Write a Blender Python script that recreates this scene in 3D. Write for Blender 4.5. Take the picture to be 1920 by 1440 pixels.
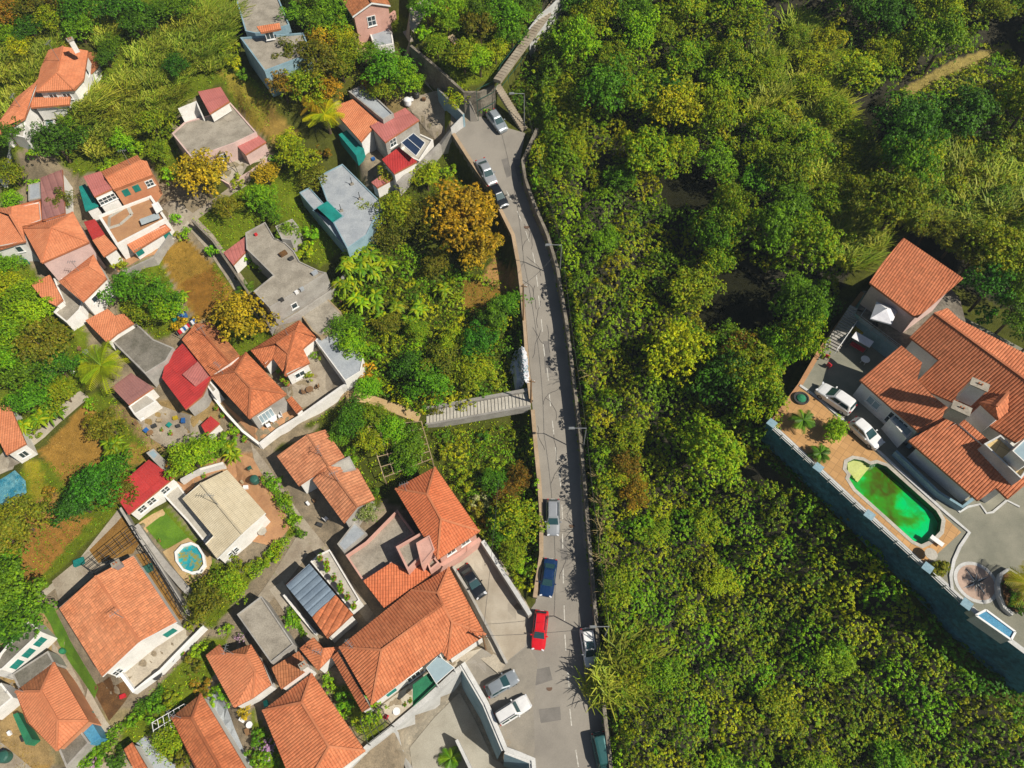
import bpy, bmesh, math, random
import numpy as np
from mathutils import Vector, Matrix, noise
from mathutils.geometry import delaunay_2d_cdt, tessellate_polygon
for o in list(bpy.data.objects): bpy.data.objects.remove(o)
sc = bpy.context.scene
C = sc.collection
rnd = random.Random(7)
# ---------------------------------------------------------------- camera
FP = 1331.0; TILT = math.radians(32); ROLL = math.radians(-1.7); CH = 86.0
cam = bpy.data.objects.new('camera', bpy.data.cameras.new('camera')); C.objects.link(cam)
RM = Matrix.Rotation(TILT, 3, 'X') @ Matrix.Rotation(ROLL, 3, 'Z')
cam.matrix_world = Matrix.Translation((0, 0, CH)) @ RM.to_4x4()
cam.data.sensor_width = 36.0; cam.data.lens = 36.0*FP/1920; cam.data.clip_end = 3000; cam.data.clip_start = 1
sc.camera = cam
# ---------------------------------------------------------------- light
SAZ = math.radians(-28.0); SEL = math.radians(47.0)
w = bpy.data.worlds.new('World'); sc.world = w; w.use_nodes = True
nt = w.node_tree; bg = nt.nodes['Background']
sky = nt.nodes.new('ShaderNodeTexSky'); sky.sky_type = 'NISHITA'; sky.sun_disc = False
sky.sun_elevation = SEL; sky.sun_rotation = math.pi/2 - SAZ
nt.links.new(sky.outputs[0], bg.inputs[0]); bg.inputs[1].default_value = 0.047
sl = bpy.data.lights.new('sun', 'SUN'); sl.energy = 5.0; sl.angle = math.radians(0.5); sl.color = (1.0, 0.93, 0.82)
so = bpy.data.objects.new('sun', sl); C.objects.link(so)
sd = Vector((math.cos(SAZ)*math.cos(SEL), math.sin(SAZ)*math.cos(SEL), math.sin(SEL)))
so.rotation_euler = sd.to_track_quat('Z', 'Y').to_euler(); so.location = (0, 0, 150)
vs = sc.view_settings; vs.view_transform = 'Standard'; vs.look = 'None'; vs.exposure = 0.18; vs.gamma = 1; vs.use_curve_mapping = False
sc.cycles.max_bounces = 5; sc.cycles.diffuse_bounces = 2; sc.cycles.glossy_bounces = 2; sc.cycles.transmission_bounces = 2; sc.cycles.transparent_max_bounces = 6
# ---------------------------------------------------------------- pixel <-> world of the photographed place
ADDED_HAZE = 0.0002
KS = 0.276; Y0 = 19.8
def ray(px, py): return RM @ Vector(((px-960)/FP, -(py-720)/FP, -1.0))
def U(px, py, z):
    d = ray(px, py); t = (z-CH)/d.z
    return Vector((d.x*t, d.y*t, z))
def US(px, py, h=0.0):
    d = ray(px, py); t = (CH+KS*Y0-h)/(KS*d.y-d.z)
    return Vector((d.x*t, d.y*t, CH+d.z*t))
def PROJ(p):
    c = RM.transposed() @ (Vector(p)-Vector((0, 0, CH)))
    return 960+FP*c.x/-c.z, 720-FP*c.y/-c.z
LEFT = [(845, 205), (848, 250), (880, 300), (915, 350), (940, 400), (960, 440), (971, 500), (978, 560), (983, 620), (988, 700), (994, 760), (1002, 830), (1010, 900), (1013, 960), (1013, 1040), (1006, 1085), (1001, 1120), (975, 1132)]
RIGHT = [(1007, 240), (980, 300), (985, 335), (1003, 385), (1027, 440), (1045, 500), (1062, 600), (1075, 700), (1087, 800), (1096, 900), (1104, 1000), (1113, 1100), (1121, 1200), (1130, 1300), (1146, 1440)]
LW = sorted([(p.y, p.x) for p in (US(*q) for q in LEFT)]); RW = sorted([(p.y, p.x) for p in (US(q[0], q[1], 2.2) for q in RIGHT)])
LY, LX = np.array([a for a, b in LW]), np.array([b for a, b in LW]); RY, RX = np.array([a for a, b in RW]), np.array([b for a, b in RW])
def pip(x, y, P):
    r = np.zeros(np.shape(x), bool); n = len(P)
    for i in range(n):
        x1, y1 = P[i][0], P[i][1]; x2, y2 = P[(i+1) % n][0], P[(i+1) % n][1]
        if y1 == y2: continue
        c = ((y1 > y) != (y2 > y)) & (x < (x2-x1)*(y-y1)/(y2-y1)+x1)
        r = r ^ c
    return r
BUMPS = []
def bump(pts, dz, top=0.0): BUMPS.append(([tuple(US(a, b, top)[:2]) for a, b in pts], dz))
def ss(t): t = np.clip(t, 0, 1); return t*t*(3-2*t)
def Tn(x, y):
    x = np.asarray(x, float); y = np.asarray(y, float)
    z = KS*(np.clip(y, -30, 145)-Y0)
    xl = np.interp(y, LY, LX); xr = np.interp(y, RY, RX)
    D = np.interp(y, [-30, 20.5, 22.5, 26, 38, 84, 92, 96], [0, 0, .5, 1.8, 3.0, 3.0, 1.0, 0])
    z = z - D*ss((xl-.3-x)/0.9)
    E = np.interp(y, [-30, 84, 90, 100], [2.2, 2.2, 1.3, .6])
    z = z + E*ss((x-xr-.3)/0.9) + 0.05*np.clip(x-xr-1, 0, 60)*np.interp(y, [60, 90], [1, .2]) + .14*np.clip(x-22, 0, 42)*np.interp(y, [55, 90], [1, .4])
    for i in range(len(BANK)-1):
        (ax, ay, az), (bx, by, bz) = BANK[i], BANK[i+1]; ex, ey = bx-ax, by-ay; t = np.clip(((x-ax)*ex+(y-ay)*ey)/(ex*ex+ey*ey), 0, 1)
        z = np.maximum(z, az+(bz-az)*t-.9*np.maximum(0, np.sqrt((x-ax-t*ex)**2+(y-ay-t*ey)**2)-.6))
    for P, dz in BUMPS: z = z + np.where(pip(x, y, P), dz, 0)
    for P, zp, bb in PADS:
        if x.ndim == 0:
            if not (bb[0] < x < bb[1] and bb[2] < y < bb[3]): continue
            z = z*(1-padw(x, y, P))+zp*padw(x, y, P)
        else:
            k = (x > bb[0]) & (x < bb[1]) & (y > bb[2]) & (y < bb[3])
            if k.any(): w_ = padw(x[k], y[k], P); z[k] = z[k]*(1-w_)+zp*w_
    return z
PADR = 2.2
def padw(x, y, P):
    d2 = np.full(np.shape(x), 1e9)
    for i in range(len(P)):
        ax, ay = P[i]; bx, by = P[(i+1) % len(P)]; ex, ey = bx-ax, by-ay; t = np.clip(((x-ax)*ex+(y-ay)*ey)/max(1e-9, ex*ex+ey*ey), 0, 1)
        d2 = np.minimum(d2, (x-ax-t*ex)**2+(y-ay-t*ey)**2)
    return np.where(pip(x, y, P), 1.0, 1-ss(np.sqrt(d2)/PADR))
PADS = []
def pad(O, z):
    P = [(p.x, p.y) for p in O]; PADS.append((P, z, (min(p[0] for p in P)-PADR, max(p[0] for p in P)+PADR, min(p[1] for p in P)-PADR, max(p[1] for p in P)+PADR)))
DEFER = []; DEFERRING = True
def flush():
    global DEFERRING
    DEFERRING = False
    for f, a, k in DEFER: f(*a, **k)
    DEFER.clear()
# scrub bank piled against the foot of the villa wall
BANK = [tuple(U(px, py, 17.0)[:2])+(zz,) for px, py, zz in ((1630, 530, 15.8), (1560, 625, 15.0), (1500, 722, 14.2), (1446, 795, 13.5), (1534, 876, 13.1), (1630, 965, 12.7), (1739, 1064, 12.2), (1836, 1157, 11.3), (1925, 1224, 10.6), (1990, 1275, 10.2))]
def T(x, y): return float(Tn(x, y))
def G(px, py, h=0.0):
    d = ray(px, py); z = US(px, py, h).z
    for i in range(9):
        t = (z-CH)/d.z; zn = T(d.x*t, d.y*t)+h; z = z*.3+zn*.7
    t = (z-CH)/d.z
    return Vector((d.x*t, d.y*t, z))
# courtyard sunk below the parking lot, ground raised behind the corner retaining wall
bump([(742, 1371), (804, 1315), (866, 1252), (909, 1321), (945, 1407), (998, 1428), (1002, 1520), (768, 1520)], -6.0)
bump([(765, 80), (815, 118), (880, 180), (926, 158), (938, 142), (1000, 55), (1045, -30), (770, -60)], 3.2, 3.5)
# ---------------------------------------------------------------- materials
def nodes(name):
    m = bpy.data.materials.new(name); m.use_nodes = True; n = m.node_tree
    return m, n, n.nodes['Principled BSDF']
def N(n, t, **k):
    q = n.nodes.new('ShaderNode'+t)
    for a, b in k.items(): setattr(q, a, b)
    return q
def rgb(c): return (c[0], c[1], c[2], 1)
def noisef(n, scale, detail=4, vec=None, rough=.6):
    q = N(n, 'TexNoise'); q.inputs['Scale'].default_value = scale; q.inputs['Detail'].default_value = detail; q.inputs['Roughness'].default_value = rough
    if vec is None: vec = n.geo
    n.links.new(vec, q.inputs['Vector']); return q.outputs[0]
def ramp(n, fac, stops):
    q = N(n, 'ValToRGB'); e = q.color_ramp.elements
    while len(e) < len(stops): e.new(.5)
    for i, (p, c) in enumerate(stops): e[i].position = p; e[i].color = rgb(c)
    n.links.new(fac, q.inputs[0]); return q.outputs[0]
def mixc(n, fac, a, b, mode='MIX'):
    q = N(n, 'Mix'); q.data_type = 'RGBA'; q.blend_type = mode
    for s, v in ((q.inputs[0], fac), (q.inputs[6], a), (q.inputs[7], b)):
        if hasattr(v, 'links'): n.links.new(v, s)
        elif isinstance(v, (int, float)): s.default_value = v
        else: s.default_value = rgb(v)
    return q.outputs[2]
def bumpn(n, b, h, dist, strength=1):
    q = N(n, 'Bump'); q.inputs['Distance'].default_value = dist; q.inputs['Strength'].default_value = strength
    n.links.new(h, q.inputs['Height']); n.links.new(q.outputs[0], b.inputs['Normal'])
def geo(n): n.geo = None
arnd = random.Random(11)
MATS = {}; HS = .76
class NT:
    def __init__(s, n): s.nodes = n.nodes; s.links = n.links; s.geo = N(s, 'NewGeometry').outputs['Position'] if 0 else s.nodes.new('ShaderNodeNewGeometry').outputs['Position']
def mk(name, col, col2=None, rough=.85, sc1=.6, sc2=6, amt=.5, bump_d=0, metal=0, stain=None, spec=.3):
    if name in MATS: return MATS[name]
    m, n0, b = nodes(name); n = NT(n0)
    col2 = col2 or tuple(c*.72 for c in col)
    f = noisef(n, sc1, 6); c = ramp(n, f, [(.35, col2), (.62, col)])
    f2 = noisef(n, sc2, 5, rough=.75); g = ramp(n, f2, [(.3, (1-amt*.55,)*3), (.7, (1+amt*.2,)*3)])
    c = mixc(n, 1.0, c, g, 'MULTIPLY')
    if stain:
        f3 = noisef(n, stain[1], 7, rough=.7); k = ramp(n, f3, [(stain[2], (0, 0, 0)), (stain[2]+.12, (1, 1, 1))]); c = mixc(n, k, c, stain[0])
    n.links.new(c, b.inputs['Base Color']); b.inputs['Roughness'].default_value = rough; b.inputs['Metallic'].default_value = metal
    b.inputs['Specular IOR Level'].default_value = spec
    if bump_d: bumpn(n, b, f2, bump_d)
    MATS[name] = m; return m
def tilemat(name, col, col2, moss=(.16, .09, .03), mossamt=.6, tu=.30, tv=.42, lines=.35, jit=.22):
    m, n0, b = nodes(name); n = NT(n0)
    uv = N(n, 'UVMap').outputs[0]
    s = N(n, 'VectorMath', operation='DIVIDE'); n.links.new(uv, s.inputs[0]); s.inputs[1].default_value = (tu, tv, 1)
    fl = N(n, 'VectorMath', operation='FLOOR'); n.links.new(s.outputs[0], fl.inputs[0])
    wn = N(n, 'TexWhiteNoise', noise_dimensions='3D'); n.links.new(fl.outputs[0], wn.inputs['Vector'])
    f = noisef(n, .45, 6, rough=.65); c = ramp(n, f, [(.33, col2), (.63, col)])
    j = ramp(n, wn.outputs[0], [(0, (1-jit,)*3), (1, (1+jit*.6,)*3)]); c = mixc(n, 1.0, c, j, 'MULTIPLY')
    f3 = noisef(n, 1.3, 8, rough=.8); k = ramp(n, f3, [(1-mossamt*.55, (0, 0, 0)), (1-mossamt*.55+.25, (.8, .8, .8))]); c = mixc(n, k, c, moss)
    fr = N(n, 'VectorMath', operation='FRACTION'); n.links.new(s.outputs[0], fr.inputs[0])
    sp = N(n, 'SeparateXYZ'); n.links.new(fr.outputs[0], sp.inputs[0])
    l = ramp(n, sp.outputs[1], [(0, (1-lines,)*3), (.14, (1, 1, 1))]); c = mixc(n, 1.0, c, l, 'MULTIPLY')
    f4 = noisef(n, 9, 4); g = ramp(n, f4, [(.3, (.8,)*3), (.7, (1.08,)*3)]); c = mixc(n, 1.0, c, g, 'MULTIPLY')
    n.links.new(c, b.inputs['Base Color']); b.inputs['Roughness'].default_value = .8; b.inputs['Specular IOR Level'].default_value = .25
    bumpn(n, b, sp.outputs[1], .03, .6)
    MATS[name] = m; return m
tilemat('tile', (.56, .19, .08), (.46, .14, .055), mossamt=.55)
tilemat('tile_pale', (.66, .27, .13), (.56, .20, .085), moss=(.36, .14, .06), mossamt=.6)
tilemat('tile_new', (.62, .225, .10), (.52, .165, .07), moss=(.36, .15, .07), mossamt=.6, jit=.16)
tilemat('tile_c', (.60, .26, .13), (.50, .19, .09), moss=(.30, .15, .08), mossamt=.7, jit=.22)
tilemat('tile_d', (.62, .19, .08), (.54, .15, .06), moss=(.36, .12, .05), mossamt=.55, jit=.14)
tilemat('tile_old', (.44, .17, .07), (.30, .11, .045), moss=(.12, .08, .035), mossamt=.85)
tilemat('tile_flat', (.62, .235, .11), (.53, .18, .08), moss=(.3, .12, .06), mossamt=.7, lines=.1, jit=.1)
tilemat('tile_villa', (.60, .215, .10), (.52, .17, .075), moss=(.25, .10, .045), mossamt=.6, jit=.2)
tilemat('sheet_red', (.50, .045, .04), (.40, .035, .035), moss=(.42, .09, .08), mossamt=.7, tu=1.1, tv=3, lines=.12, jit=.14)
tilemat('sheet_pink', (.50, .17, .15), (.42, .14, .12), moss=(.30, .10, .09), mossamt=.6, tu=1.1, tv=3, lines=.12, jit=.12)
tilemat('sheet_mauve', (.32, .15, .13), (.26, .12, .11), moss=(.2, .1, .09), mossamt=.6, tu=1.1, tv=3, lines=.12, jit=.1)
tilemat('sheet_cream', (.62, .54, .38), (.54, .46, .31), moss=(.45, .36, .22), mossamt=.55, tu=.5, tv=.7, lines=.15, jit=.06)
tilemat('sheet_blue', (.20, .26, .32), (.14, .19, .25), moss=(.3, .34, .36), mossamt=.6, tu=.8, tv=4, lines=.05, jit=.1)
mk('concrete', (.40, .36, .29), (.27, .24, .19), stain=((.14, .12, .09), 1.1, .62), amt=.7)
mk('concrete_dark', (.24, .22, .18), (.14, .13, .10), stain=((.08, .07, .05), 1.3, .6), amt=.8)
mk('concrete_pale', (.52, .49, .42), (.40, .37, .31), stain=((.24, .21, .16), .9, .64), amt=.5)
mk('concrete_blue', (.40, .43, .45), (.31, .34, .37), stain=((.2, .2, .2), 1.4, .68), amt=.5)
mk('plaster_white', (.80, .78, .74), (.70, .68, .63), amt=.3, sc1=.9, stain=((.5, .46, .4), 1.6, .74))
mk('plaster_pink', (.62, .36, .29), (.52, .29, .23), amt=.3)
mk('plaster_palepink', (.66, .48, .43), (.56, .40, .36), amt=.35, stain=((.4, .33, .28), 1.2, .7))
mk('plaster_orange', (.58, .26, .13), (.48, .20, .1), amt=.3)
mk('plaster_grey', (.42, .40, .36), (.30, .28, .25), amt=.5, stain=((.2, .18, .15), 1.2, .62))
mk('plaster_shade_tint', (.27, .40, .46), (.19, .31, .37), amt=.5, stain=((.14, .22, .25), 1.1, .62))  # blue-teal of shaded walls is mixed into this plaster colour
mk('wall_stone', (.26, .23, .18), (.15, .13, .10), amt=.9, sc2=3.5, bump_d=.05)
mk('wall_kerb', (.42, .31, .20), (.33, .24, .15), amt=.5, stain=((.22, .2, .08), 1.1, .66))
mk('wall_pale', (.60, .60, .58), (.48, .48, .46), amt=.4, stain=((.3, .28, .24), 1.1, .68))
mk('wall_villa', (.06, .21, .27), (.03, .12, .17), amt=1.2, sc2=1.6, sc1=.25, stain=((.03, .055, .06), .5, .58), bump_d=.1)  # base colour carries the blue-teal of the wall's shade
mk('asphalt', (.29, .265, .225), (.225, .205, .175), sc1=.22, sc2=14, amt=.45, stain=((.15, .14, .12), .6, .68))
mk('asphalt_lot', (.30, .27, .22), (.22, .2, .165), sc1=.3, sc2=10, amt=.45, stain=((.27, .17, .07), .35, .62))
mk('marking', (.58, .56, .50), (.36, .34, .29), rough=.7, sc1=3, amt=.5)
mk('driveway', (.44, .39, .31), (.34, .29, .22), sc1=.3, sc2=12, amt=.35, stain=((.46, .29, .13), .4, .66))
mk('yard', (.38, .33, .25), (.27, .22, .16), sc1=.5, amt=.6, stain=((.16, .16, .05), .9, .62))
mk('yard_pale', (.46, .41, .32), (.36, .31, .24), sc1=.5, amt=.5)
mk('yard_terracotta', (.46, .25, .12), (.38, .20, .1), sc1=.7, amt=.4)
mk('villa_yard', (.27, .26, .20), (.19, .19, .145), sc1=.35, sc2=9, amt=.4, stain=((.12, .12, .09), .5, .66))
mk('sand', (.50, .36, .18), (.42, .28, .13), amt=.5)
mk('lawn', (.12, .24, .012), (.08, .18, .01), sc1=.8, sc2=11, amt=.8, bump_d=.06)
mk('court', (.38, .36, .30), (.29, .27, .22), sc1=.3, sc2=9, amt=.45, stain=((.2, .18, .13), .6, .66))
mk('soil', (.30, .16, .035), (.20, .10, .02), sc1=.5, sc2=5, amt=.8, bump_d=.08)
mk('soil_dark', (.18, .09, .03), (.10, .05, .018), sc1=.8, sc2=6, amt=.8, bump_d=.08)
mk('white_paint', (.8, .8, .78), (.74, .74, .72), rough=.5, amt=.15)
mk('teal_shutter', (.015, .22, .18), (.012, .17, .14), rough=.5, amt=.2)
mk('teal_net', (.01, .26, .22), (.008, .17, .15), amt=.6, sc2=8)
mk('green_net', (.03, .22, .10), (.02, .15, .08), amt=.6, sc2=8)
mk('metal_dark', (.05, .05, .05), rough=.5, amt=.2)
mk('metal_grey', (.35, .37, .38), rough=.4, amt=.3, metal=.4)
mk('metal_green', (.03, .12, .09), rough=.5, amt=.3)
mk('wood', (.26, .15, .07), (.18, .10, .05), amt=.6)
mk('wood_pale', (.42, .33, .2), (.3, .22, .13), amt=.6)
mk('bark', (.12, .085, .05), (.07, .05, .03), amt=.8)
mk('bark_pale', (.40, .36, .30), (.28, .25, .2), amt=.6)
mk('cloth_white', (.78, .78, .8), (.6, .6, .64), amt=.3)
mk('plastic_white', (.8, .8, .8), (.72, .72, .72), rough=.4, amt=.1)
mk('plastic_red', (.6, .03, .04), rough=.4, amt=.1)
mk('plastic_blue', (.03, .13, .38), rough=.4, amt=.1)
mk('terracotta', (.45, .16, .07), rough=.7, amt=.3)
mk('tarp_blue', (.06, .25, .42), (.10, .34, .5), rough=.5, amt=.6, sc2=5, bump_d=.05)
mk('rubber', (.02, .02, .02), rough=.8, amt=.2)
mk('sea_pool', (.02, .28, .34), (.03, .40, .42), rough=.25, sc1=.8, amt=.4, stain=((.28, .26, .05), 1.4, .47))
mk('tarp_sea', (.02, .20, .30), (.16, .40, .46), rough=.6, sc1=1.2, amt=.9, bump_d=.1)
mk('wire', (.05, .05, .05), rough=.6, amt=.1)
def simple(name, col, rough, metal=0, coat=0, spec=.5):
    m, n0, b = nodes(name); b.inputs['Base Color'].default_value = rgb(col); b.inputs['Roughness'].default_value = rough; b.inputs['Metallic'].default_value = metal
    b.inputs['Coat Weight'].default_value = coat; b.inputs['Specular IOR Level'].default_value = spec
    n = NT(n0); f = noisef(n, 1.5, 3); g = ramp(n, f, [(.3, tuple(c*.9 for c in col)), (.7, col)]); n.links.new(g, b.inputs['Base Color'])
    MATS[name] = m; return m
simple('glass', (.03, .05, .06), .06, spec=.8); simple('car_glass', (.02, .06, .065), .05, spec=.9)
simple('pane_blue', (.30, .40, .44), .15, spec=.6); simple('solar', (.03, .05, .10), .15, spec=.8)
simple('lamp_glass', (.75, .77, .78), .2)
simple('tail_red', (.5, .01, .01), .2); simple('head_clear', (.7, .72, .75), .1, spec=.8); simple('chrome', (.5, .5, .5), .2, metal=1)
for k_, c_ in dict(red=(.62, .008, .015), white=(.74, .74, .73), silver=(.36, .38, .40), silverblue=(.33, .37, .40), navy=(.008, .02, .05), blue=(.008, .04, .13), black=(.012, .016, .022), teal=(.02, .10, .10), grey=(.10, .13, .13)).items():
    simple('paint_'+k_, c_, .28, metal=.0 if k_ in ('red', 'white') else .35, coat=.6)
def leafmat(name, trans=.22):
    m, n0, b = nodes(name); n = NT(n0)
    a = N(n, 'Attribute'); a.attribute_name = 'Col'
    oi = N(n, 'ObjectInfo'); hs = N(n, 'HueSaturation')
    mr = N(n, 'MapRange'); n.links.new(oi.outputs['Random'], mr.inputs[0]); mr.inputs[3].default_value = .482; mr.inputs[4].default_value = .515
    wv = N(n, 'TexWhiteNoise', noise_dimensions='1D'); n.links.new(oi.outputs['Random'], wv.inputs['W'])
    m2 = N(n, 'MapRange'); n.links.new(wv.outputs[0], m2.inputs[0]); m2.inputs[3].default_value = .72; m2.inputs[4].default_value = 1.22
    n.links.new(a.outputs[0], hs.inputs['Color']); n.links.new(mr.outputs[0], hs.inputs['Hue']); n.links.new(m2.outputs[0], hs.inputs['Value'])
    hs.inputs['Saturation'].default_value = 1.0
    f = noisef(n, .35, 4); g = ramp(n, f, [(.35, (.82, .9, .9)), (.65, (1.15, 1.06, 1.0))]); c = mixc(n, 1.0, hs.outputs[0], g, 'MULTIPLY')
    n.links.new(c, b.inputs['Base Color']); b.inputs['Roughness'].default_value = .55; b.inputs['Specular IOR Level'].default_value = .25
    tr = N(n, 'BsdfTranslucent'); n.links.new(c, tr.inputs[0]); mx = N(n, 'MixShader'); mx.inputs[0].default_value = trans
    out = [q for q in n.nodes if q.type == 'OUTPUT_MATERIAL'][0]
    n.links.new(b.outputs[0], mx.inputs[1]); n.links.new(tr.outputs[0], mx.inputs[2]); n.links.new(mx.outputs[0], out.inputs[0])
    MATS[name] = m
leafmat('leaf')
# ---------------------------------------------------------------- mesh helpers
LAB = {}
def tag(o, label=None, cat=None, group=None, kind=None):
    if label: o['label'] = label
    if cat: o['category'] = cat
    if group: o['group'] = group
    if kind: o['kind'] = kind
    return o
def empty(name, loc, label=None, cat=None, group=None, rz=0):
    o = bpy.data.objects.new(name, None); C.objects.link(o); o.location = loc; o.rotation_euler.z = rz; o.empty_display_size = .3
    return tag(o, label, cat, group)
class MB:
    def __init__(s): s.v = []; s.f = []; s.m = []; s.uv = []; s.ms = []
    def mi(s, mat):
        if mat not in s.ms: s.ms.append(mat)
        return s.ms.index(mat)
    def poly(s, pts, mat, uvs=None):
        i = len(s.v); s.v += [tuple(p) for p in pts]; s.f.append(tuple(range(i, i+len(pts)))); s.m.append(s.mi(mat))
        s.uv.append(uvs or [(0, 0)]*len(pts))
    def ngon(s, pts, mat, uvs=None):   # possibly concave
        pts = [Vector(p) for p in pts]
        if len(pts) <= 3: return s.poly(pts, mat, uvs)
        for t in tessellate_polygon([pts]): s.poly([pts[k] for k in t], mat, [uvs[k] for k in t] if uvs else None)
    def box(s, c, sx, sy, sz, mat, rz=0, taper=1.0, M=None):
        ca, sa = math.cos(rz), math.sin(rz); P = []
        for dz, k in ((-1, 1), (1, taper)):
            for dx, dy in ((-1, -1), (1, -1), (1, 1), (-1, 1)):
                x, y = dx*sx/2*k, dy*sy/2*k; q = Vector((c[0]+x*ca-y*sa, c[1]+x*sa+y*ca, c[2]+dz*sz/2))
                P.append(M @ q if M else q)
        for f in ((3, 2, 1, 0), (4, 5, 6, 7), (0, 1, 5, 4), (1, 2, 6, 5), (2, 3, 7, 6), (3, 0, 4, 7)): s.poly([P[k] for k in f], mat)
    def bar(s, a, b, wd, ht, mat, up=Vector((0, 0, 1))):
        a = Vector(a); b = Vector(b); d = (b-a)
        if d.length < 1e-4: return
        d.normalize(); x = d.cross(up)
        if x.length < 1e-3: x = Vector((1, 0, 0))
        x.normalize(); u = x.cross(d); P = [q+x*i*wd/2+u*j*ht/2 for q in (a, b) for i, j in ((-1, -1), (1, -1), (1, 1), (-1, 1))]
        for f in ((3, 2, 1, 0), (4, 5, 6, 7), (0, 1, 5, 4), (1, 2, 6, 5), (2, 3, 7, 6), (3, 0, 4, 7)): s.poly([P[k] for k in f], mat)
    def tube(s, a, b, r1, r2, mat, n=8):
        a = Vector(a); b = Vector(b); d = (b-a).normalized(); x = d.orthogonal().normalized(); y = d.cross(x)
        A = [a+(x*math.cos(t)+y*math.sin(t))*r1 for t in (2*math.pi*k/n for k in range(n))]; B = [b+(x*math.cos(t)+y*math.sin(t))*r2 for t in (2*math.pi*k/n for k in range(n))]
        for k in range(n): s.poly([A[k], A[(k+1) % n], B[(k+1) % n], B[k]], mat)
        s.poly(A[::-1], mat); s.poly(B, mat)
    def lathe(s, c, prof, mat, n=16):
        R = [[Vector((c[0]+r*math.cos(2*math.pi*k/n), c[1]+r*math.sin(2*math.pi*k/n), c[2]+z)) for k in range(n)] for r, z in prof]
        for i in range(len(R)-1):
            for k in range(n): s.poly([R[i][k], R[i][(k+1) % n], R[i+1][(k+1) % n], R[i+1][k]], mat)
        s.poly(R[0][::-1], mat); s.poly(R[-1], mat)
    def build(s, name, parent=None, smooth=False):
        me = bpy.data.meshes.new(name); me.from_pydata(s.v, [], s.f)
        for m in s.ms: me.materials.append(MATS[m])
        me.polygons.foreach_set('material_index', s.m)
        uvl = me.uv_layers.new(name='UVMap'); flat = [c for p in s.uv for q in p for c in q]; uvl.data.foreach_set('uv', flat)
        if smooth: me.polygons.foreach_set('use_smooth', [True]*len(s.f))
        me.update(); o = bpy.data.objects.new(name, me); C.objects.link(o)
        if parent is not None:
            o.parent = parent
            o.matrix_parent_inverse = parent_inv(parent)
        return o
def parent_inv(p):
    M = p.matrix_basis.copy(); q = p
    while q.parent is not None:
        M = q.matrix_parent_inverse @ M; q = q.parent; M = q.matrix_basis @ M
    return M.inverted()
def local(o): o.matrix_parent_inverse = Matrix.Identity(4); return o
def clip(poly, k, lim, keep_ge):
    out = []; n = len(poly)
    for i in range(n):
        a, b = poly[i], poly[(i+1) % n]; ia = (a[k] >= lim) == keep_ge; ib = (b[k] >= lim) == keep_ge
        if ia: out.append(a)
        if ia != ib:
            t = (lim-a[k])/(b[k]-a[k]); out.append(tuple(a[j]+(b[j]-a[j])*t for j in range(2)))
    return out
PROF = [(0, 0), (.22, .85), (.5, 1), (.78, .85), (1, 0)]
def ribbed(mb, pts, mat, rib=.42, amp=.065, fa=.3, wobble=0):
    P = [Vector(p) for p in pts]; n = Vector((0, 0, 0))
    for i in range(len(P)): n += (P[i]-P[0]).cross(P[(i+1) % len(P)]-P[0])
    n.normalize()
    if n.z < 0: n = -n
    d = Vector((0, 0, -1)); d = d-n*d.dot(n)
    if d.length < .02: d = (P[1]-P[0]).cross(n)
    d.normalize(); u = d.cross(n).normalized(); o = P[0]
    Q = [((p-o).dot(u), (p-o).dot(d)) for p in P]
    u0 = min(q[0] for q in Q); u1 = max(q[0] for q in Q); k0 = math.floor(u0/rib); k1 = math.ceil(u1/rib)
    for k in range(k0, k1):
        for (a, ha), (b, hb) in zip(PROF[:-1], PROF[1:]):
            ua = (k+a)*rib; ub = (k+b)*rib
            if ub <= u0 or ua >= u1: continue
            c = clip(clip(Q, 0, ua, True), 0, ub, False)
            if len(c) < 3: continue
            pts3 = []
            for q in c:
                h = ha+(hb-ha)*min(1, max(0, (q[0]-ua)/(ub-ua)))
                pts3.append(o+u*q[0]+d*q[1]+n*(h*amp))
            mb.poly(pts3, mat, [(q[0], q[1]) for q in c])
def inset(pts, t):
    n = len(pts); A = sum(pts[i].x*pts[(i+1) % n].y-pts[(i+1) % n].x*pts[i].y for i in range(n)); s = 1 if A > 0 else -1; out = []
    for i in range(n):
        p0, p, p1 = pts[i-1], pts[i], pts[(i+1) % n]
        e0 = Vector((p.x-p0.x, p.y-p0.y)).normalized(); e1 = Vector((p1.x-p.x, p1.y-p.y)).normalized()
        n0 = Vector((-e0.y, e0.x))*s; n1 = Vector((-e1.y, e1.x))*s; b = n0+n1
        if b.length < .3: b = n0
        else: b = b/max(.35, b.dot(n0))
        out.append(Vector((p.x+b.x*t, p.y+b.y*t, p.z)))
    return out, s
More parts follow.
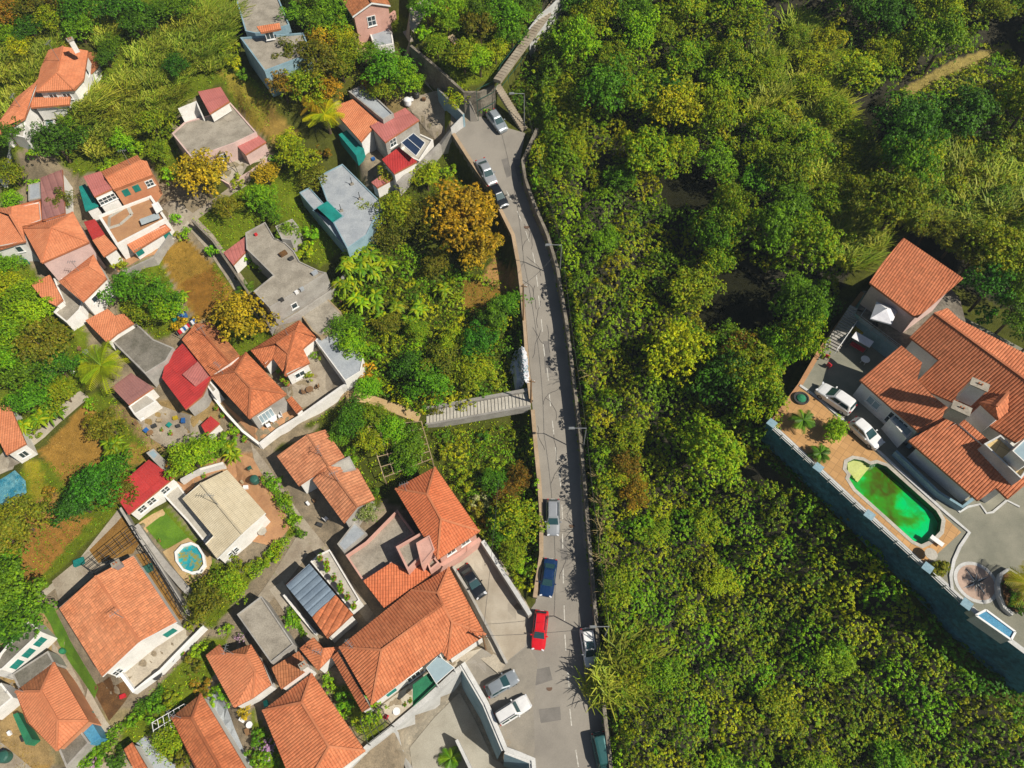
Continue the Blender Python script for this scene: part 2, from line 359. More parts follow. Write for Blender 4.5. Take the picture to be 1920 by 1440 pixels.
def window(root, a, b, sgn, s, wd, zb, ht, kind, z0):
    d = Vector((b.x-a.x, b.y-a.y, 0)); L = d.length; d.normalize(); nrm = Vector((d.y, -d.x, 0))*sgn
    c = Vector((a.x, a.y, 0))+d*L*s; c.z = z0+zb+ht/2
    f = MB(); up = Vector((0, 0, 1))
    def plate(mb, du, dz, sx, sz, off, th, mat):
        p = c+d*du+up*dz+nrm*(off+th/2); mb.box(p, sx, th, sz, mat, rz=math.atan2(d.y, d.x))
    if kind == 'door':
        plate(f, 0, 0, wd, ht, .0, .06, 'wood'); plate(f, 0, ht/2+.05, wd+.2, .1, 0, .08, 'white_paint'); dd = f.build('door', root)
        h = MB(); plate(h, wd*.35, 0, .06, .15, .07, .05, 'chrome'); h.build('handle', dd); return
    if kind == 'shutter':
        for q in (-1, 1): plate(f, q*wd*.255, 0, wd*.48, ht, 0, .06, 'teal_shutter')
        for i in range(7): plate(f, 0, -ht/2+ht*(i+.5)/7, wd*.9, .04, .06, .02, 'teal_shutter')
        f.build('shutter', root); return
    fw = .09; mat = 'white_paint'
    for q in (-1, 1): plate(f, q*(wd/2-fw/2), 0, fw, ht, 0, .07, mat)
    for q in (-1, 1): plate(f, 0, q*(ht/2-fw/2), wd-2*fw, fw, 0, .068, mat)
    nx = 1 if wd < 1 else 2 if wd < 2 else 4
    for i in range(1, nx): plate(f, -wd/2+wd*i/nx, 0, .07, ht-2*fw, 0, .066, mat)
    if kind == 'grid': plate(f, 0, 0, wd-2*fw, .06, 0, .064, mat)
    plate(f, 0, -ht/2-.05, wd+.2, .08, 0, .14, mat)
    fo = f.build('window', root); g = MB(); plate(g, 0, 0, wd-2*fw, ht-2*fw, .005, .03, 'pane_blue' if kind == 'blue' else 'glass'); g.build('pane', fo)
def house(name, label, V, faces, out, ridges='', roofm='tile', wallm='plaster_white', z0=None, dz=0, ins=.35, win=(), cat='house', rib=.3, amp=.06, fascia='terracotta', capm=None, extra=None, depth=4, group=None, root=None, rname='roof', plane=()):
    hs = 1.0 if z0 in (17.0, 19.6) else HS
    V = {k: (v[0], v[1], v[2]*hs) for k, v in V.items()}; base = z0 is None
    if z0 is None:
        cx = sum(v[0] for v in V.values())/len(V); cy = sum(v[1] for v in V.values())/len(V); h = sum(v[2] for v in V.values())/len(V)
        z0 = G(cx, cy, h).z-h+dz
    P = {k: U(v[0], v[1], z0+v[2]) for k, v in V.items()}
    for s_ in plane:
        q0, q1, q2 = (P[k] for k in s_[:3]); pn = (q1-q0).cross(q2-q0)
        for k in s_[3:]:
            d_ = ray(V[k][0], V[k][1]); c0_ = Vector((0, 0, CH)); P[k] = c0_+d_*((q0-c0_).dot(pn)/d_.dot(pn))
    O = [P[k] for k in out]; cen = sum(O, Vector())/len(O)
    if root is None: root = empty(name, (cen.x, cen.y, z0), label, cat, group)
    if base or (hs != 1.0 and depth >= 4): pad(inset(O, ins)[0], z0)
    W, sgn = inset(O, ins)
    wb = MB(); n = len(W)
    for i in range(n):
        a, b = W[i], W[(i+1) % n]
        wb.poly([(a.x, a.y, z0-depth), (b.x, b.y, z0-depth), (b.x, b.y, b.z-.1), (a.x, a.y, a.z-.1)], wallm)
    wb.build('wall', root)
    rb = MB()
    for f in faces.split():
        m = roofm
        if ':' in f: f, m = f.split(':')
        pts = [P[k] for k in f]
        ribbed(rb, pts, m, rib, amp)
        pn = sum(((pts[i]-pts[0]).cross(pts[(i+1) % len(pts)]-pts[0]) for i in range(len(pts))), Vector())
        rb.ngon([Vector((p.x, p.y, pts[0].z-(pn.x*(p.x-pts[0].x)+pn.y*(p.y-pts[0].y))/pn.z-.1)) for p in pts], fascia)
    for i in range(n):
        a, b = O[i], O[(i+1) % n]
        rb.poly([(a.x, a.y, a.z-.22), (b.x, b.y, b.z-.22), (b.x, b.y, b.z+.03), (a.x, a.y, a.z+.03)], fascia)
    rf = rb.build(rname, root)
    if ridges:
        cb = MB()
        for r in ridges.split():
            a, b = P[r[0]], P[r[1]]; L = (b-a).length; k = max(1, int(L/.45)); jr = random.Random(len(r)+k)
            for i in range(k):
                p, q = a+(b-a)*(i/k), a+(b-a)*((i+1.06)/k); o_ = Vector((0, 0, .06+.012*(i % 2)))
                cb.bar(p+o_, q+o_, .24, .13, capm or roofm)
        cb.build('ridge_tiles', root)
    if ridges and z0 not in (17.0, 19.6) and arnd.random() < .85:
        q = P[ridges[0]].lerp(P[ridges[1]], arnd.uniform(.3, .8)); an = MB(); hgt = arnd.uniform(1.8, 3.0); an.tube(q, q+Vector((0, 0, hgt)), .035, .03, 'metal_grey', 6); aa = arnd.uniform(0, 3); dv = Vector((math.cos(aa), math.sin(aa), 0))
        an.bar(q+Vector((0, 0, hgt))-dv*.6, q+Vector((0, 0, hgt))+dv*.6, .04, .04, 'metal_grey')
        for t_ in (-.5, -.2, .1, .4): an.bar(q+Vector((0, 0, hgt))+dv*t_-Vector((-dv.y, dv.x, 0))*.3, q+Vector((0, 0, hgt))+dv*t_+Vector((-dv.y, dv.x, 0))*.3, .03, .03, 'metal_grey')
        an.build('antenna', root)
    for e, s, wd, zb, ht, kind in win:
        i = out.index(e[0]); a, b = W[i], W[(i+1) % n]
        zb = zb*hs
        if out[(i+1) % n] != e[1]: i = out.index(e[1]); a, b = W[(i+1) % n], W[i]; window(root, b, a, sgn, 1-s, wd, zb, ht, kind, z0); continue
        window(root, a, b, sgn, s, wd, zb, ht, kind, z0)
    return root, z0, P, W
def chimney(root, px, py, z, sx=.7, sy=.7, h=1.2, mat='plaster_white', rz=.6):
    p = U(px, py, z); m = MB(); m.box((p.x, p.y, z-h/2+.3), sx, sy, h+.6, mat, rz); m.box((p.x, p.y, z+.66), sx+.2, sy+.2, .12, 'concrete', rz); c = m.build('chimney', root)
    for s in (-1, 1):
        k = MB(); k.tube((p.x+s*.15*math.cos(rz), p.y+s*.15*math.sin(rz), z+.7), (p.x+s*.15*math.cos(rz), p.y+s*.15*math.sin(rz), z+.95), .09, .08, 'terracotta'); k.build('flue', c)
def flat(name, label, pts, h, roofm='concrete', wallm='plaster_grey', par=.3, pt=.2, z0=None, dz=0, win=(), cat='house', depth=4, parm=None, root=None, rname='roof'):
    """flat-roofed block; pts are the photo's roof corners"""
    hs = 1.0 if z0 in (17.0, 19.6) else HS; h = h*hs; base = z0 is None
    if z0 is None:
        cx = sum(v[0] for v in pts)/len(pts); cy = sum(v[1] for v in pts)/len(pts); z0 = G(cx, cy, h).z-h+dz
    O = [U(a, b, z0+h) for a, b in pts]; cen = sum(O, Vector())/len(O); n = len(O)
    if root is None: root = empty(name, (cen.x, cen.y, z0), label, cat)
    if depth > 0 and hs != 1.0: pad(O, z0)
    wb = MB(); I, sgn = inset(O, pt)
    zt = z0+h-par
    for i in range(n):
        a, b = O[i], O[(i+1) % n]; ai, bi = I[i], I[(i+1) % n]
        wb.poly([(a.x, a.y, z0-depth), (b.x, b.y, z0-depth), (b.x, b.y, b.z), (a.x, a.y, a.z)], wallm)
        if par > 0:
            wb.poly([a, b, bi, ai], parm or wallm); wb.poly([(ai.x, ai.y, zt), (bi.x, bi.y, zt), bi, ai], parm or wallm)
    wb.build('wall', root)
    rb = MB(); rb.ngon([(p.x, p.y, zt+(.002 if par > 0 else .003)) for p in (I if par > 0 else O)], roofm); rb.build(rname, root)
    for e, s, wd, zb, ht, kind in win:
        window(root, O[e], O[(e+1) % n], sgn, s, wd, zb*hs, ht, kind, z0)
    return root, z0, O
# draped sheets
def patch(name, pts, mat, off=.05, z=None, kind='structure', hole=None, step=1.0, label=None, cat=None, thick=0, side=None):
    if DEFERRING and z is None: DEFER.append((patch, (name, pts, mat), dict(off=off, z=z, kind=kind, hole=hole, step=step, label=label, cat=cat, thick=thick, side=side))); return
    W = [(U(a, b, z) if z is not None else G(a, b)) for a, b in pts]
    V = []; n = len(W)
    for i in range(n):
        a, b = W[i], W[(i+1) % n]; k = max(1, int((b-a).length/step)) if z is None else 1
        for j in range(k): V.append(Vector((a.x+(b.x-a.x)*j/k, a.y+(b.y-a.y)*j/k)))
    nb = len(V); loop = [(i, (i+1) % nb) for i in range(nb)]; ed = list(loop); fc = [list(range(nb))]
    if hole:
        hs = len(V); V += [Vector((h.x, h.y)) for h in hole]; ed += [(hs+i, hs+(i+1) % len(hole)) for i in range(len(hole))]
    if z is None:
        xs = [v.x for v in V]; ys = [v.y for v in V]; B = [(v.x, v.y) for v in V[:nb]]
        gx = np.arange(min(xs)+step/2, max(xs), step); gy = np.arange(min(ys)+step/2, max(ys), step)
        if len(gx) and len(gy):
            X, Y = np.meshgrid(gx, gy); k = pip(X, Y, B); V += [Vector((a, b)) for a, b in zip(X[k], Y[k])]
    vo, eo, fo, _, _, _ = delaunay_2d_cdt(V, ed, [], 0, 1e-4)
    B = [(v.x, v.y) for v in V[:nb]]; mb = MB()
    for f in fo:
        cx = sum(vo[i].x for i in f)/len(f); cy = sum(vo[i].y for i in f)/len(f)
        if not pip(np.array(cx), np.array(cy), B): continue
        if hole and pip(np.array(cx), np.array(cy), [(h.x, h.y) for h in hole]): continue
        mb.poly([(vo[i].x, vo[i].y, (z if z is not None else T(vo[i].x, vo[i].y))+off) for i in f], mat)
    if thick:
        for i in range(nb):
            a, b = V[i], V[(i+1) % nb]; za = (z if z is not None else T(a.x, a.y))+off; zb_ = (z if z is not None else T(b.x, b.y))+off
            mb.poly([(a.x, a.y, za-thick), (b.x, b.y, zb_-thick), (b.x, b.y, zb_), (a.x, a.y, za)], side or mat)
    o = mb.build(name)
    for p in o.data.polygons:
        pass
    return tag(o, label, cat, kind=kind if not cat else None)
def wall(name, label, pts, h, mat, th=.3, cap=None, below=1.5, cat='wall', closed=False, zf=None, step=1.5, parent=None):
    """pts: photo pixels of the wall's top line"""
    if DEFERRING and zf is None: DEFER.append((wall, (name, label, pts, h, mat), dict(th=th, cap=cap, below=below, cat=cat, step=step, parent=parent))); return
    W = [G(a, b, h) if zf is None else U(a, b, zf) for a, b in pts]; Q = []
    for i in range(len(W)-1):
        k = max(1, int((W[i+1]-W[i]).length/step))
        for j in range(k): Q.append(W[i]+(W[i+1]-W[i])*(j/k))
    Q.append(W[-1]); n = len(Q)
    L = []; R = []
    for i in range(n):
        d = (Q[min(n-1, i+1)]-Q[max(0, i-1)]); d.z = 0; d.normalize(); s = Vector((-d.y, d.x, 0))*th/2; L.append(Q[i]+s); R.append(Q[i]-s)
    mb = MB(); dn = Vector((0, 0, -(h+below)))
    cm = cap or mat
    for i in range(n-1):
        mb.poly([L[i], R[i], R[i+1], L[i+1]], cm)
        mb.poly([L[i]+dn, L[i], L[i+1], L[i+1]+dn], mat); mb.poly([R[i], R[i]+dn, R[i+1]+dn, R[i+1]], mat)
    mb.poly([L[0], L[0]+dn, R[0]+dn, R[0]], mat); mb.poly([R[-1], R[-1]+dn, L[-1]+dn, L[-1]], mat)
    return tag(mb.build(name, parent), label, cat)
def railing(name, label, pts, h, mat='metal_dark', zf=None, post=1.6, bars=3, base=0, cat='railing', th=.05):
    W = [G(a, b, h) if zf is None else U(a, b, zf) for a, b in pts]
    root = empty(name, W[0]-Vector((0, 0, h)), label, cat); r = MB()
    for i in range(len(W)-1):
        for k in range(bars):
            dz = Vector((0, 0, -(h-base)*k/bars)); r.bar(W[i]+dz, W[i+1]+dz, th, th, mat)
    r.build('rail', root)
    for i in range(len(W)-1):
        k = max(1, int((W[i+1]-W[i]).length/post))
        for j in range(k+1):
            q = W[i]+(W[i+1]-W[i])*(j/k); p = MB(); p.bar(q, q-Vector((0, 0, h)), th*1.3, th*1.3, mat); p.build('post', root)
    return root
# ---------------------------------------------------------------- foliage
def leafobj(name, cen, nor, size, col, asp=.62, curl=.25, seed=0):
    """quads (folded rhombi) as numpy arrays"""
    rs = np.random.RandomState(seed); n = len(cen)
    nor = nor/np.maximum(1e-6, np.linalg.norm(nor, axis=1, keepdims=True))
    a = rs.normal(size=(n, 3)); u = np.cross(nor, a); u /= np.maximum(1e-6, np.linalg.norm(u, axis=1, keepdims=True)); v = np.cross(nor, u)
    s = size[:, None]; up = nor*s*curl
    V = np.stack([cen-u*s*.5, cen-v*s*asp*.5+up*.5, cen+u*s*.5, cen+v*s*asp*.5+up*.5], 1).reshape(-1, 3)
    return rawquads(name, V, np.repeat(col, 4, 0))
def rawquads(name, V, col, mat='leaf'):
    n = len(V)//4; me = bpy.data.meshes.new(name); me.vertices.add(len(V)); me.vertices.foreach_set('co', V.astype(np.float32).ravel())
    me.loops.add(len(V)); me.loops.foreach_set('vertex_index', np.arange(len(V), dtype=np.int32)); me.polygons.add(n)
    me.polygons.foreach_set('loop_start', np.arange(0, len(V), 4, dtype=np.int32))
    at = me.color_attributes.new('Col', 'FLOAT_COLOR', 'POINT'); c = np.ones((len(V), 4), np.float32); c[:, :3] = col; at.data.foreach_set('color', c.ravel())
    me.materials.append(MATS[mat]); me.update(calc_edges=True); me.validate(); return me
def palette(rs, n, pal, jit=.18):
    P = np.array(pal); c = P[rs.randint(0, len(P), n)]*(1+rs.normal(0, jit, (n, 1))); return np.clip(c, .002, 1)
PAL = dict(
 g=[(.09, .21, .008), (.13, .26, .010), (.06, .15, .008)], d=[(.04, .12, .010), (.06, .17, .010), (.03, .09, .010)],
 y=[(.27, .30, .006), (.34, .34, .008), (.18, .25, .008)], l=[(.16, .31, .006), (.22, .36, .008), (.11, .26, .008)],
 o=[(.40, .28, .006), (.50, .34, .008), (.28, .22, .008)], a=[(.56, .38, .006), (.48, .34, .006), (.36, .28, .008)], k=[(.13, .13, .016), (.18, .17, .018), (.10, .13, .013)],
 w=[(.26, .32, .10), (.36, .38, .18), (.16, .24, .02)], n=[(.19, .10, .02), (.24, .13, .02), (.11, .10, .015)],
 m=[(.19, .26, .010), (.14, .24, .010), (.25, .28, .010)], f=[(.15, .25, .008), (.20, .29, .008), (.09, .19, .008), (.27, .30, .008)],
 r=[(.28, .36, .04), (.36, .42, .07), (.18, .29, .02)], v=[(.36, .20, .36), (.46, .32, .48), (.12, .18, .02)])
PAL = {k: [tuple(min(.62, x*f_) for x, f_ in zip(c, (1, 1, 1) if k in 'vw' else (1.06, 1.0, 1) if k in 'oa' else (1.1, 1.02, .7) if k == 'r' else (1.22, 1.25, .35))) for c in v] for k, v in PAL.items()}
def tufts(cen, nor, pal, rs, tone, per=7, tr=.17, size=.2, jit=.16):
    """leaf rosettes: PER leaves round every centre"""
    n = len(cen); idx = np.repeat(np.arange(n), per); d = rs.normal(size=(n*per, 3)); d /= np.linalg.norm(d, axis=1, keepdims=True)
    nn_ = nor/np.maximum(1e-6, np.linalg.norm(nor, axis=1, keepdims=True)); s = np.sum(d*nn_[idx], 1, keepdims=True); d = d-nn_[idx]*np.minimum(0, s)*1.6
    c = cen[idx]+d*(tr*rs.uniform(.35, 1.15, n*per))[:, None]
    base = palette(rs, n, pal, jit)*tone[:, None]; col = base[idx]*(1+rs.normal(0, .10, (n*per, 1)))
    return c, d*.75+nn_[idx]*.75, size*rs.uniform(.65, 1.3, n*per), np.clip(col, .002, 1)
def crown(name, r, hh, pal, nleaf=2600, lobes=26, size=.3, seed=0, squash=.75, base=.25, jit=.16, open_=0.0, rough=.5):
    """crown of radius r, top at z=hh; leaf rosettes on lobes spread over an uneven dome"""
    rs = np.random.RandomState(seed); cz = hh-r*squash; L = []
    for i in range(lobes):
        while 1:
            d = rs.normal(size=3); d /= np.linalg.norm(d)
            if d[2] > -.25: break
        k = rs.uniform(.35, .98); rr = r*rs.uniform(.14, .30)
        ang = math.atan2(d[1], d[0]); irr = 1+.20*math.sin(ang*2+seed)+.14*math.sin(ang*5+seed*1.7)
        L.append((np.array([d[0]*r*k*irr, d[1]*r*k*irr, d[2]*r*squash*k*(1+.25*rs.randn())]), rr, rs.uniform(.82, 1.2)))
    w_ = np.array([l[1]**2 for l in L]); w_ /= w_.sum(); nt_ = nleaf//7; idx = rs.choice(len(L), nt_, p=w_)
    d = rs.normal(size=(nt_, 3)); d /= np.linalg.norm(d, axis=1, keepdims=True); d[:, 2] = np.where(d[:, 2] < -.3, -d[:, 2], d[:, 2])
    c0 = np.array([l[0] for l in L])[idx]; rr = np.array([l[1] for l in L])[idx]
    cen = c0+d*(rr*rs.uniform(max(rough, .7), 1.1, nt_))[:, None]*np.array([1, 1, .8]); cen[:, 2] += cz
    c, n_, s, col = tufts(cen, d*.7+np.array([0, 0, .6]), pal, rs, np.array([l[2] for l in L])[idx], size=size*.72, tr=size*.55, jit=jit)
    return leafobj(name, c, n_, s, col, seed=seed, curl=.15)
def trunkmesh(name, h, r, seed=0, mat='bark', spread=1.2, n=5):
    rs = random.Random(seed); m = MB(); top = Vector((rs.uniform(-.2, .2), rs.uniform(-.2, .2), h*.55)); m.tube((0, 0, -.8), top, r, r*.7, mat, 7)
    for i in range(n):
        a = 2*math.pi*i/n+rs.uniform(-.4, .4); mid = top+Vector((math.cos(a)*spread*.5, math.sin(a)*spread*.5, h*.18)); e = mid+Vector((math.cos(a)*spread*.5, math.sin(a)*spread*.5, h*.18)); m.tube(top-Vector((0, 0, .1)), mid, r*.55, r*.35, mat, 5); m.tube(mid, e, r*.35, r*.12, mat, 5)
    o = m.build(name); me = o.data; bpy.data.objects.remove(o); return me
VAR = {}
def variants(key):
    if key in VAR: return VAR[key]
    pal = PAL[key]; out = []
    nv = 6 if key in 'fmgy' else 3
    for i in range(nv):
        s = hash_(key)+i*13
        me = crown('crown', 3.0, 5.4, pal, nleaf=10500, lobes=66+i*9, size=.245, seed=s)
        out.append((me, trunkmesh('trunk', 4.6, .2, s, spread=1.8)))
    VAR[key] = out; return out
def hash_(s): return sum(ord(c)*(i+7) for i, c in enumerate(s)) % 997
def shrubvars(key):
    k = 's'+key
    if k in VAR: return VAR[k]
    out = []
    for i in range(3):
        out.append((crown('foliage', 1.0, 1.25, PAL[key], nleaf=900, lobes=14, size=.2, seed=hash_(k)+i, squash=.8), trunkmesh('stem', .9, .06, i, spread=.5, n=4)))
    VAR[k] = out; return out
def special_mats():
    # earth: painted ground colours roughened by noise
    m, n0, b = nodes('earth'); n = NT(n0); a = N(n, 'Attribute'); a.attribute_name = 'Col'
    f = noisef(n, .9, 8, rough=.75); g = ramp(n, f, [(.28, (.55, .55, .55)), (.72, (1.35, 1.28, 1.2))]); c = mixc(n, 1.0, a.outputs[0], g, 'MULTIPLY')
    f2 = noisef(n, 7, 5, rough=.8); g = ramp(n, f2, [(.25, (.6, .62, .6)), (.75, (1.3, 1.25, 1.2))]); c = mixc(n, 1.0, c, g, 'MULTIPLY')
    n.links.new(c, b.inputs['Base Color']); b.inputs['Roughness'].default_value = 1; b.inputs['Specular IOR Level'].default_value = .1; bumpn(n, b, f2, .12); MATS['earth'] = m
    # square deck tiles and balcony tiles laid on the villa's diagonal
    for nm, c1, c2, s, ang in (('deck', (.52, .29, .11), (.42, .23, .08), 2.4, .74), ('balcony_tile', (.60, .44, .20), (.5, .36, .15), 1.6, .74)):
        m, n0, b = nodes(nm); n = NT(n0); mp = N(n, 'Mapping'); n.links.new(n.geo, mp.inputs[0]); mp.inputs['Rotation'].default_value = (0, 0, ang)
        br = N(n, 'TexBrick'); n.links.new(mp.outputs[0], br.inputs[0]); br.offset = 0; br.inputs['Scale'].default_value = s/2; br.inputs['Brick Width'].default_value = .9; br.inputs['Row Height'].default_value = .9; br.inputs['Mortar Size'].default_value = .035
        br.inputs['Color1'].default_value = rgb(c1); br.inputs['Color2'].default_value = rgb(c2); br.inputs['Mortar'].default_value = rgb(tuple(x*.62 for x in c1))
        f = noisef(n, .5, 5); g = ramp(n, f, [(.3, (.85,)*3), (.7, (1.08,)*3)]); c = mixc(n, 1.0, br.outputs[0], g, 'MULTIPLY'); n.links.new(c, b.inputs['Base Color']); b.inputs['Roughness'].default_value = .7; MATS[nm] = m
    m, n0, b = nodes('algae'); n = NT(n0)
    w_ = N(n, 'TexNoise'); w_.inputs['Scale'].default_value = .28; w_.inputs['Detail'].default_value = 6; w_.inputs['Distortion'].default_value = 2.8; n.links.new(n.geo, w_.inputs['Vector'])
    f = noisef(n, .17, 4, rough=.6); c = ramp(n, f, [(.34, (.0, .50, .20)), (.50, (.0, .54, .10)), (.56, (.04, .27, .01)), (.64, (.06, .09, .005))])
    k = ramp(n, w_.outputs[0], [(.5, (0, 0, 0)), (.66, (.7, .7, .7))]); c = mixc(n, k, c, (.02, .26, .015))
    n.links.new(c, b.inputs['Base Color']); b.inputs['Roughness'].default_value = .12; b.inputs['Specular IOR Level'].default_value = .4; MATS['algae'] = m
mk('pool_tile', (.01, .12, .03), (.008, .09, .025), amt=.3, rough=.4); mk('pool_step', (.55, .60, .22), (.45, .5, .15), amt=.3)
mk('sheet_pale', (.42, .47, .48), (.34, .39, .4), amt=.4); mk('bark_tan', (.42, .33, .14), (.3, .23, .1), amt=.5); mk('manhole', (.17, .10, .07), (.12, .08, .05), amt=.5); mk('asphalt_dark', (.20, .185, .165), (.15, .14, .125), sc1=.6, sc2=14, amt=.5); mk('crack', (.07, .065, .06), amt=.3); mk('mosaic_pink', (.50, .36, .28), (.42, .30, .23), amt=.3); mk('mosaic_grey', (.16, .17, .15), amt=.3); mk('plastic_yellow', (.5, .38, .02), rough=.5, amt=.2)
special_mats()
# ---------------------------------------------------------------- labels from nearby landmarks
LM = [('the long white-edged villa at the cane field', 115, 150), ('the flat concrete house with the blue side wall', 500, 100), ('the concrete-roofed house with the red box', 410, 240), ('the gabled pink house', 690, 20),
 ('the terracotta roof terrace', 235, 430), ('the orange-roofed house with green shutters', 225, 330), ('the pyramid-roofed pink house', 110, 445), ('the ragged concrete roof', 530, 510), ('the blue-grey flat roof', 645, 385),
 ('the pink sheet roof with solar panels', 745, 250), ('the dead-end of the road', 925, 225), ('the white sedan', 909, 320), ('the black hatchback on the road bend', 932, 365), ('the heap of white rubble', 975, 695),
 ('the long stair down from the road', 890, 765), ('the red sheet roof', 345, 700), ('the big hipped roof with white patio', 465, 715), ('the white-grey slab roof', 635, 665), ('the feathery garden palm', 190, 685),
 ('the dry brown field', 150, 820), ('the bare plot', 370, 520), ('the red roof with white windows', 268, 915), ('the cream roof', 430, 970), ('the octagonal pool', 355, 1045), ('the large gabled tile roof', 225, 1155),
 ('the mossy bottom-corner roof', 95, 1330), ('the blue plastic sheeting', 20, 915), ('the vine pergola', 730, 850), ('the pink house with the roof terrace', 820, 960), ('the striped blue roof', 585, 1105), ('the twin-gabled roof', 610, 890),
 ('the widest hipped roof', 770, 1220), ('the sunken courtyard', 860, 1380), ('the silver car under the wall', 1036, 967), ('the navy sedan', 1028, 1080), ('the red estate', 1012, 1180), ('the upper street lamp', 1053, 470), ('the middle street lamp', 1096, 820),
 ('the lower street lamp', 1137, 1185), ('the green pool', 1680, 940), ('the villa stairs', 1570, 640), ('the tall villa retaining wall', 1560, 930), ('the upper villa roof', 1720, 520), ('the compass mosaic', 1828, 1090),
 ('the hillside steps', 1000, 60), ('the shady clearing', 1400, 560), ('the dark hollow', 1640, 260), ('the bare sand patch', 1780, 130), ('the top edge of the wood', 1300, 30), ('the lower edge of the wood', 1400, 1400), ('the far corner of the wood', 1880, 30), ('the rust-coloured thicket', 1370, 660), ('the villa wall end', 1850, 1350)]
def autolabel(desc, px, py, used, group):
    L = sorted(LM, key=lambda l: (l[1]-px)**2+(l[2]-py)**2)[:5]
    for t, x, y in L:
        dx, dy = px-x, py-y
        dr = ('right of ' if dx > 0 else 'left of ') if abs(dx) > abs(dy) else ('below ' if dy > 0 else 'above ')
        for pre in ('', 'just ' if dx*dx+dy*dy < 4000 else 'farther '):
            s = desc+' '+pre+dr+t
            if len(s.split()) > 16: s = desc+' '+dr+t
            if len(s.replace('-', ' ').split()) > 16: continue
            if s.lower() not in used: used.add(s.lower()); return s, group
    t = L[0][0]; s = desc+' near '+t
    return s, 'trees and plants near '+t
USED = set(); NTREE = 0
DESC = dict(g='leafy mid-green', d='dark green', y='yellow-green', l='bright lime-green', o='orange-brown', k='dense olive-brown', w='pale-flecked', n='rusty brown', a='golden yellow', m='light green', f='fresh green', v='purple-flowered')
def place(kindmeshes, names, px, py, r, hs, key, cat, desc, base_r, group=None, zfix=None, rz=None, toph=None):
    """a plant whose crown centre is seen at px,py"""
    global NTREE
    s = r/base_r; hc = toph if toph is not None else 2.6*s*hs
    p = G(px, py, hc) if zfix is None else U(px, py, zfix+hc)
    z = (T(p.x, p.y) if zfix is None else zfix)
    lab, grp = autolabel(desc, px, py, USED, group)
    root = empty(names[0], (p.x, p.y, z), lab, cat, grp, rz=rnd.uniform(0, 6.28) if rz is None else rz)
    root.scale = (s*rnd.uniform(.92, 1.1), s*rnd.uniform(.92, 1.1), s*hs)
    for me, nm in zip(kindmeshes, names[1:]):
        o = bpy.data.objects.new(nm, me); C.objects.link(o); o.parent = root
    NTREE += 1; return root
def tree(px, py, rpx, key='g', hs=1.0, zfix=None, size=''):
    z = -(RM.transposed() @ (G(px, py, 3)-Vector((0, 0, CH)))).z; r = rpx*z/FP
    sz = 'small' if r < 1.8 else 'tall' if r > 3.6 else 'round'
    if r < 1.75: return shrub(px, py, rpx, key, zfix=zfix)
    return place(rnd.choice(variants(key)), ('tree', 'crown', 'trunk'), px, py, r, hs, key, 'tree', f'{sz} {DESC[key]} tree', 3.0, 'leafy trees', zfix)
def shrub(px, py, rpx, key='g', hs=1.0, zfix=None):
    z = -(RM.transposed() @ (G(px, py, 1)-Vector((0, 0, CH)))).z; r = rpx*z/FP
    return place(rnd.choice(shrubvars(key)), ('shrub', 'foliage', 'stem'), px, py, r, hs, key, 'shrub', f'{DESC[key]} shrub', 1.0, 'garden shrubs', zfix, toph=.6*r)
def ppip(px, py, P): return bool(pip(np.array(px), np.array(py), P))
def zone(poly, keys, sp, rr=(2.4, 3.6), hs=(.9, 1.2), kind='tree', avoid=(), hc=3.0, seed=1, skip=0.0):
    r = random.Random(seed); W = [G(a, b, hc) for a, b in poly]; x0 = min(p.x for p in W); x1 = max(p.x for p in W); y0 = min(p.y for p in W); y1 = max(p.y for p in W)
    j = 0; y = y0
    while y < y1:
        x = x0+(sp/2 if j % 2 else 0)
        while x < x1:
            X = x+r.uniform(-.38, .38)*sp; Y = y+r.uniform(-.38, .38)*sp; x += sp
            px, py = PROJ((X, Y, T(X, Y)+hc)); k = r.choice(keys); rad = r.uniform(*rr); h = r.uniform(*hs); q = r.random()
            if not ppip(px, py, poly) or q < skip or any(ppip(px, py, a) for a in avoid): continue
            if px < -70 or px > 1990 or py < -80 or py > 1500: continue
            d = -(RM.transposed() @ (Vector((X, Y, T(X, Y)+hc))-Vector((0, 0, CH)))).z
            (tree if kind == 'tree' else shrub)(px, py, rad*FP/d, k, h)
        y += sp*.87; j += 1
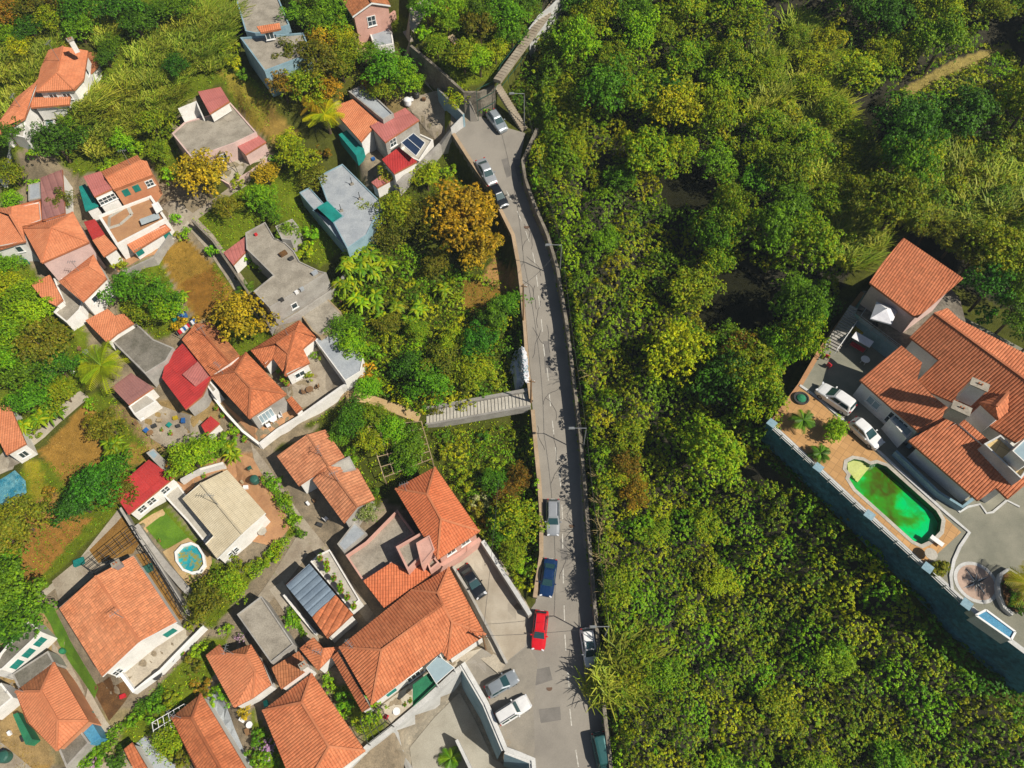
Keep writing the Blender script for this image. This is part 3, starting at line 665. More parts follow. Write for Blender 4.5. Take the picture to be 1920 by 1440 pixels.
def cover(name, label, poly, dens, size, pal, hmax=.6, seed=0, nscale=.35, up=.8, avoid=(), asp=.62, cat='ground cover', jit=.25, thresh=None, z=None):
    """a mass of leaves or grass over a piece of ground: one object"""
    rs = np.random.RandomState(seed); W = [(G(a, b) if z is None else U(a, b, z)) for a, b in poly]; P = [(p.x, p.y) for p in W]
    x0 = min(p[0] for p in P); x1 = max(p[0] for p in P); y0 = min(p[1] for p in P); y1 = max(p[1] for p in P)
    n = int((x1-x0)*(y1-y0)*dens); X = rs.uniform(x0, x1, n); Y = rs.uniform(y0, y1, n); k = pip(X, Y, P)
    for a in avoid:
        A = [G(u, v) for u, v in a]; k &= ~pip(X, Y, [(p.x, p.y) for p in A])
    X = X[k]; Y = Y[k]; Z = Tn(X, Y) if z is None else np.full(X.shape, z)
    # clumps from a few random sine fields
    B = sum(np.sin(X*rs.uniform(.6, 2.2)*nscale*3+Y*rs.uniform(-2.2, 2.2)*nscale*3+rs.uniform(0, 6)) for _ in range(9))/3.0
    B = np.clip(B*.5+.5, 0, 1)
    if thresh is not None:
        k = B > thresh; X, Y, Z, B = X[k], Y[k], Z[k], B[k]
    n = len(X); H = B*hmax*rs.uniform(.5, 1.1, n)+.03
    cen = np.stack([X, Y, Z+H], 1); nor = rs.normal(0, 1-up*.6, (n, 3))+np.array([0, 0, up])
    tone = (.8+.4*B)[:, None]
    me = leafobj(name, cen, nor, size*rs.uniform(.6, 1.4, n), palette(rs, n, pal, jit)*tone, asp=asp, seed=seed)
    o = bpy.data.objects.new(name, me); C.objects.link(o)
    return tag(o, label, cat, kind='stuff')
def thicket(name, label, poly, pals, sp=3.2, rr=(1.3, 2.6), hh=(1.2, 3.0), dens=6.0, size=.26, seed=0, avoid=(), cat='thicket', floor=.35, tr=.2, per=8):
    """a continuous tangle of scrub: leaf rosettes over many merging mounds"""
    rs = np.random.RandomState(seed); W = [G(a, b, 1.5) for a, b in poly]; P = [(p.x, p.y) for p in W]
    x0 = min(p[0] for p in P); x1 = max(p[0] for p in P); y0 = min(p[1] for p in P); y1 = max(p[1] for p in P)
    D = []
    for y in np.arange(y0, y1, sp*.87):
        for x in np.arange(x0, x1, sp):
            if rs.rand() < .12: continue
            D.append((x+rs.uniform(-.5, .5)*sp, y+rs.uniform(-.5, .5)*sp, rs.uniform(*rr), rs.uniform(*hh), rs.randint(len(pals)), rs.uniform(.8, 1.2), rs.uniform(.7, 1.4), rs.uniform(0, 3.1)))
    n = int((x1-x0)*(y1-y0)*dens); X = rs.uniform(x0, x1, n); Y = rs.uniform(y0, y1, n); k = pip(X, Y, P)
    for a in avoid: A = [G(u, v) for u, v in a]; k &= ~pip(X, Y, [(p.x, p.y) for p in A])
    X, Y = X[k], Y[k]; n = len(X); H = np.full(n, 0.0); ID = np.zeros(n, int); GX = np.zeros(n); GY = np.zeros(n)
    for i, (cx, cy, r, h, pi_, tn, el, an) in enumerate(D):
        m_ = (np.abs(X-cx) < r*1.5) & (np.abs(Y-cy) < r*1.5)
        if not m_.any(): continue
        dx, dy = X[m_]-cx, Y[m_]-cy; ca, sa = math.cos(an), math.sin(an); u, v = (dx*ca+dy*sa)/el**.5, (-dx*sa+dy*ca)*el**.5
        q = (u*u+v*v)/(r*r)*(1+.35*np.sin(np.arctan2(dy, dx)*3+an*5)+.2*np.sin(np.arctan2(dy, dx)*7+an)); z = h*np.sqrt(np.clip(1-q, 0, 1))
        z = z+.22*np.sin(X[m_]*3.1+i)*np.sin(Y[m_]*2.7+i*2)*(z > 0)
        j = np.where(m_)[0]; up_ = z > H[j]; jj = j[up_]; H[jj] = z[up_]; ID[jj] = i+1; GX[jj] = dx[up_]/r; GY[jj] = dy[up_]/r
    k = (ID > 0) | (rs.rand(n) < floor); X, Y, H, ID, GX, GY = X[k], Y[k], H[k], ID[k], GX[k], GY[k]; n = len(X)
    H = H+rs.normal(0, .14, n)+.1; cen = np.stack([X, Y, Tn(X, Y)+np.maximum(H, .05)], 1); nor = np.stack([GX*.8, GY*.8, np.full(n, .8)], 1)+rs.normal(0, .25, (n, 3))
    C_, N_, S_, K_ = [], [], [], []
    pidx = np.array([0]+[d_[4] for d_ in D])[ID]; tone = np.array([.8]+[d_[5] for d_ in D])[ID]
    for p_ in range(len(pals)):
        m_ = pidx == p_
        if m_.any():
            q = tufts(cen[m_], nor[m_], PAL[pals[p_]], rs, tone[m_], per=per, tr=tr, size=size, jit=.14)
            for l_, v_ in zip((C_, N_, S_, K_), q): l_.append(v_)
    me = leafobj(name, np.concatenate(C_), np.concatenate(N_), np.concatenate(S_), np.concatenate(K_), seed=seed, curl=.15)
    o = bpy.data.objects.new(name, me); C.objects.link(o); return tag(o, label, cat, kind='stuff')
# ---- blades, palms, bananas
def strip(path, widths, side):
    out = []
    for i in range(len(path)-1):
        a, b = path[i], path[i+1]; out += [a-side*widths[i]/2, a+side*widths[i]/2, b+side*widths[i+1]/2, b-side*widths[i+1]/2]
    return out
def reedmesh(seed, n=620, R=2.2, h=2.6, lean=(.5, .4)):
    rs = random.Random(seed); V = []; c = []
    pal = PAL['r']
    for i in range(n):
        a = rs.uniform(0, 6.28); r = R*math.sqrt(rs.random()); b = Vector((r*math.cos(a), r*math.sin(a), 0)); hh = h*rs.uniform(.6, 1.1)
        d = Vector((lean[0]+rs.gauss(0, .5), lean[1]+rs.gauss(0, .5), 0)); side = Vector((-d.y, d.x, 0)).normalized() if d.length > .01 else Vector((1, 0, 0))
        P = [b+d*hh*t*t*.8+Vector((0, 0, hh*(t-.25*t*t))) for t in (.3, .55, .8, 1.0)]
        V += strip(P, [.10, .13, .12, .05], side); k = rs.choice(pal); j = rs.uniform(.75, 1.25); c += [[q*j for q in k]]*12
    return rawquads('foliage', np.array([tuple(v) for v in V]), np.array(c))
def palmmesh(seed, n=20, L=2.6, h=3.0, pal='y', droop=.8, lw=.10, nl=15):
    rs = random.Random(seed); V = []; c = []
    for i in range(n):
        a = 2*math.pi*i/n+rs.uniform(-.15, .15); el = rs.choice((.15, .5, .9)) ; d = Vector((math.cos(a), math.sin(a), 0)); s = Vector((-d.y, d.x, 0)); ll = L*rs.uniform(.85, 1.1)
        path = [Vector((0, 0, h))+d*ll*t*math.cos(el*(1-t*.3))+Vector((0, 0, ll*(t*math.sin(el)-droop*t*t*.6))) for t in [k/7 for k in range(8)]]
        k = rs.choice(PAL[pal]); j = rs.uniform(.8, 1.2); q = strip(path, [.09]*8, s); V += q; c += [[x*j for x in k]]*len(q)
        for m in range(nl):
            t = (m+1.5)/(nl+1)*7; i0 = min(6, int(t)); p = path[i0].lerp(path[i0+1], t-i0); tl = .62*math.sin(math.pi*min(1, (m+2)/(nl+2)))**.6*ll/2.6+.1
            for sg in (-1, 1):
                e = p+s*sg*tl*.85+d*tl*.5+Vector((0, 0, -tl*.35)); w_ = d*lw/2; V += [p-w_, p+w_, e+w_*.3, e-w_*.3]; jj = j*rs.uniform(.85, 1.15); c += [[x*jj for x in k]]*4
    return rawquads('crown', np.array([tuple(v) for v in V]), np.array(c))
def bananamesh(seed, plants=4, R=1.3, pal='f'):
    rs = random.Random(seed); V = []; c = []
    for p_ in range(plants):
        a0 = rs.uniform(0, 6.28); b = Vector((math.cos(a0)*R*rs.random(), math.sin(a0)*R*rs.random(), rs.uniform(1.8, 2.8)))
        for i in range(9):
            a = i*2.4+rs.uniform(-.3, .3); d = Vector((math.cos(a), math.sin(a), 0)); s = Vector((-d.y, d.x, 0)); L = rs.uniform(1.5, 2.2); el = rs.uniform(.3, 1.0)
            path = [b+d*L*t*math.cos(el)+Vector((0, 0, L*(t*math.sin(el)-.75*t*t))) for t in [k/6 for k in range(7)]]; wd = [.06, .34, .46, .48, .42, .28, .04]
            k = rs.choice(PAL[pal]); j = rs.uniform(.8, 1.25)
            for q in range(6):
                p, e = path[q], path[q+1]; dz = Vector((0, 0, -.10))
                for sg in (-1, 1):
                    V += [p, p+s*sg*wd[q]/2+dz*(wd[q]/.5), e+s*sg*wd[q+1]/2*rs.uniform(.8, 1)+dz*(wd[q+1]/.5), e]; jj = j*rs.uniform(.88, 1.12); c += [[x*jj for x in k]]*4
    return rawquads('foliage', np.array([tuple(v) for v in V]), np.array(c))
REED = []; BAN = []; PLM = {}
def reed(px, py, r=2.2, hs=1.0, n=1):
    if not REED:
        for i in range(4): REED.append(reedmesh(i, lean=(.45, .35)))
    d = -(RM.transposed() @ (G(px, py, 2)-Vector((0, 0, CH)))).z
    return place([rnd.choice(REED)], ('cane_clump', 'foliage'), px, py, r, hs, 'r', 'cane', 'feathery cane clump', 2.2, 'giant cane stands', rz=rnd.uniform(-.35, .35), toph=2.2*hs)
def banana(px, py, s=1.0, key='l'):
    if not BAN:
        for i in range(4): BAN.append(bananamesh(i, 3+i % 3))
        BAN.append(trunkmesh('stem', 2.2, .14, 3, 'bark', spread=1.4, n=3))
    return place([rnd.choice(BAN[:4]), BAN[4]], ('banana_plant', 'foliage', 'stem'), px, py, .8*s, 1.0, key, 'banana plant', 'broad-leaved banana clump', 1.0, 'banana plants', toph=2.4*s)
def palm(px, py, s=1.0, h=3.0, key='y', label=None, n=20, L=2.6, zfix=None, droop=.8):
    k = (key, n, L, h, droop)
    if k not in PLM:
        m = MB(); m.tube((0, 0, -.5), (0, 0, h), .2, .15, 'bark', 8)
        for i in range(10): m.tube((0, 0, h*i/10), (0, 0, h*i/10+.08), .22, .2, 'bark', 8)
        o = m.build('trunk'); PLM[k] = (palmmesh(len(PLM), n, L, h, key, droop), o.data); bpy.data.objects.remove(o)
    r = place(list(PLM[k]), ('palm_tree', 'crown', 'trunk'), px, py, s, 1.0, key, 'palm', 'palm', 1.0, 'garden palms', zfix=zfix, toph=h*s)
    if label: r['label'] = label
    return r
# ---------------------------------------------------------------- cars
def ringpts(x0, x1, w, z, rc, n=4):
    out = []
    for cx, cy, a0 in ((x1-rc, w-rc, 0), (x0+rc, w-rc, 90), (x0+rc, -w+rc, 180), (x1-rc, -w+rc, 270)):
        for k in range(n+1):
            a = math.radians(a0+90*k/n); out.append(Vector((cx+rc*math.cos(a), cy+rc*math.sin(a), z)))
    return out
CARS = dict(hatch=(3.9, 1.68, 1.45, .03, .72, .12, .50, .94), sedan=(4.45, 1.74, 1.42, .12, .72, .28, .53, .92), estate=(4.45, 1.72, 1.45, .02, .71, .08, .52, .93), suv=(4.35, 1.82, 1.68, .03, .73, .08, .54, 1.05), van=(4.6, 1.8, 1.85, .02, .86, .05, .68, 1.0), wagon=(4.1, 1.75, 1.8, .01, .66, .03, .56, 1.08))
def car(label, a, b, kind, paint, z=None, rails=False, sunroof=False, name='parked_car', bed=False):
    L, Wd, H, br, bf, rr, rf, belt = CARS[kind]
    A = G(*a, .7) if z is None else U(*a, z+.7); B = G(*b, .7) if z is None else U(*b, z+.7)
    c = (A+B)/2; d = B-A; ang = math.atan2(d.y, d.x)
    zA = z if z is not None else T(c.x-math.cos(ang)*1.5, c.y-math.sin(ang)*1.5); zB = z if z is not None else T(c.x+math.cos(ang)*1.5, c.y+math.sin(ang)*1.5)
    root = empty(name, (c.x, c.y, (zA+zB)/2+.07), label, 'car'); root.rotation_euler = (0, -math.atan2(zB-zA, 3.0), ang); root.rotation_mode = 'XYZ'
    w = Wd/2; X = lambda t: -L/2+L*t
    S = [(0, .74, .60), (.012, .86, .74), (.04, .95, belt-.04), (.12, .99, belt+.01), (.3, 1, belt+.02), (.55, 1, belt), (.72, 1, belt-.02), (.84, .985, belt-.10), (.92, .94, belt-.17), (.97, .86, belt-.26), (.992, .76, .55), (1, .70, .45)]
    mb = MB(); R = []
    for t, k, zt in S:
        ww = w*k; half = [(ww*.92, .20), (ww*.98, .34), (ww, .55 if zt > .6 else zt*.8), (ww*.97, zt-.10), (ww*.88, zt-.015), (ww*.5, zt+.025), (0, zt+.035)]
        R.append([Vector((X(t), -y, z_)) for y, z_ in half]+[Vector((X(t), y, z_)) for y, z_ in half[::-1][1:]])
    for i in range(len(R)-1):
        for k in range(len(R[0])-1): mb.poly([R[i][k], R[i+1][k], R[i+1][k+1], R[i][k+1]], paint)
    mb.poly(R[0][::-1], paint); mb.poly(R[-1], paint)
    mb.poly([R[0][0], R[-1][0], R[-1][-1], R[0][-1]], 'rubber')
    body = local(mb.build('body', root, True))
    cb = MB(); b0 = ringpts(X(br), X(bf), w*.88, belt-.02, .22); r0 = ringpts(X(rr), X(rf), w*.72, H-.10, .20); r1 = ringpts(X(rr)+.08, X(rf)-.10, w*.66, H-.025, .2); r2 = ringpts(X(rr)+.35, X(rf)-.4, w*.4, H, .15)
    n = len(b0)
    for P, Q in ((b0, r0), (r0, r1), (r1, r2)):
        for k in range(n): cb.poly([P[k], P[(k+1) % n], Q[(k+1) % n], Q[k]], paint)
    cb.poly(r2, paint); local(cb.build('cabin', root, True))
    def glass(nm, q, o):
        g = MB(); q = [Vector(p)+Vector(o) for p in q]; g.poly(q, 'car_glass'); k = local(g.build(nm, root))
        return k
    zb, zt = belt+.04, H-.13; e = (zb-belt+.02)/(H-.10-belt+.02); f = (zt-belt+.02)/(H-.10-belt+.02)
    def P(xb, xr, yb, yr, t): return Vector((xb+(xr-xb)*t, yb+(yr-yb)*t, belt-.02+(H-.08-belt)*t))
    xF, xFr, xR, xRr = X(bf), X(rf), X(br), X(rr); yb, yr = w*.88, w*.72
    glass('windscreen', [P(xF, xFr, -yb+.13, -yr+.1, .06), P(xF, xFr, yb-.13, yr-.1, .06), P(xF, xFr, yb-.13, yr-.1, .93), P(xF, xFr, -yb+.13, -yr+.1, .93)], (.03, 0, .025))
    glass('rear_window', [P(xR, xRr, yb-.15, yr-.12, .15), P(xR, xRr, -yb+.15, -yr+.12, .15), P(xR, xRr, -yb+.15, -yr+.12, .9), P(xR, xRr, yb-.15, yr-.12, .9)], (-.03, 0, .02))
    for s in (-1, 1):
        for u0, u1 in ((.06, .48), (.52, .94)):
            q = []
            for u_, t in ((u0, .14), (u1, .14), (u1, .88), (u0, .88)):
                xb = xR+.12+(xF-.25-xR-.12)*u_; xr_ = xRr+.1+(xFr-.1-xRr-.1)*u_; q.append(P(xb, xr_, yb*s, yr*s, t))
            glass('side_window', q if s < 0 else q[::-1], (0, .02*s, .005))
        m = MB(); m.box((X(bf)-.35, s*(w+.07), belt+.02), .14, .2, .12, paint); local(m.build('wing_mirror', root))
        m = MB(); m.box((X(.975), s*w*.66, belt-.27), .16, .30, .12, 'head_clear', rz=-s*.35); local(m.build('headlight', root))
        m = MB(); m.box((X(.012), s*w*.74, belt-.14), .08, .22, .2, 'tail_red'); local(m.build('tail_light', root))
        for t in (.19, .81):
            m = MB(); m.tube((X(t), s*(w-.20), .31), (X(t), s*(w-.01), .31), .31, .31, 'rubber', 14); wh = local(m.build('wheel', root))
            h = MB(); h.tube((X(t), s*(w-.02), .31), (X(t), s*(w+.005), .31), .19, .17, 'metal_grey', 10); local(h.build('hubcap', wh))
        if rails:
            m = MB(); m.bar((X(rr)+.15, s*w*.66, H+.04), (X(rf)-.2, s*w*.66, H+.04), .05, .05, 'chrome'); local(m.build('roof_rail', root))
    if sunroof:
        m = MB(); m.box((X((rr+rf)/2+.12), 0, H+.005), .75, w*.95, .03, 'car_glass'); local(m.build('sunroof', root))
    m = MB(); m.box((X(.005)-.01, 0, .62), .03, .5, .11, 'plastic_white'); local(m.build('number_plate', root))
    return root
def lamp(label, base, h=6.5, arm=1.5, z=None):
    p = G(*base); root = empty('street_lamp', p, label, 'street lamp', 'street lamps along the road')
    m = MB(); m.tube(p-Vector((0, 0, .4)), p+Vector((0, 0, h)), .085, .055, 'metal_grey', 8); m.tube(p, p+Vector((0, 0, .5)), .14, .13, 'metal_grey', 8); m.build('pole', root)
    m = MB(); t = p+Vector((0, 0, h)); m.tube(t, t+Vector((-arm, 0, .12)), .045, .035, 'metal_grey', 6); m.build('arm', root)
    e = t+Vector((-arm-.25, 0, .14)); m = MB(); m.box(e, .75, .30, .14, 'metal_grey', taper=.8); hd = m.build('lamp_head', root)
    m = MB(); m.box(e-Vector((.05, 0, .09)), .5, .22, .06, 'lamp_glass'); m.build('lens', hd)
    return root, t
def pole(label, top, h=7.5, z=None, name='utility_pole', mat='wood'):
    t = G(*top, h); p = Vector((t.x, t.y, t.z-h)); root = empty(name, p, label, 'utility pole')
    m = MB(); m.tube(p-Vector((0, 0, .5)), t, .13, .09, mat, 8); m.build('pole', root)
    m = MB(); m.bar(t+Vector((-.5, .1, -.4)), t+Vector((.5, -.1, -.4)), .09, .1, mat); cr = m.build('crossarm', root)
    for s in (-.4, 0, .4):
        m = MB(); m.tube(t+Vector((s, 0, -.35)), t+Vector((s, 0, -.2)), .05, .03, 'plastic_white', 6); m.build('insulator', cr)
    return root, t
def cable(label, a, b, sag=.8, r=.022):
    m = MB(); k = 14
    P = [a.lerp(b, i/k)-Vector((0, 0, sag*4*(i/k)*(1-i/k))) for i in range(k+1)]
    for i in range(k): m.tube(P[i], P[i+1], r, r, 'wire', 5)
    return tag(m.build('overhead_cable'), label, 'cable')
# ================================================================ SETTING
dashes_ = [(954, 367), (974, 406), (989, 444), (1001, 485), (1007, 527), (1011, 566), (1016, 611), (1020, 657), (1027, 702), (1031, 750), (1037, 802), (1043, 852), (1050, 900), (1054, 960), (1055, 1015), (1056, 1080), (1058, 1150), (1060, 1205), (1066, 1275), (1070, 1345), (1082, 1422)]
roadpoly = [(872, 212), (900, 218), (950, 240), (985, 250), (975, 300), (990, 345), (1010, 390), (1036, 445), (1052, 500), (1070, 600), (1083, 700), (1095, 800), (1104, 900), (1112, 1000), (1121, 1100), (1129, 1200), (1138, 1300), (1152, 1440), (1156, 1490),
 (1000, 1490), (1003, 1432), (1000, 1420), (952, 1404), (915, 1310), (868, 1240), (905, 1215), (942, 1243), (985, 1212), (985, 1190), (982, 1160), (1004, 1130), (1008, 1100), (1016, 1040), (1017, 960), (1013, 900), (1006, 830), (998, 760), (992, 700), (986, 620), (981, 560), (974, 500), (963, 440), (943, 400), (918, 350), (883, 300), (852, 250), (850, 225)]
patch('road', roadpoly, 'asphalt', .05)
patch('parking_apron', [(868, 1240), (905, 1218), (942, 1246), (990, 1212), (1008, 1240), (1000, 1330), (1003, 1400), (1000, 1420), (952, 1404), (915, 1310)], 'asphalt_lot', .058)
for i, (a, b, r_) in enumerate(((988, 425, .42), (1072, 985, .34), (1045, 940, .3), (1030, 1290, .34))):
    p = G(a, b); m = MB(); m.lathe((p.x, p.y, p.z+.05), [(r_, 0), (r_, .012), (r_*.9, .016)], 'manhole', 18); tag(m.build('manhole_cover'), ('round brown manhole cover on the upper road bend', 'manhole cover on the lower road right of the silver car', 'manhole cover just uphill of the silver car on the lower road', 'manhole cover in the middle of the parking area')[i], 'manhole cover')
for q in ([(962, 300), (975, 298), (985, 340), (972, 342)], [(1018, 640), (1030, 640), (1034, 700), (1022, 700)], [(1050, 1010), (1062, 1012), (1064, 1050), (1052, 1050)], [(985, 1260), (1030, 1250), (1036, 1275), (990, 1290)], [(940, 300), (952, 296), (958, 330), (950, 334)], [(1010, 1330), (1050, 1325), (1052, 1350), (1014, 1356)]): patch('road_patch', q, 'asphalt_dark', .056)
rc = random.Random(4)
for k_ in range(16):
    i = rc.randrange(2, 18); a, b = dashes_[i]; x, y = a+rc.uniform(-22, 12), b+rc.uniform(-20, 20); m = MB(); P0 = G(x, y); an = rc.uniform(1.0, 2.2)
    for s in range(7):
        P1 = P0+Vector((math.cos(an), math.sin(an), 0))*rc.uniform(.3, .7); an += rc.uniform(-.5, .5); P1.z = T(P1.x, P1.y); s_ = Vector((-math.sin(an), math.cos(an), 0))*.03
        m.poly([(v.x, v.y, T(v.x, v.y)+.064) for v in (P0-s_, P0+s_, P1+s_, P1-s_)][::1], 'crack'); P0 = P1
    tag(m.build('road_crack'), kind='structure')
mkm = MB()
dashes = [(954, 367), (974, 406), (989, 444), (1001, 485), (1007, 527), (1011, 566), (1016, 611), (1020, 657), (1027, 702), (1031, 750), (1037, 802), (1043, 852), (1050, 900), (1054, 960), (1055, 1015), (1056, 1080), (1058, 1150), (1060, 1205), (1066, 1275), (1070, 1345), (1082, 1422)]
for i, (a, b) in enumerate(dashes):
    nx = dashes[min(i+1, len(dashes)-1)]; pv = dashes[max(i-1, 0)]; p = G(a, b); d = (G(*nx)-G(*pv)); d.z = 0; d.normalize(); s = Vector((-d.y, d.x, 0))*.06
    q = [p-d*.85-s, p-d*.85+s, p+d*.85+s, p+d*.85-s]; mkm.poly([(v.x, v.y, T(v.x, v.y)+.062) for v in q][::-1], 'marking')
tag(mkm.build('road_markings'), kind='structure')
patch('path', [(640, 736), (700, 742), (752, 760), (790, 777), (784, 792), (740, 776), (690, 757), (636, 752)], 'sand', .06)
patch('driveway', [(850, 1062), (905, 1018), (922, 1022), (960, 1085), (995, 1145), (984, 1160), (988, 1190), (985, 1212), (948, 1242), (925, 1222)], 'driveway', .062)
patch('path', [(0, 855), (40, 822), (90, 780), (150, 733), (168, 745), (110, 795), (55, 842), (25, 880), (0, 890)], 'yard_pale', .06)
patch('path', [(225, 950), (238, 958), (160, 1050), (90, 1115), (20, 1190), (0, 1205), (0, 1190), (75, 1112), (140, 1060)], 'yard_pale', .06)
patch('path', [(300, 385), (330, 378), (362, 400), (430, 352), (480, 320), (485, 330), (440, 362), (370, 412), (345, 425), (310, 395)], 'yard', .06)
patch('path', [(648, 55), (664, 50), (690, 95), (700, 110), (686, 118), (668, 90)], 'sand', .06)
patch('path', [(755, 60), (795, 0), (815, 0), (775, 62)], 'yard_pale', .06)
patch('alley', [(765, 85), (800, 120), (872, 195), (895, 215), (870, 215), (850, 195), (800, 160), (755, 110)], 'yard', .055)
patch('alley', [(370, 410), (400, 440), (470, 540), (530, 625), (515, 635), (450, 560), (390, 470), (350, 425)], 'yard', .055)
patch('alley', [(470, 830), (500, 870), (560, 960), (640, 1060), (720, 1180), (705, 1190), (620, 1075), (540, 975), (480, 880)], 'yard', .055)
patch('alley', [(0, 1390), (60, 1440), (180, 1440), (260, 1390), (350, 1330), (440, 1230), (475, 1130), (560, 1000), (600, 1010), (480, 1160), (430, 1250), (330, 1370), (240, 1450), (0, 1470)], 'yard', .05)
# ---- left side buildings -----------------------------------------------------------------
H = house
r, z0, P, W = H('villa', 'long white villa with orange tiled roofs beside the cane field', dict(a=(118, 87, 6.5), b=(165, 96, 5.2), c=(157, 148, 5.2), d=(139, 168, 5.2), e=(68, 172, 5.2), f=(76, 128, 5.2), g=(93, 96, 5.2), h=(107, 136, 6.5)), 'abcdh ahefg hde', 'abcdefg', 'ah hd he', roofm='tile_flat', win=[('de', .3, 1.2, 3, 1, 'plain'), ('de', .7, 1.2, 3, 1, 'plain'), ('bc', .5, .9, 3.2, 1.1, 'plain')])
H('porch', '', dict(a=(62, 183, 3.6), b=(132, 179, 3.6), c=(130, 196, 2.9), d=(58, 202, 2.9)), 'abcd', 'abcd', roofm='tile_flat', z0=z0, root=r, rname='porch_roof', depth=.2)
H('wing', '', dict(a=(72, 150, 4.6), b=(64, 176, 3.6), c=(46, 222, 3.2), d=(16, 240, 3.0), e=(0, 252, 2.8), f=(-6, 235, 2.8), g=(30, 184, 3.4)), 'abcd afg adef', 'abcdefg', 'ad', roofm='tile_flat', z0=z0, root=r, rname='wing_roof')
H('annex', '', dict(a=(150, 88, 3.2), b=(192, 68, 3.2), c=(188, 105, 2.8), d=(183, 125, 2.8), e=(160, 146, 2.8)), 'abcde', 'abcde', roofm='tile_old', z0=z0, root=r, rname='annex_roof', depth=2)
chimney(r, 136, 82, z0+7)
r, z0, O = flat('shed', 'pink flat shed roof below the long villa', [(104, 208), (128, 206), (122, 232), (100, 236)], 2.6, 'sheet_pink', 'plaster_white', .05, cat='shed')
flat('glasshouse', 'small white building with glazed roof panel by the villa porch', [(76, 206), (104, 212), (102, 232), (84, 238)], 2.6, 'pane_blue', 'plaster_white', .12, .25, cat='outbuilding')
flat('outbuilding', 'white block at the lower tip of the long villa wing', [(20, 232), (30, 224), (48, 232), (46, 258), (14, 250)], 2.8, 'concrete_pale', 'plaster_white', .15, cat='outbuilding')
wall('wall', 'white garden wall curving down from the long villa', [(18, 262), (18, 280), (8, 310), (2, 340)], 1.2, 'plaster_white', .5)
wall('wall', 'short white garden wall near the long villa terrace', [(22, 322), (38, 308), (52, 304)], 1.0, 'plaster_white', .5)
# concrete house top
r, z0, O = flat('house', 'weathered flat concrete house with blue-painted shaded side wall', [(450, 70), (569, 61), (580, 90), (578, 102), (496, 133)], 5.5, 'concrete', 'plaster_shade_tint', .25, win=[(3, .3, 1.0, 1.0, 1.1, 'plain'), (3, .75, 1.0, 1.0, 1.1, 'plain')])
flat('upper block', '', [(436, -22), (515, -22), (543, 46), (500, 60), (478, 62), (460, 58)], 5.5, 'concrete', 'plaster_shade_tint', .2, z0=z0, root=r, rname='upper_roof')
H('hut', 'small orange-tiled shelter standing on the flat concrete roof', dict(a=(481, 50, 8), b=(524, 43, 8), c=(527, 54, 7.6), d=(489, 61, 7.6)), 'abcd', 'abcd', roofm='tile_flat', z0=z0, depth=-5.3, cat='shelter', win=[('dc', .35, 1.2, 5.7, 1.2, 'plain')])
H('house', 'pink gabled house with white barge boards at the top edge', dict(a=(661, 31, 5.2), b=(697, 5, 6.8), c=(732, 10, 5.2), d=(704, -42, 5.2), e=(668, -48, 6.8), f=(627, -22, 5.2)), 'abef bcde', 'abcdef', 'be', roofm='tile_old', wallm='plaster_pink', fascia='white_paint', win=[('ab', .85, 1.3, 2.2, 1.5, 'grid')], ins=.3)
flat('terrace', 'grey flat terrace with green railing beside the pink gabled house', [(693, 62), (727, 52), (735, 60), (738, 82), (702, 88)], 1.8, 'concrete_blue', 'plaster_white', .1, cat='terrace')
wall('wall', 'pink stair wall beside the pink gabled house', [(662, 62), (700, 48), (730, 28), (740, 20)], 1.2, 'plaster_pink', .35)
r, z0, O = flat('house', 'flat cracked concrete roof house with pink lower front', [(322, 250), (346, 228), (396, 215), (432, 192), (481, 248), (440, 268), (360, 297)], 3.6, 'concrete', 'plaster_palepink', .15, win=[(5, .35, 1.0, .9, 1.1, 'plain'), (5, .75, .9, .9, 1.1, 'shutter')])
H('roof_room', 'pinkish red sheet-roofed room standing on the cracked concrete roof', dict(a=(371, 172, 6), b=(414, 163, 6), c=(430, 190, 5.8), d=(393, 213, 5.8)), 'abcd', 'abcd', roofm='sheet_pink', wallm='plaster_white', z0=z0, depth=-2.8, rib=.3, amp=.03, ins=.15, cat='roof room')
wall('parapet', 'white parapet round the small court left of the red sheet-roofed room', [(334, 204), (368, 190), (372, 200)], 5.0, 'plaster_white', .2, zf=z0+5.0, below=0)
H('canopy', 'pink corrugated canopy at the front of the cracked concrete house', dict(a=(441, 270, 3.0), b=(480, 250, 3.0), c=(499, 266, 2.6), d=(460, 290, 2.6)), 'abcd', 'abcd', roofm='sheet_pink', wallm='plaster_palepink', rib=.5, amp=.04, ins=.1, cat='canopy')
patch('yard', [(360, 300), (400, 292), (440, 282), (500, 290), (505, 300), (430, 345), (405, 325)], 'yard_pale', .06)
wall('wall', 'pale wall along the front yard of the cracked concrete house', [(404, 330), (430, 345), (470, 320), (506, 292)], 1.0, 'plaster_palepink', .25)
# house with green shutters
r, z0, P, W = H('house', 'orange-roofed house with teal shutters on its orange wall', dict(a=(190, 322, 4.6), b=(258, 291, 4.6), c=(265, 301, 5.4), d=(276, 303, 5.2), e=(286, 328, 4.4), f=(213, 357, 4.4), g=(198, 334, 5.4)), 'abcg gcdef', 'abcdefg', 'gc', roofm='tile_flat', wallm='plaster_orange', ins=.1, win=[('fe', .22, .9, 2.2, 1.1, 'shutter'), ('fe', .5, .9, 2.2, 1.1, 'shutter'), ('fe', .85, 1.1, 2.2, 1.1, 'grid')])
H('pink part', '', dict(a=(156, 331, 4.9), b=(189, 321, 4.9), c=(210, 354, 4.5), d=(177, 369, 4.5)), 'abcd', 'abcd', roofm='sheet_pink', wallm='plaster_white', z0=z0, rib=.3, amp=.03, ins=.08, root=r, rname='lean_to_roof', win=[('dc', .5, 2.4, 2.2, 1.1, 'grid')])
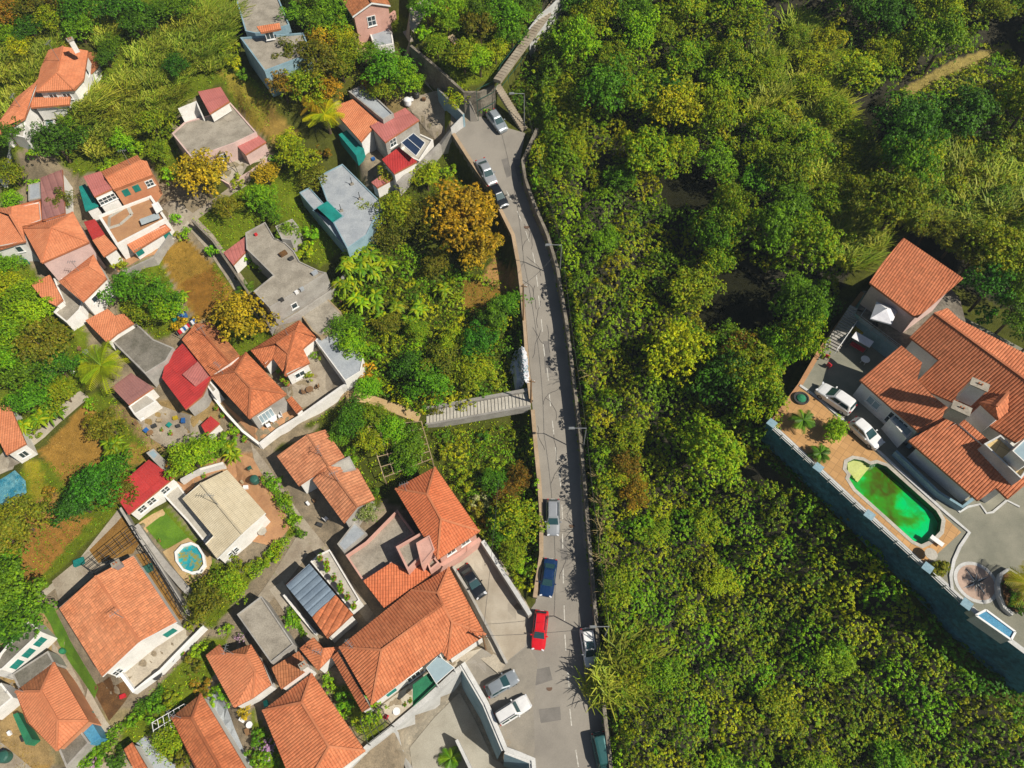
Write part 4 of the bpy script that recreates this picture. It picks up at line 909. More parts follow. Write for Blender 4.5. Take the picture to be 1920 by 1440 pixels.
H('canopy', 'teal netting canopy left of the pink lean-to roof', dict(a=(148, 350, 2.8), b=(160, 345, 2.8), c=(184, 385, 2.6), d=(160, 395, 2.6)), 'abcd', 'abcd', roofm='teal_net', wallm='plaster_white', amp=.01, ins=.2, cat='canopy', fascia='teal_net')
r, z0, O = flat('house', 'house with terracotta roof terrace and white parapet', [(183, 404), (283, 366), (313, 410), (218, 460)], 3.8, 'yard_terracotta', 'plaster_white', .3, .35)
m = MB(); ml = [U(a, b, z0+3.8*HS-.285) for a, b in ((205, 407), (239, 386), (247, 402), (225, 421), (204, 428))]
for i in range(4): m.bar(ml[i], ml[i+1], .5, .02, 'concrete_pale')
m.bar(ml[0], ml[-1], .4, .018, 'concrete'); m.build('cement_strip', r)
m = MB(); m.box(U(281, 410, z0+3.2), 2.6, 1.2, .08, 'sheet_pale', .5); m.build('pale_sheet', r)
H('front', '', dict(a=(235, 455, 3.0), b=(310, 420, 3.0), c=(320, 430, 2.4), d=(250, 473, 2.4)), 'abcd', 'abcd', roofm='tile_flat', z0=z0, root=r, rname='front_roof', ins=.2, win=[('dc', .1, 1, .8, 1.2, 'shutter'), ('dc', .9, 1, .8, 1.2, 'shutter')])
H('side', '', dict(a=(173, 450, 3.2), b=(196, 440, 3.4), c=(219, 465, 3.4), d=(194, 481, 3.2)), 'abcd', 'abcd', roofm='tile_flat', z0=z0, root=r, rname='side_roof', ins=.2)
H('reds', '', dict(a=(157, 416, 3.3), b=(178, 411, 3.4), c=(197, 440, 3.4), d=(174, 450, 3.3)), 'abcd', 'abcd', roofm='sheet_red', z0=z0, root=r, rname='sheet_roof', ins=.2, rib=.3, amp=.03)
flat('tank_house', 'small white water tank block on the terracotta roof terrace', [(284, 383), (296, 378), (304, 390), (292, 398)], 5.0, 'white_paint', 'white_paint', .05, z0=z0, depth=-3.5, cat='water tank')
patch('yard', [(200, 482), (245, 480), (295, 460), (300, 475), (222, 512)], 'yard_terracotta', .06)
wall('wall', 'grey plastered wall below the terracotta roof house', [(220, 514), (288, 482), (318, 440)], 1.4, 'plaster_grey', .3)
patch('yard', [(305, 430), (318, 395), (345, 385), (355, 420), (340, 440), (300, 482)], 'yard_pale', .055)
r, z0, P, W = H('house', 'wide pale orange hipped roof at the left edge above the green balustrade', dict(a=(-20, 392, 5), b=(20, 388, 5.6), c=(76, 373, 5), d=(80, 412, 5), e=(42, 426, 5), f=(48, 453, 5), g=(-20, 466, 5), h=(19, 403, 6.2)), 'abh bcdefh ahfg', 'abcdefg', 'bh hf', roofm='tile_flat', win=[('gf', .7, .9, 2.5, 1.1, 'plain')])
railing('balustrade', 'green balustrade on the white terrace at the left edge', [(-10, 478), (48, 486)], 1.0, 'teal_shutter', bars=4, th=.1)
H('house', 'red and brown striped sheet roof above the pyramid-roofed house', dict(a=(76, 334, 4.2), b=(117, 318, 4.2), c=(122, 400, 3.6), d=(80, 413, 3.6)), 'abcd', 'abcd', roofm='sheet_mauve', rib=.9, amp=.08, cat='house', ins=.2)
flat('shed', 'small grey square roof left of the red striped roof', [(53, 346), (75, 341), (78, 371), (53, 376)], 3.0, 'concrete_blue', 'plaster_grey', .05, cat='shed')
H('house', 'pyramid-like orange hipped roof over pale pink walls', dict(a=(43, 428, 5.2), b=(137, 398, 5.2), c=(167, 454, 5.2), d=(78, 493, 5.2), e=(96, 427, 7.0)), 'abe bce cde dae', 'abcd', 'ae be ce de', roofm='tile_flat', wallm='plaster_palepink', ins=.15)
r, z0, P, W = H('house', 'stepped orange roofs over white walls above the orange lean-to', dict(a=(110, 528, 4.6), b=(175, 477, 4.6), c=(200, 522, 4.6), d=(155, 566, 4.6), e=(122, 524, 5.2), f=(166, 500, 5.2)), 'abfe bcf efcd aed'.replace('bcf', 'bcf'), 'abcd', 'ef', roofm='tile_flat', ins=.15, win=[('dc', .4, 1.6, 2.4, 1, 'plain')])
H('left', '', dict(a=(58, 533, 4.2), b=(94, 516, 4.2), c=(118, 562, 3.6), d=(104, 573, 3.6), e=(82, 563, 3.6)), 'abcde', 'abcde', roofm='tile_flat', z0=z0, root=r, rname='lower_roof', ins=.2)
flat('lightwell', 'narrow concrete court between the stepped orange roofs', [(100, 522), (112, 516), (155, 566), (150, 580), (125, 605), (100, 585), (118, 566)], 2.4, 'concrete', 'plaster_white', .3, .2, cat='terrace')
H('lean_to', 'orange tiled lean-to roof touching the mossy concrete roof', dict(a=(160, 601, 3.2), b=(202, 579, 3.4), c=(216, 592, 3.2), d=(232, 588, 3.2), e=(251, 606, 3.0), f=(220, 625, 3.0), g=(200, 642, 2.8)), 'abcfg cdef', 'abcdefg', roofm='tile_flat', cat='lean-to', ins=.2)
flat('house', 'mossy dark concrete flat roof above the red sheet roof', [(208, 638), (255, 605), (288, 636), (326, 652), (312, 676), (272, 701)], 3.0, 'concrete_dark', 'plaster_grey', .06)
r, z0, P, W = H('house', 'bright red sheet roof with pink panel and grey lower wall', dict(a=(342, 644, 4.4), b=(398, 703, 4.4), c=(380, 742, 3.8), d=(348, 768, 3.4), e=(304, 709, 3.4), f=(312, 675, 3.7)), 'abcdef', 'abcdef', roofm='sheet_red', wallm='plaster_grey', rib=.35, amp=.035)
H('panel', '', dict(a=(342, 702, 4.35), b=(371, 678, 4.6), c=(397, 702, 4.5), d=(366, 724, 4.2)), 'abcd', 'abcd', roofm='sheet_pink', z0=z0, root=r, rname='pink_roof_panel', rib=.35, amp=.03, ins=.05, depth=-3.2, fascia='sheet_pink')
H('house', 'plain orange roof between the red sheet roof and the orange tree', dict(a=(341, 637, 3.6), b=(366, 608, 4.4), c=(396, 603, 3.6), d=(449, 666, 3.6), e=(430, 680, 4.4), f=(394, 704, 3.6)), 'abef bcde:tile_old'.replace('bcde:tile_old', 'bcde:tile_old'), 'abcdef', 'be', roofm='tile', ins=.2)
H('house', 'big hipped orange roof with white-balustraded patio on its lower side', dict(a=(394, 706, 4.8), b=(462, 661, 4.8), c=(537, 739, 4.8), d=(467, 785, 4.8), e=(441, 697, 6.6), f=(470, 728, 6.6)), 'abe bcfe cdf dfea'.replace('dfea', 'dfea'), 'abcd', 'ae be ef cf df', roofm='tile', wallm='plaster_grey', capm='tile_new', win=[('dc', .35, 2.0, .9, 1.9, 'blue')])
flat('water_tank', 'small concrete block at the left corner of the big hipped roof', [(380, 712), (389, 708), (408, 730), (398, 738)], 3.4, 'concrete', 'plaster_white', .05, cat='outbuilding')
H('house', 'smaller hipped orange roof with projecting white wing above the patio', dict(a=(470, 657, 3.6), b=(562, 601, 3.6), c=(592, 632, 3.6), d=(567, 655, 3.6), e=(581, 680, 3.6), f=(535, 705, 3.6), g=(512, 672, 3.6), h=(495, 686, 3.6), i=(519, 644, 4.9), j=(553, 621, 4.9), k=(541, 664, 4.7)), 'abji bcj ai h:tile'.split()[0]+' bcj jcdk ijk kdef kfgi ihA'.replace(' ihA', '')+' aigh', 'abcdefgh', 'ij jk kf ik', roofm='tile', ins=.3, capm='tile_new', win=[('fe', .5, 1.4, .9, 1.0, 'plain')])
flat('outbuilding', 'long pale grey slab roof at the edge of the overgrown garden', [(590, 637), (637, 607), (660, 640), (681, 672), (676, 696), (647, 714)], 3.0, 'concrete_blue', 'plaster_white', .12, .12, cat='outbuilding')
flat('shed', 'rusty sheet-covered shed behind the pale grey slab roof', [(560, 585), (615, 560), (640, 585), (640, 605), (600, 632), (585, 620)], 2.4, 'concrete', 'wood_pale', .04, cat='shed')
patch('yard', [(520, 720), (590, 650), (648, 716), (655, 728), (610, 755), (560, 765)], 'yard', .06)
H('lean_to', 'small red sheet lean-to in the junk yard', dict(a=(377, 797, 2.4), b=(395, 780, 2.4), c=(412, 794, 2.2), d=(387, 816, 2.2)), 'abcd', 'abcd', roofm='sheet_red', rib=.3, amp=.03, ins=.1, cat='shed')
H('porch', 'tiny orange tile roof over the gate between the two patios', dict(a=(537, 750, 2.6), b=(547, 743, 2.8), c=(567, 766, 2.8), d=(556, 775, 2.5)), 'abcd', 'abcd', cat='gate roof', ins=.1)
patch('yard', [(398, 735), (470, 800), (535, 752), (560, 775), (500, 830), (480, 825), (420, 760)], 'yard_terracotta', .06)
wall('wall', 'white patio wall below the big hipped roof', [(486, 832), (520, 805), (565, 778), (640, 725), (650, 720)], 1.3, 'plaster_white', .35)
wall('wall', 'teal-shaded wall left of the big hipped roof', [(396, 738), (420, 770), (455, 808), (486, 832)], 1.2, 'plaster_white', .3)
H('shed', 'mauve sheet roof shed with white gutter by the junk yard', dict(a=(209, 726, 3.2), b=(246, 699, 3.2), c=(288, 727, 2.8), d=(241, 759, 2.8)), 'abcd', 'abcd', roofm='sheet_mauve', rib=.3, amp=.03, wallm='plaster_white', cat='shed', ins=.1)
flat('porch', 'grey slab porch below the mauve shed', [(241, 762), (274, 738), (294, 752), (252, 778)], 2.4, 'concrete_pale', 'plaster_white', .04, cat='porch')
patch('yard', [(252, 780), (300, 760), (345, 775), (395, 800), (380, 830), (310, 840), (280, 820)], 'yard', .06)
H('house', 'smooth bright red roof with white-framed windows on the sunny wall', dict(a=(211, 920, 4.2), b=(279, 862, 4.2), c=(327, 895, 3.4), d=(241, 965, 3.4)), 'abcd', 'abcd', roofm='sheet_red', rib=.3, amp=.02, ins=.2, win=[('dc', .2, 1.1, 1.1, 1.2, 'grid'), ('dc', .42, 1.1, 1.1, 1.2, 'grid'), ('dc', .75, 1.1, 1.1, 1.2, 'grid')])
flat('hut', 'tiny grey-blue roof square at the top corner of the smooth red roof', [(274, 849), (288, 841), (299, 852), (288, 864)], 4.6, 'pane_blue', 'plaster_grey', .03, cat='hut')
r, z0, P, W = H('house', 'cream corrugated gabled roof over bright white walls', dict(a=(342, 935, 3.9), b=(376, 906, 4.8), c=(426, 881, 3.9), d=(498, 962, 3.9), e=(454, 1001, 4.8), f=(407, 1048, 3.9), g=(385, 1020, 3.9), h=(400, 1005, 4.2)), 'bcde abehg'.replace('abehg', 'abefgh'), 'abcdefgh'.replace('fgh', 'fgh'), 'be', roofm='sheet_cream', rib=.26, amp=.025, ins=.2, fascia='white_paint', win=[('fe', .35, .9, .9, 1.1, 'grid'), ('fe', .5, .9, .9, 1.1, 'grid')])
flat('terrace', 'grey raised terrace beside the cream roof house', [(296, 918), (330, 902), (398, 998), (384, 1018), (352, 978)], 1.4, 'concrete_pale', 'plaster_white', .1, cat='terrace')
patch('yard', [(420, 862), (455, 852), (475, 860), (500, 905), (548, 985), (515, 1025), (470, 1015), (500, 965), (428, 885)], 'yard_terracotta', .07)
patch('yard', [(330, 905), (360, 885), (415, 868), (420, 880), (375, 900), (345, 930)], 'yard_terracotta', .07)
wall('wall', 'white wall along the top side of the cream roof house', [(338, 900), (375, 880), (418, 868)], 1.2, 'plaster_white', .35)
patch('yard', [(255, 985), (305, 955), (312, 965), (275, 1000)], 'sand', .065)
patch('lawn', [(274, 990), (311, 962), (354, 1008), (308, 1030)], 'lawn', .09)
patch('pool_deck', [(305, 1035), (352, 1008), (396, 1040), (398, 1055), (390, 1075), (355, 1098), (350, 1098)], 'sand', .075)
wall('wall', 'pale planter wall curving left of the octagonal pool', [(254, 985), (278, 1020), (310, 1060), (340, 1095), (352, 1108)], 1.0, 'plaster_grey', .8)
# octagonal pool
pc = G(356, 1046, .4); proot = empty('pool', (pc.x, pc.y, pc.z-.4), 'octagonal pool with white rim, blue water and floating leaves', 'pool')
oc = [(327, 1035), (340, 1021), (358, 1016), (372, 1022), (383, 1040), (386, 1060), (376, 1074), (360, 1077), (342, 1070), (329, 1052)]
zp = T(pc.x, pc.y)+.45; pad(inset([U(a, b, zp) for a, b in oc], -1.2)[0], zp-.45); OC = [U(a, b, zp) for a, b in oc]; IC = [pc+(p-pc)*.84 for p in OC]
m = MB()
for i in range(len(OC)):
    j = (i+1) % len(OC); a, b, c, d = OC[i], OC[j], IC[j], IC[i]
    m.poly([a, b, (c.x, c.y, zp), (d.x, d.y, zp)], 'white_paint'); m.poly([(a.x, a.y, zp-1.6), (b.x, b.y, zp-1.6), b, a], 'white_paint'); m.poly([(d.x, d.y, zp), (c.x, c.y, zp), (c.x, c.y, zp-.8), (d.x, d.y, zp-.8)], 'white_paint')
m.build('rim', proot); m = MB(); m.ngon([(p.x, p.y, zp-.35) for p in IC], 'sea_pool'); m.build('water', proot)
# big gabled house lower left
r, z0, P, W = H('house', 'large pale orange gabled tile roof over white gable wall', dict(a=(111, 1140, 4.6), b=(179, 1080, 5.8), c=(250, 1042, 4.6), d=(332, 1166, 4.6), e=(262, 1203, 5.8), f=(192, 1269, 4.6)), 'abef bcde', 'abcdef', 'be', roofm='tile_pale', ins=.35, fascia='white_paint', capm='tile_flat', win=[('ed', .65, 1.3, 1.0, 1.2, 'shutter'), ('fe', .12, 1.0, 1.0, 1.3, 'grid')])
chimney(r, 222, 1060, z0+5.4, .8, .5, .5, 'metal_grey')
patch('yard', [(232, 1250), (300, 1205), (345, 1175), (360, 1200), (320, 1245), (255, 1300)], 'yard_pale', .07)
wall('parapet', 'white balustraded parapet in front of the large gabled house', [(225, 1262), (250, 1296), (300, 1258), (325, 1232), (382, 1174)], 1.1, 'white_paint', .35)
patch('soil', [(178, 1285), (205, 1270), (232, 1265), (245, 1300), (205, 1352), (178, 1300)], 'soil_dark', .07)
patch('lawn', [(70, 1128), (100, 1135), (140, 1215), (185, 1290), (178, 1310), (130, 1240), (95, 1170)], 'lawn', .075)
patch('yard', [(98, 1090), (165, 1035), (230, 1040), (182, 1075), (112, 1130)], 'yard', .075)
patch('soil', [(168, 1032), (230, 968), (262, 1018), (250, 1038), (185, 1056)], 'soil', .08)
patch('yard', [(255, 1040), (275, 1035), (345, 1160), (330, 1165)], 'soil', .08)
wall('wall', 'long dark-shadowed wall between the large gabled roof and the octagonal pool', [(225, 952), (255, 1000), (300, 1065), (352, 1150)], 1.8, 'plaster_grey', .3)
# bottom-left
H('house', 'rough mossy orange hipped roof in the bottom left corner', dict(a=(29, 1297, 4.4), b=(102, 1242, 4.4), c=(166, 1352, 4.4), d=(107, 1408, 4.4), e=(50, 1355, 4.4), f=(77, 1296, 5.8), g=(109, 1352, 5.8)), 'abf:tile_old bcgf cdg dgfae'.replace('dgfae', 'aedgf'), 'abcde', 'af bf fg cg dg', roofm='tile_flat', wallm='plaster_orange', ins=.2)
flat('shed', 'dark concrete slab roof above the rough mossy roof', [(22, 1264), (90, 1220), (102, 1242), (37, 1297)], 3.6, 'concrete_dark', 'plaster_grey', .03, cat='outbuilding')
flat('house', 'dark flat roof house with white teal-shuttered front at the left edge', [(-20, 1262), (0, 1225), (55, 1160), (78, 1185), (4, 1256)], 4.4, 'concrete_dark', 'plaster_white', .2, win=[(3, .2, 1.1, 2, 1.2, 'shutter'), (3, .5, 1.1, 2, 1.2, 'shutter'), (3, .8, 1.1, 2, 1.2, 'shutter')])
flat('outbuilding', 'white flat roof at the left picture edge beside the rough mossy roof', [(-20, 1300), (2, 1280), (25, 1308), (-20, 1345)], 3, 'concrete_pale', 'plaster_white', .05, cat='outbuilding')
flat('shed', 'dark corrugated roof below the rough mossy roof', [(109, 1404), (152, 1370), (168, 1392), (124, 1440)], 3.0, 'concrete_dark', 'plaster_grey', .02, cat='shed')
t_ = flat('tarpaulin', 'sky-blue tarpaulin cover at the corner of the rough mossy roof', [(152, 1368), (170, 1352), (190, 1384), (170, 1396)], 2.6, 'tarp_blue', 'tarp_blue', .0, cat='tarpaulin', depth=0)
flat('awning', 'dark green netting strip at the left of the rough mossy roof', [(24, 1340), (33, 1336), (60, 1386), (48, 1396)], 2.2, 'green_net', 'green_net', 0, cat='awning', depth=0)
patch('yard', [(150, 1345), (165, 1290), (200, 1352), (210, 1365), (175, 1400)], 'yard_pale', .07)
patch('yard', [(96, 1200), (130, 1240), (160, 1300), (150, 1330), (105, 1245)], 'yard', .06)
H('house', 'orange tile roof with mossy upper hip at the bottom edge', dict(a=(321, 1346, 4.2), b=(377, 1301, 4.2), c=(470, 1455, 4.2), d=(425, 1500, 4.2), e=(395, 1500, 4.2), f=(360, 1346, 5.5), g=(430, 1470, 5.5)), 'abf:tile_old bcgf aedgf'.replace('aedgf', 'afgde'), 'abcde', 'af bf fg', roofm='tile', ins=.2)
patch('yard', [(385, 1302), (412, 1290), (440, 1365), (455, 1400), (478, 1450), (455, 1450)], 'concrete_blue', .1)
patch('yard', [(255, 1395), (272, 1380), (300, 1410), (335, 1440), (300, 1450), (270, 1430)], 'concrete_blue', .1)
H('house', 'small orange tile roof at the bottom edge left of the blue-grey yard', dict(a=(232, 1405, 3.4), b=(248, 1392, 3.4), c=(276, 1440, 3.2), d=(256, 1452, 3.2)), 'abcd', 'abcd', ins=.15, cat='shed')
H('house', 'irregular weathered orange roof with flower boxes above it', dict(a=(386, 1229, 4), b=(412, 1208, 4), c=(424, 1226, 4.6), d=(470, 1208, 4), e=(491, 1240, 4), f=(508, 1284, 4), g=(474, 1309, 4), h=(439, 1327, 4), i=(461, 1229, 5.2), j=(479, 1260, 5.2)), 'abc acijh cdi:tile_old defji fgj jgh'.replace('acijh', 'acijh'), 'abcdefgh', 'ci ij jg', roofm='tile_flat', ins=.2)
flat('house', 'flat pale concrete roof terrace between the two alleys', [(444, 1152), (490, 1117), (551, 1208), (508, 1243)], 4.2, 'concrete', 'plaster_grey', .2, .15)
r, z0, P, W = H('house', 'small square mossy tile roof with white chimney', dict(a=(509, 1252, 4.8), b=(560, 1221, 5.2), c=(582, 1252, 4.6), d=(527, 1292, 4.2)), 'abcd', 'abcd', roofm='tile_old', ins=.1)
chimney(r, 571, 1250, z0+6.2, .6, .6, 1.2)
H('house', 'steep ribbed orange hipped roof at the bottom edge beside the narrow garden', dict(a=(492, 1333, 5), b=(585, 1263, 5), c=(685, 1408, 5), d=(560, 1500, 5), e=(566, 1317, 6.8), f=(617, 1400, 6.8)), 'abe bcfe cdf adfe', 'abcd', 'ae be ef cf df', roofm='tile_new', ins=.35, capm='tile_flat', rib=.32, amp=.075)
r, z0, P, W = H('house', 'widest ribbed orange hipped roof with white front wall beside the driveway', dict(a=(636, 1214, 5.6), b=(771, 1107, 5.6), c=(842, 1064, 5.6), d=(911, 1190, 5.6), e=(840, 1238, 5.6), v=(828, 1222, 5.8), w=(697, 1321, 5.6), p=(716, 1219, 7.6), q=(831, 1134, 7.6), r=(821, 1112, 7.2), s=(848, 1167, 7.0)), 'apw abrqp bcr crqsd dse sev pwvsq', 'abcdevw', 'ap pw pq br rc rq qs sd se', roofm='tile_new', ins=.4, capm='tile_flat', rib=.32, amp=.075, win=[('wv', .2, 1.2, 1.2, 1.1, 'shutter'), ('wv', .55, 2.2, .3, 2.0, 'plain'), ('wv', .85, 1.4, .3, 2.1, 'plain')])
H('skirt', '', dict(a=(622, 1231, 3.6), b=(633, 1222, 4.6), c=(694, 1326, 4.6), d=(679, 1335, 3.6)), 'abcd', 'abcd', roofm='tile_new', z0=z0, root=r, rname='skirt_roof', ins=.1, rib=.32, amp=.075)
H('house', 'small shaded orange hipped roof behind the widest hipped roof', dict(a=(562, 1216, 3.8), b=(590, 1196, 3.8), c=(606, 1215, 4.6), d=(640, 1212, 4.2), e=(597, 1256, 3.8)), 'abce cde', 'abcde', 'ce', roofm='tile_new', ins=.1, cat='outbuilding')
# glazed patio cover + pergola in front of the widest roof
zc = z0
m = MB(); root = empty('glass_canopy', U(825, 1265, zc+2.8), 'white-framed glass canopy over the patio of the widest hipped roof', 'canopy')
q = [U(800, 1252, zc+2.9), (U(822, 1230, zc+2.9)), U(851, 1252, zc+2.7), U(818, 1281, zc+2.7)]
for i in range(4): m.bar(q[i], q[(i+1) % 4], .1, .1, 'white_paint')
for t in (.33, .66): m.bar(q[0].lerp(q[1], t), q[3].lerp(q[2], t), .08, .08, 'white_paint'); m.bar(q[0].lerp(q[3], t), q[1].lerp(q[2], t), .06, .06, 'white_paint')
for p in q: m.bar(p, p-Vector((0, 0, 3)), .1, .1, 'white_paint')
m.build('frame', root); m = MB(); m.poly([p+Vector((0, 0, .06)) for p in q], 'pane_blue'); m.build('glazing', root)
flat('awning', 'green shade net over the patio of the widest hipped roof', [(775, 1285), (806, 1262), (820, 1282), (775, 1325)], 2.5, 'green_net', 'green_net', 0, z0=zc, cat='awning', depth=-2.4)
patch('yard', [(712, 1325), (780, 1275), (850, 1230), (905, 1215), (870, 1245), (800, 1305), (735, 1357)], 'yard_pale', .07)
# pink house
r, z0, P, W = H('house', 'pink house with ribbed orange hipped roof and shaded roof terrace', dict(a=(741, 917, 6.6), b=(816, 876, 6.6), c=(900, 996, 6.6), d=(821, 1049, 6.6), e=(801, 927, 8.4), f=(827, 974, 8.4)), 'abe bcfe cdf adfe', 'abcd', 'ae be ef cf df', roofm='tile_d', wallm='plaster_pink', ins=.4, capm='tile_flat', rib=.32, amp=.075, win=[('dc', .3, 1.2, 3.8, 1.2, 'plain'), ('dc', .7, 1.2, 3.8, 1.2, 'plain')])
flat('tower', '', [(742, 1025), (795, 995), (812, 1022), (764, 1070)], 6.2, 'concrete', 'plaster_pink', .5, .25, z0=z0, root=r, rname='stair_tower_roof')
flat('tower2', '', [(780, 1018), (805, 1003), (815, 1030), (790, 1060)], 7.2, 'plaster_pink', 'plaster_pink', .1, .15, z0=z0, root=r, rname='upper_tower_roof')
flat('bal', '', [(797, 1045), (811, 1040), (824, 1055), (806, 1070)], 5.0, 'concrete', 'plaster_pink', .5, .2, z0=z0, root=r, rname='balcony_floor')
H('low', '', dict(a=(681, 1089, 3.9), b=(734, 1055, 4.2), c=(768, 1073, 4.2), d=(790, 1060, 4.2), e=(808, 1077, 3.9), f=(720, 1140, 3.3)), 'abcdef', 'abcdef', roofm='tile_d', wallm='plaster_pink', z0=z0, root=r, rname='lower_roof', ins=.3, rib=.32, amp=.075)
flat('terr', '', [(648, 1041), (686, 1015), (745, 955), (778, 1000), (742, 1025), (764, 1070), (735, 1056), (680, 1089)], 3.2, 'concrete', 'plaster_pink', .7, .2, z0=z0, root=r, rname='roof_terrace')
wall('wall', 'pink wall between the pink house and the driveway', [(822, 1062), (860, 1040), (900, 1010)], 2.0, 'plaster_pink', .5)
wall('wall', 'shaded wall running down beside the widest hipped roof and the driveway', [(850, 1062), (880, 1110), (925, 1195), (950, 1243)], .9, 'plaster_grey', .3)
wall('wall', 'blue-grey wall along the sunny side of the driveway', [(905, 1014), (935, 1060), (994, 1152)], 1.7, 'plaster_grey', .5, cap='wall_pale')
# twin gables
r, z0, P, W = H('house', 'twin-gabled orange roof with grey concrete link', dict(a=(519, 855, 4.4), b=(576, 815, 5.6), c=(610, 806, 4.6), d=(646, 857, 4.6), e=(616, 874, 5.6), f=(560, 911, 4.4)), 'abef bcde', 'abcdef', 'be', roofm='tile_c', ins=.3, rib=.4)
H('second', '', dict(a=(586, 900, 4.2), b=(613, 874, 5.4), c=(672, 878, 4.2), d=(703, 936, 4.2), e=(670, 950, 5.4), f=(645, 981, 4.2)), 'abef bcde', 'abcdef', 'be', roofm='tile_c', wallm='plaster_grey', z0=z0, root=r, rname='second_gable_roof', ins=.3, rib=.4)
flat('link', '', [(620, 872), (655, 855), (667, 878), (634, 890)], 4.9, 'concrete_pale', 'plaster_grey', .02, z0=z0, root=r, rname='link_slab')
flat('shed', 'slanting grey slab roof below the twin-gabled roof', [(632, 1020), (665, 978), (688, 1000), (645, 1036)], 2.6, 'concrete_blue', 'plaster_grey', .02, cat='shed')
# striped blue
r, z0, P, W = H('house', 'striped blue sheet roof joined to a patched orange tile roof', dict(a=(536, 1097, 4.6), b=(580, 1057, 4.8), c=(630, 1116, 4.8), d=(662, 1152, 4.8), e=(614, 1197, 4.4), f=(585, 1157, 4.6)), 'abcf:sheet_blue fcde:tile', 'abcdef', rib=.85, amp=.10, ins=.15, wallm='plaster_white')
flat('terrace', 'pale roof terrace full of flower pots right of the striped blue roof', [(582, 1053), (596, 1040), (618, 1030), (675, 1125), (655, 1142), (632, 1112)], 3.6, 'concrete_pale', 'plaster_white', .25, .15, cat='terrace')
patch('yard', [(505, 1105), (530, 1090), (600, 1200), (580, 1215)], 'yard_pale', .07)
wall('wall', 'low white wall under the blue striped roof', [(532, 1115), (560, 1150), (592, 1188)], .8, 'plaster_white', .3)
# blue-grey house
r, z0, O = flat('house', 'blue-grey flat roof house with teal square and shaded teal walls', [(596, 330), (642, 307), (720, 384), (700, 415), (688, 440), (651, 466), (624, 416), (642, 405), (613, 377)], 4.6, 'concrete_blue', 'plaster_shade_tint', .12, .15, depth=5)
flat('lowblock', '', [(561, 361), (580, 351), (607, 381), (588, 394), (624, 416), (651, 466)], 3.6, 'concrete_blue', 'plaster_shade_tint', .1, .12, z0=z0, root=r, rname='lower_roof')
for a, b, s_ in ((660, 345, .5), (675, 372, .4), (640, 395, .5)):
    p = U(a, b, z0+4.6*HS); m = MB(); m.tube(p, p+Vector((0, 0, 1.2)), .06, .05, 'metal_dark', 6); m.box(p, s_, s_*.7, .3, 'concrete', .4); m.build('roof_vent', r)
m = MB(); m.poly([U(a, b, z0+4.75*HS+.05) for a, b in ((594, 389), (614, 377), (642, 405), (624, 417))], 'teal_net'); m.build('teal_roof_square', r)
# ragged concrete
r, z0, O = flat('house', 'ragged stained concrete roof with holes and pale front wall', [(460, 436), (497, 416), (514, 445), (535, 455), (551, 470), (562, 490), (600, 508), (612, 511), (560, 545), (505, 577), (475, 546), (512, 516), (488, 492), (462, 467)], 4.4, 'concrete', 'plaster_grey', .15, .15, win=[(8, .3, .9, 1, 1, 'plain')])
for i, (a, b, s_) in enumerate(((531, 476, .8), (546, 485, .5), (566, 542, .4), (556, 548, .35), (528, 562, .4), (480, 440, .3), (590, 512, .6))):
    p = U(a, b, z0+4.4*HS); m = MB(); m.box(p, s_*1.3, s_*.8, .5, ('soil_dark', 'metal_dark', 'concrete_blue', 'plastic_white', 'metal_dark', 'plastic_red', 'concrete_blue')[i], .7); m.build('roof_hatch', r)
H('shed', 'dull pinkish red sheet sheds left of the ragged concrete roof', dict(a=(419, 474, 3), b=(460, 444, 3.2), c=(476, 456, 3), d=(437, 497, 2.6)), 'abcd', 'abcd', roofm='sheet_pink', rib=.5, amp=.04, ins=.1, cat='shed')
flat('shed', 'small grey patched sheet roof above the ragged concrete roof', [(516, 424), (548, 410), (560, 425), (545, 450), (528, 448)], 3.6, 'concrete', 'plaster_grey', .02, cat='shed')
wall('wall', 'pale retaining wall below the ragged concrete roof', [(505, 618), (560, 585), (620, 545), (650, 510)], 1.2, 'plaster_grey', .3)
wall('wall', 'dark wall on the uphill side of the bare plot', [(360, 412), (400, 452), (440, 510), (500, 600)], 1.8, 'wall_stone', .3)
# upper mid cluster
H('house', 'orange corrugated roof beside the long blue-grey roof', dict(a=(620, 202, 4), b=(662, 186, 4.4), c=(710, 227, 4), d=(677, 266, 3.6)), 'abcd', 'abcd', roofm='tile_flat', ins=.2)
flat('house', 'long blue-grey flat roof with shadowed edge', [(653, 171), (680, 158), (738, 213), (718, 224)], 4, 'concrete_blue', 'plaster_grey', .2, .2)
r, z0, P, W = H('house', 'pink sheet roof house with white grid window and solar panels', dict(a=(694, 236, 5.4), b=(760, 202, 5.6), c=(786, 225, 5.2), d=(722, 267, 5.0)), 'abcd', 'abcd', roofm='sheet_pink', rib=.35, amp=.03, wallm='plaster_grey', ins=.12, win=[('dc', .2, 1.2, 3.0, 1.3, 'grid')])
H('low', '', dict(a=(716, 299, 3.3), b=(748, 276, 3.5), c=(782, 303, 3.2), d=(739, 326, 3.0)), 'abcd', 'abcd', roofm='sheet_red', rib=.35, amp=.03, z0=z0, root=r, rname='lower_sheet_roof', ins=.1)
H('shed', 'small faded red sheet roof below the solar panel house', dict(a=(696, 342, 2.8), b=(728, 320, 3), c=(738, 335, 2.8), d=(707, 352, 2.6)), 'abcd', 'abcd', roofm='sheet_pink', rib=.35, amp=.03, ins=.1, cat='shed')
m = MB(); q = [U(752, 268, z0+3.9), U(775, 250, z0+4.6), U(797, 268, z0+4.6), U(780, 293, z0+3.9)]; m.ngon(q, 'solar'); m.ngon([p-Vector((0, 0, .06)) for p in q][::-1], 'metal_grey'); sr = m.build('solar_panel'); tag(sr, 'dark blue solar panel tilted beside the pink sheet roof', 'solar panel')
m = MB()
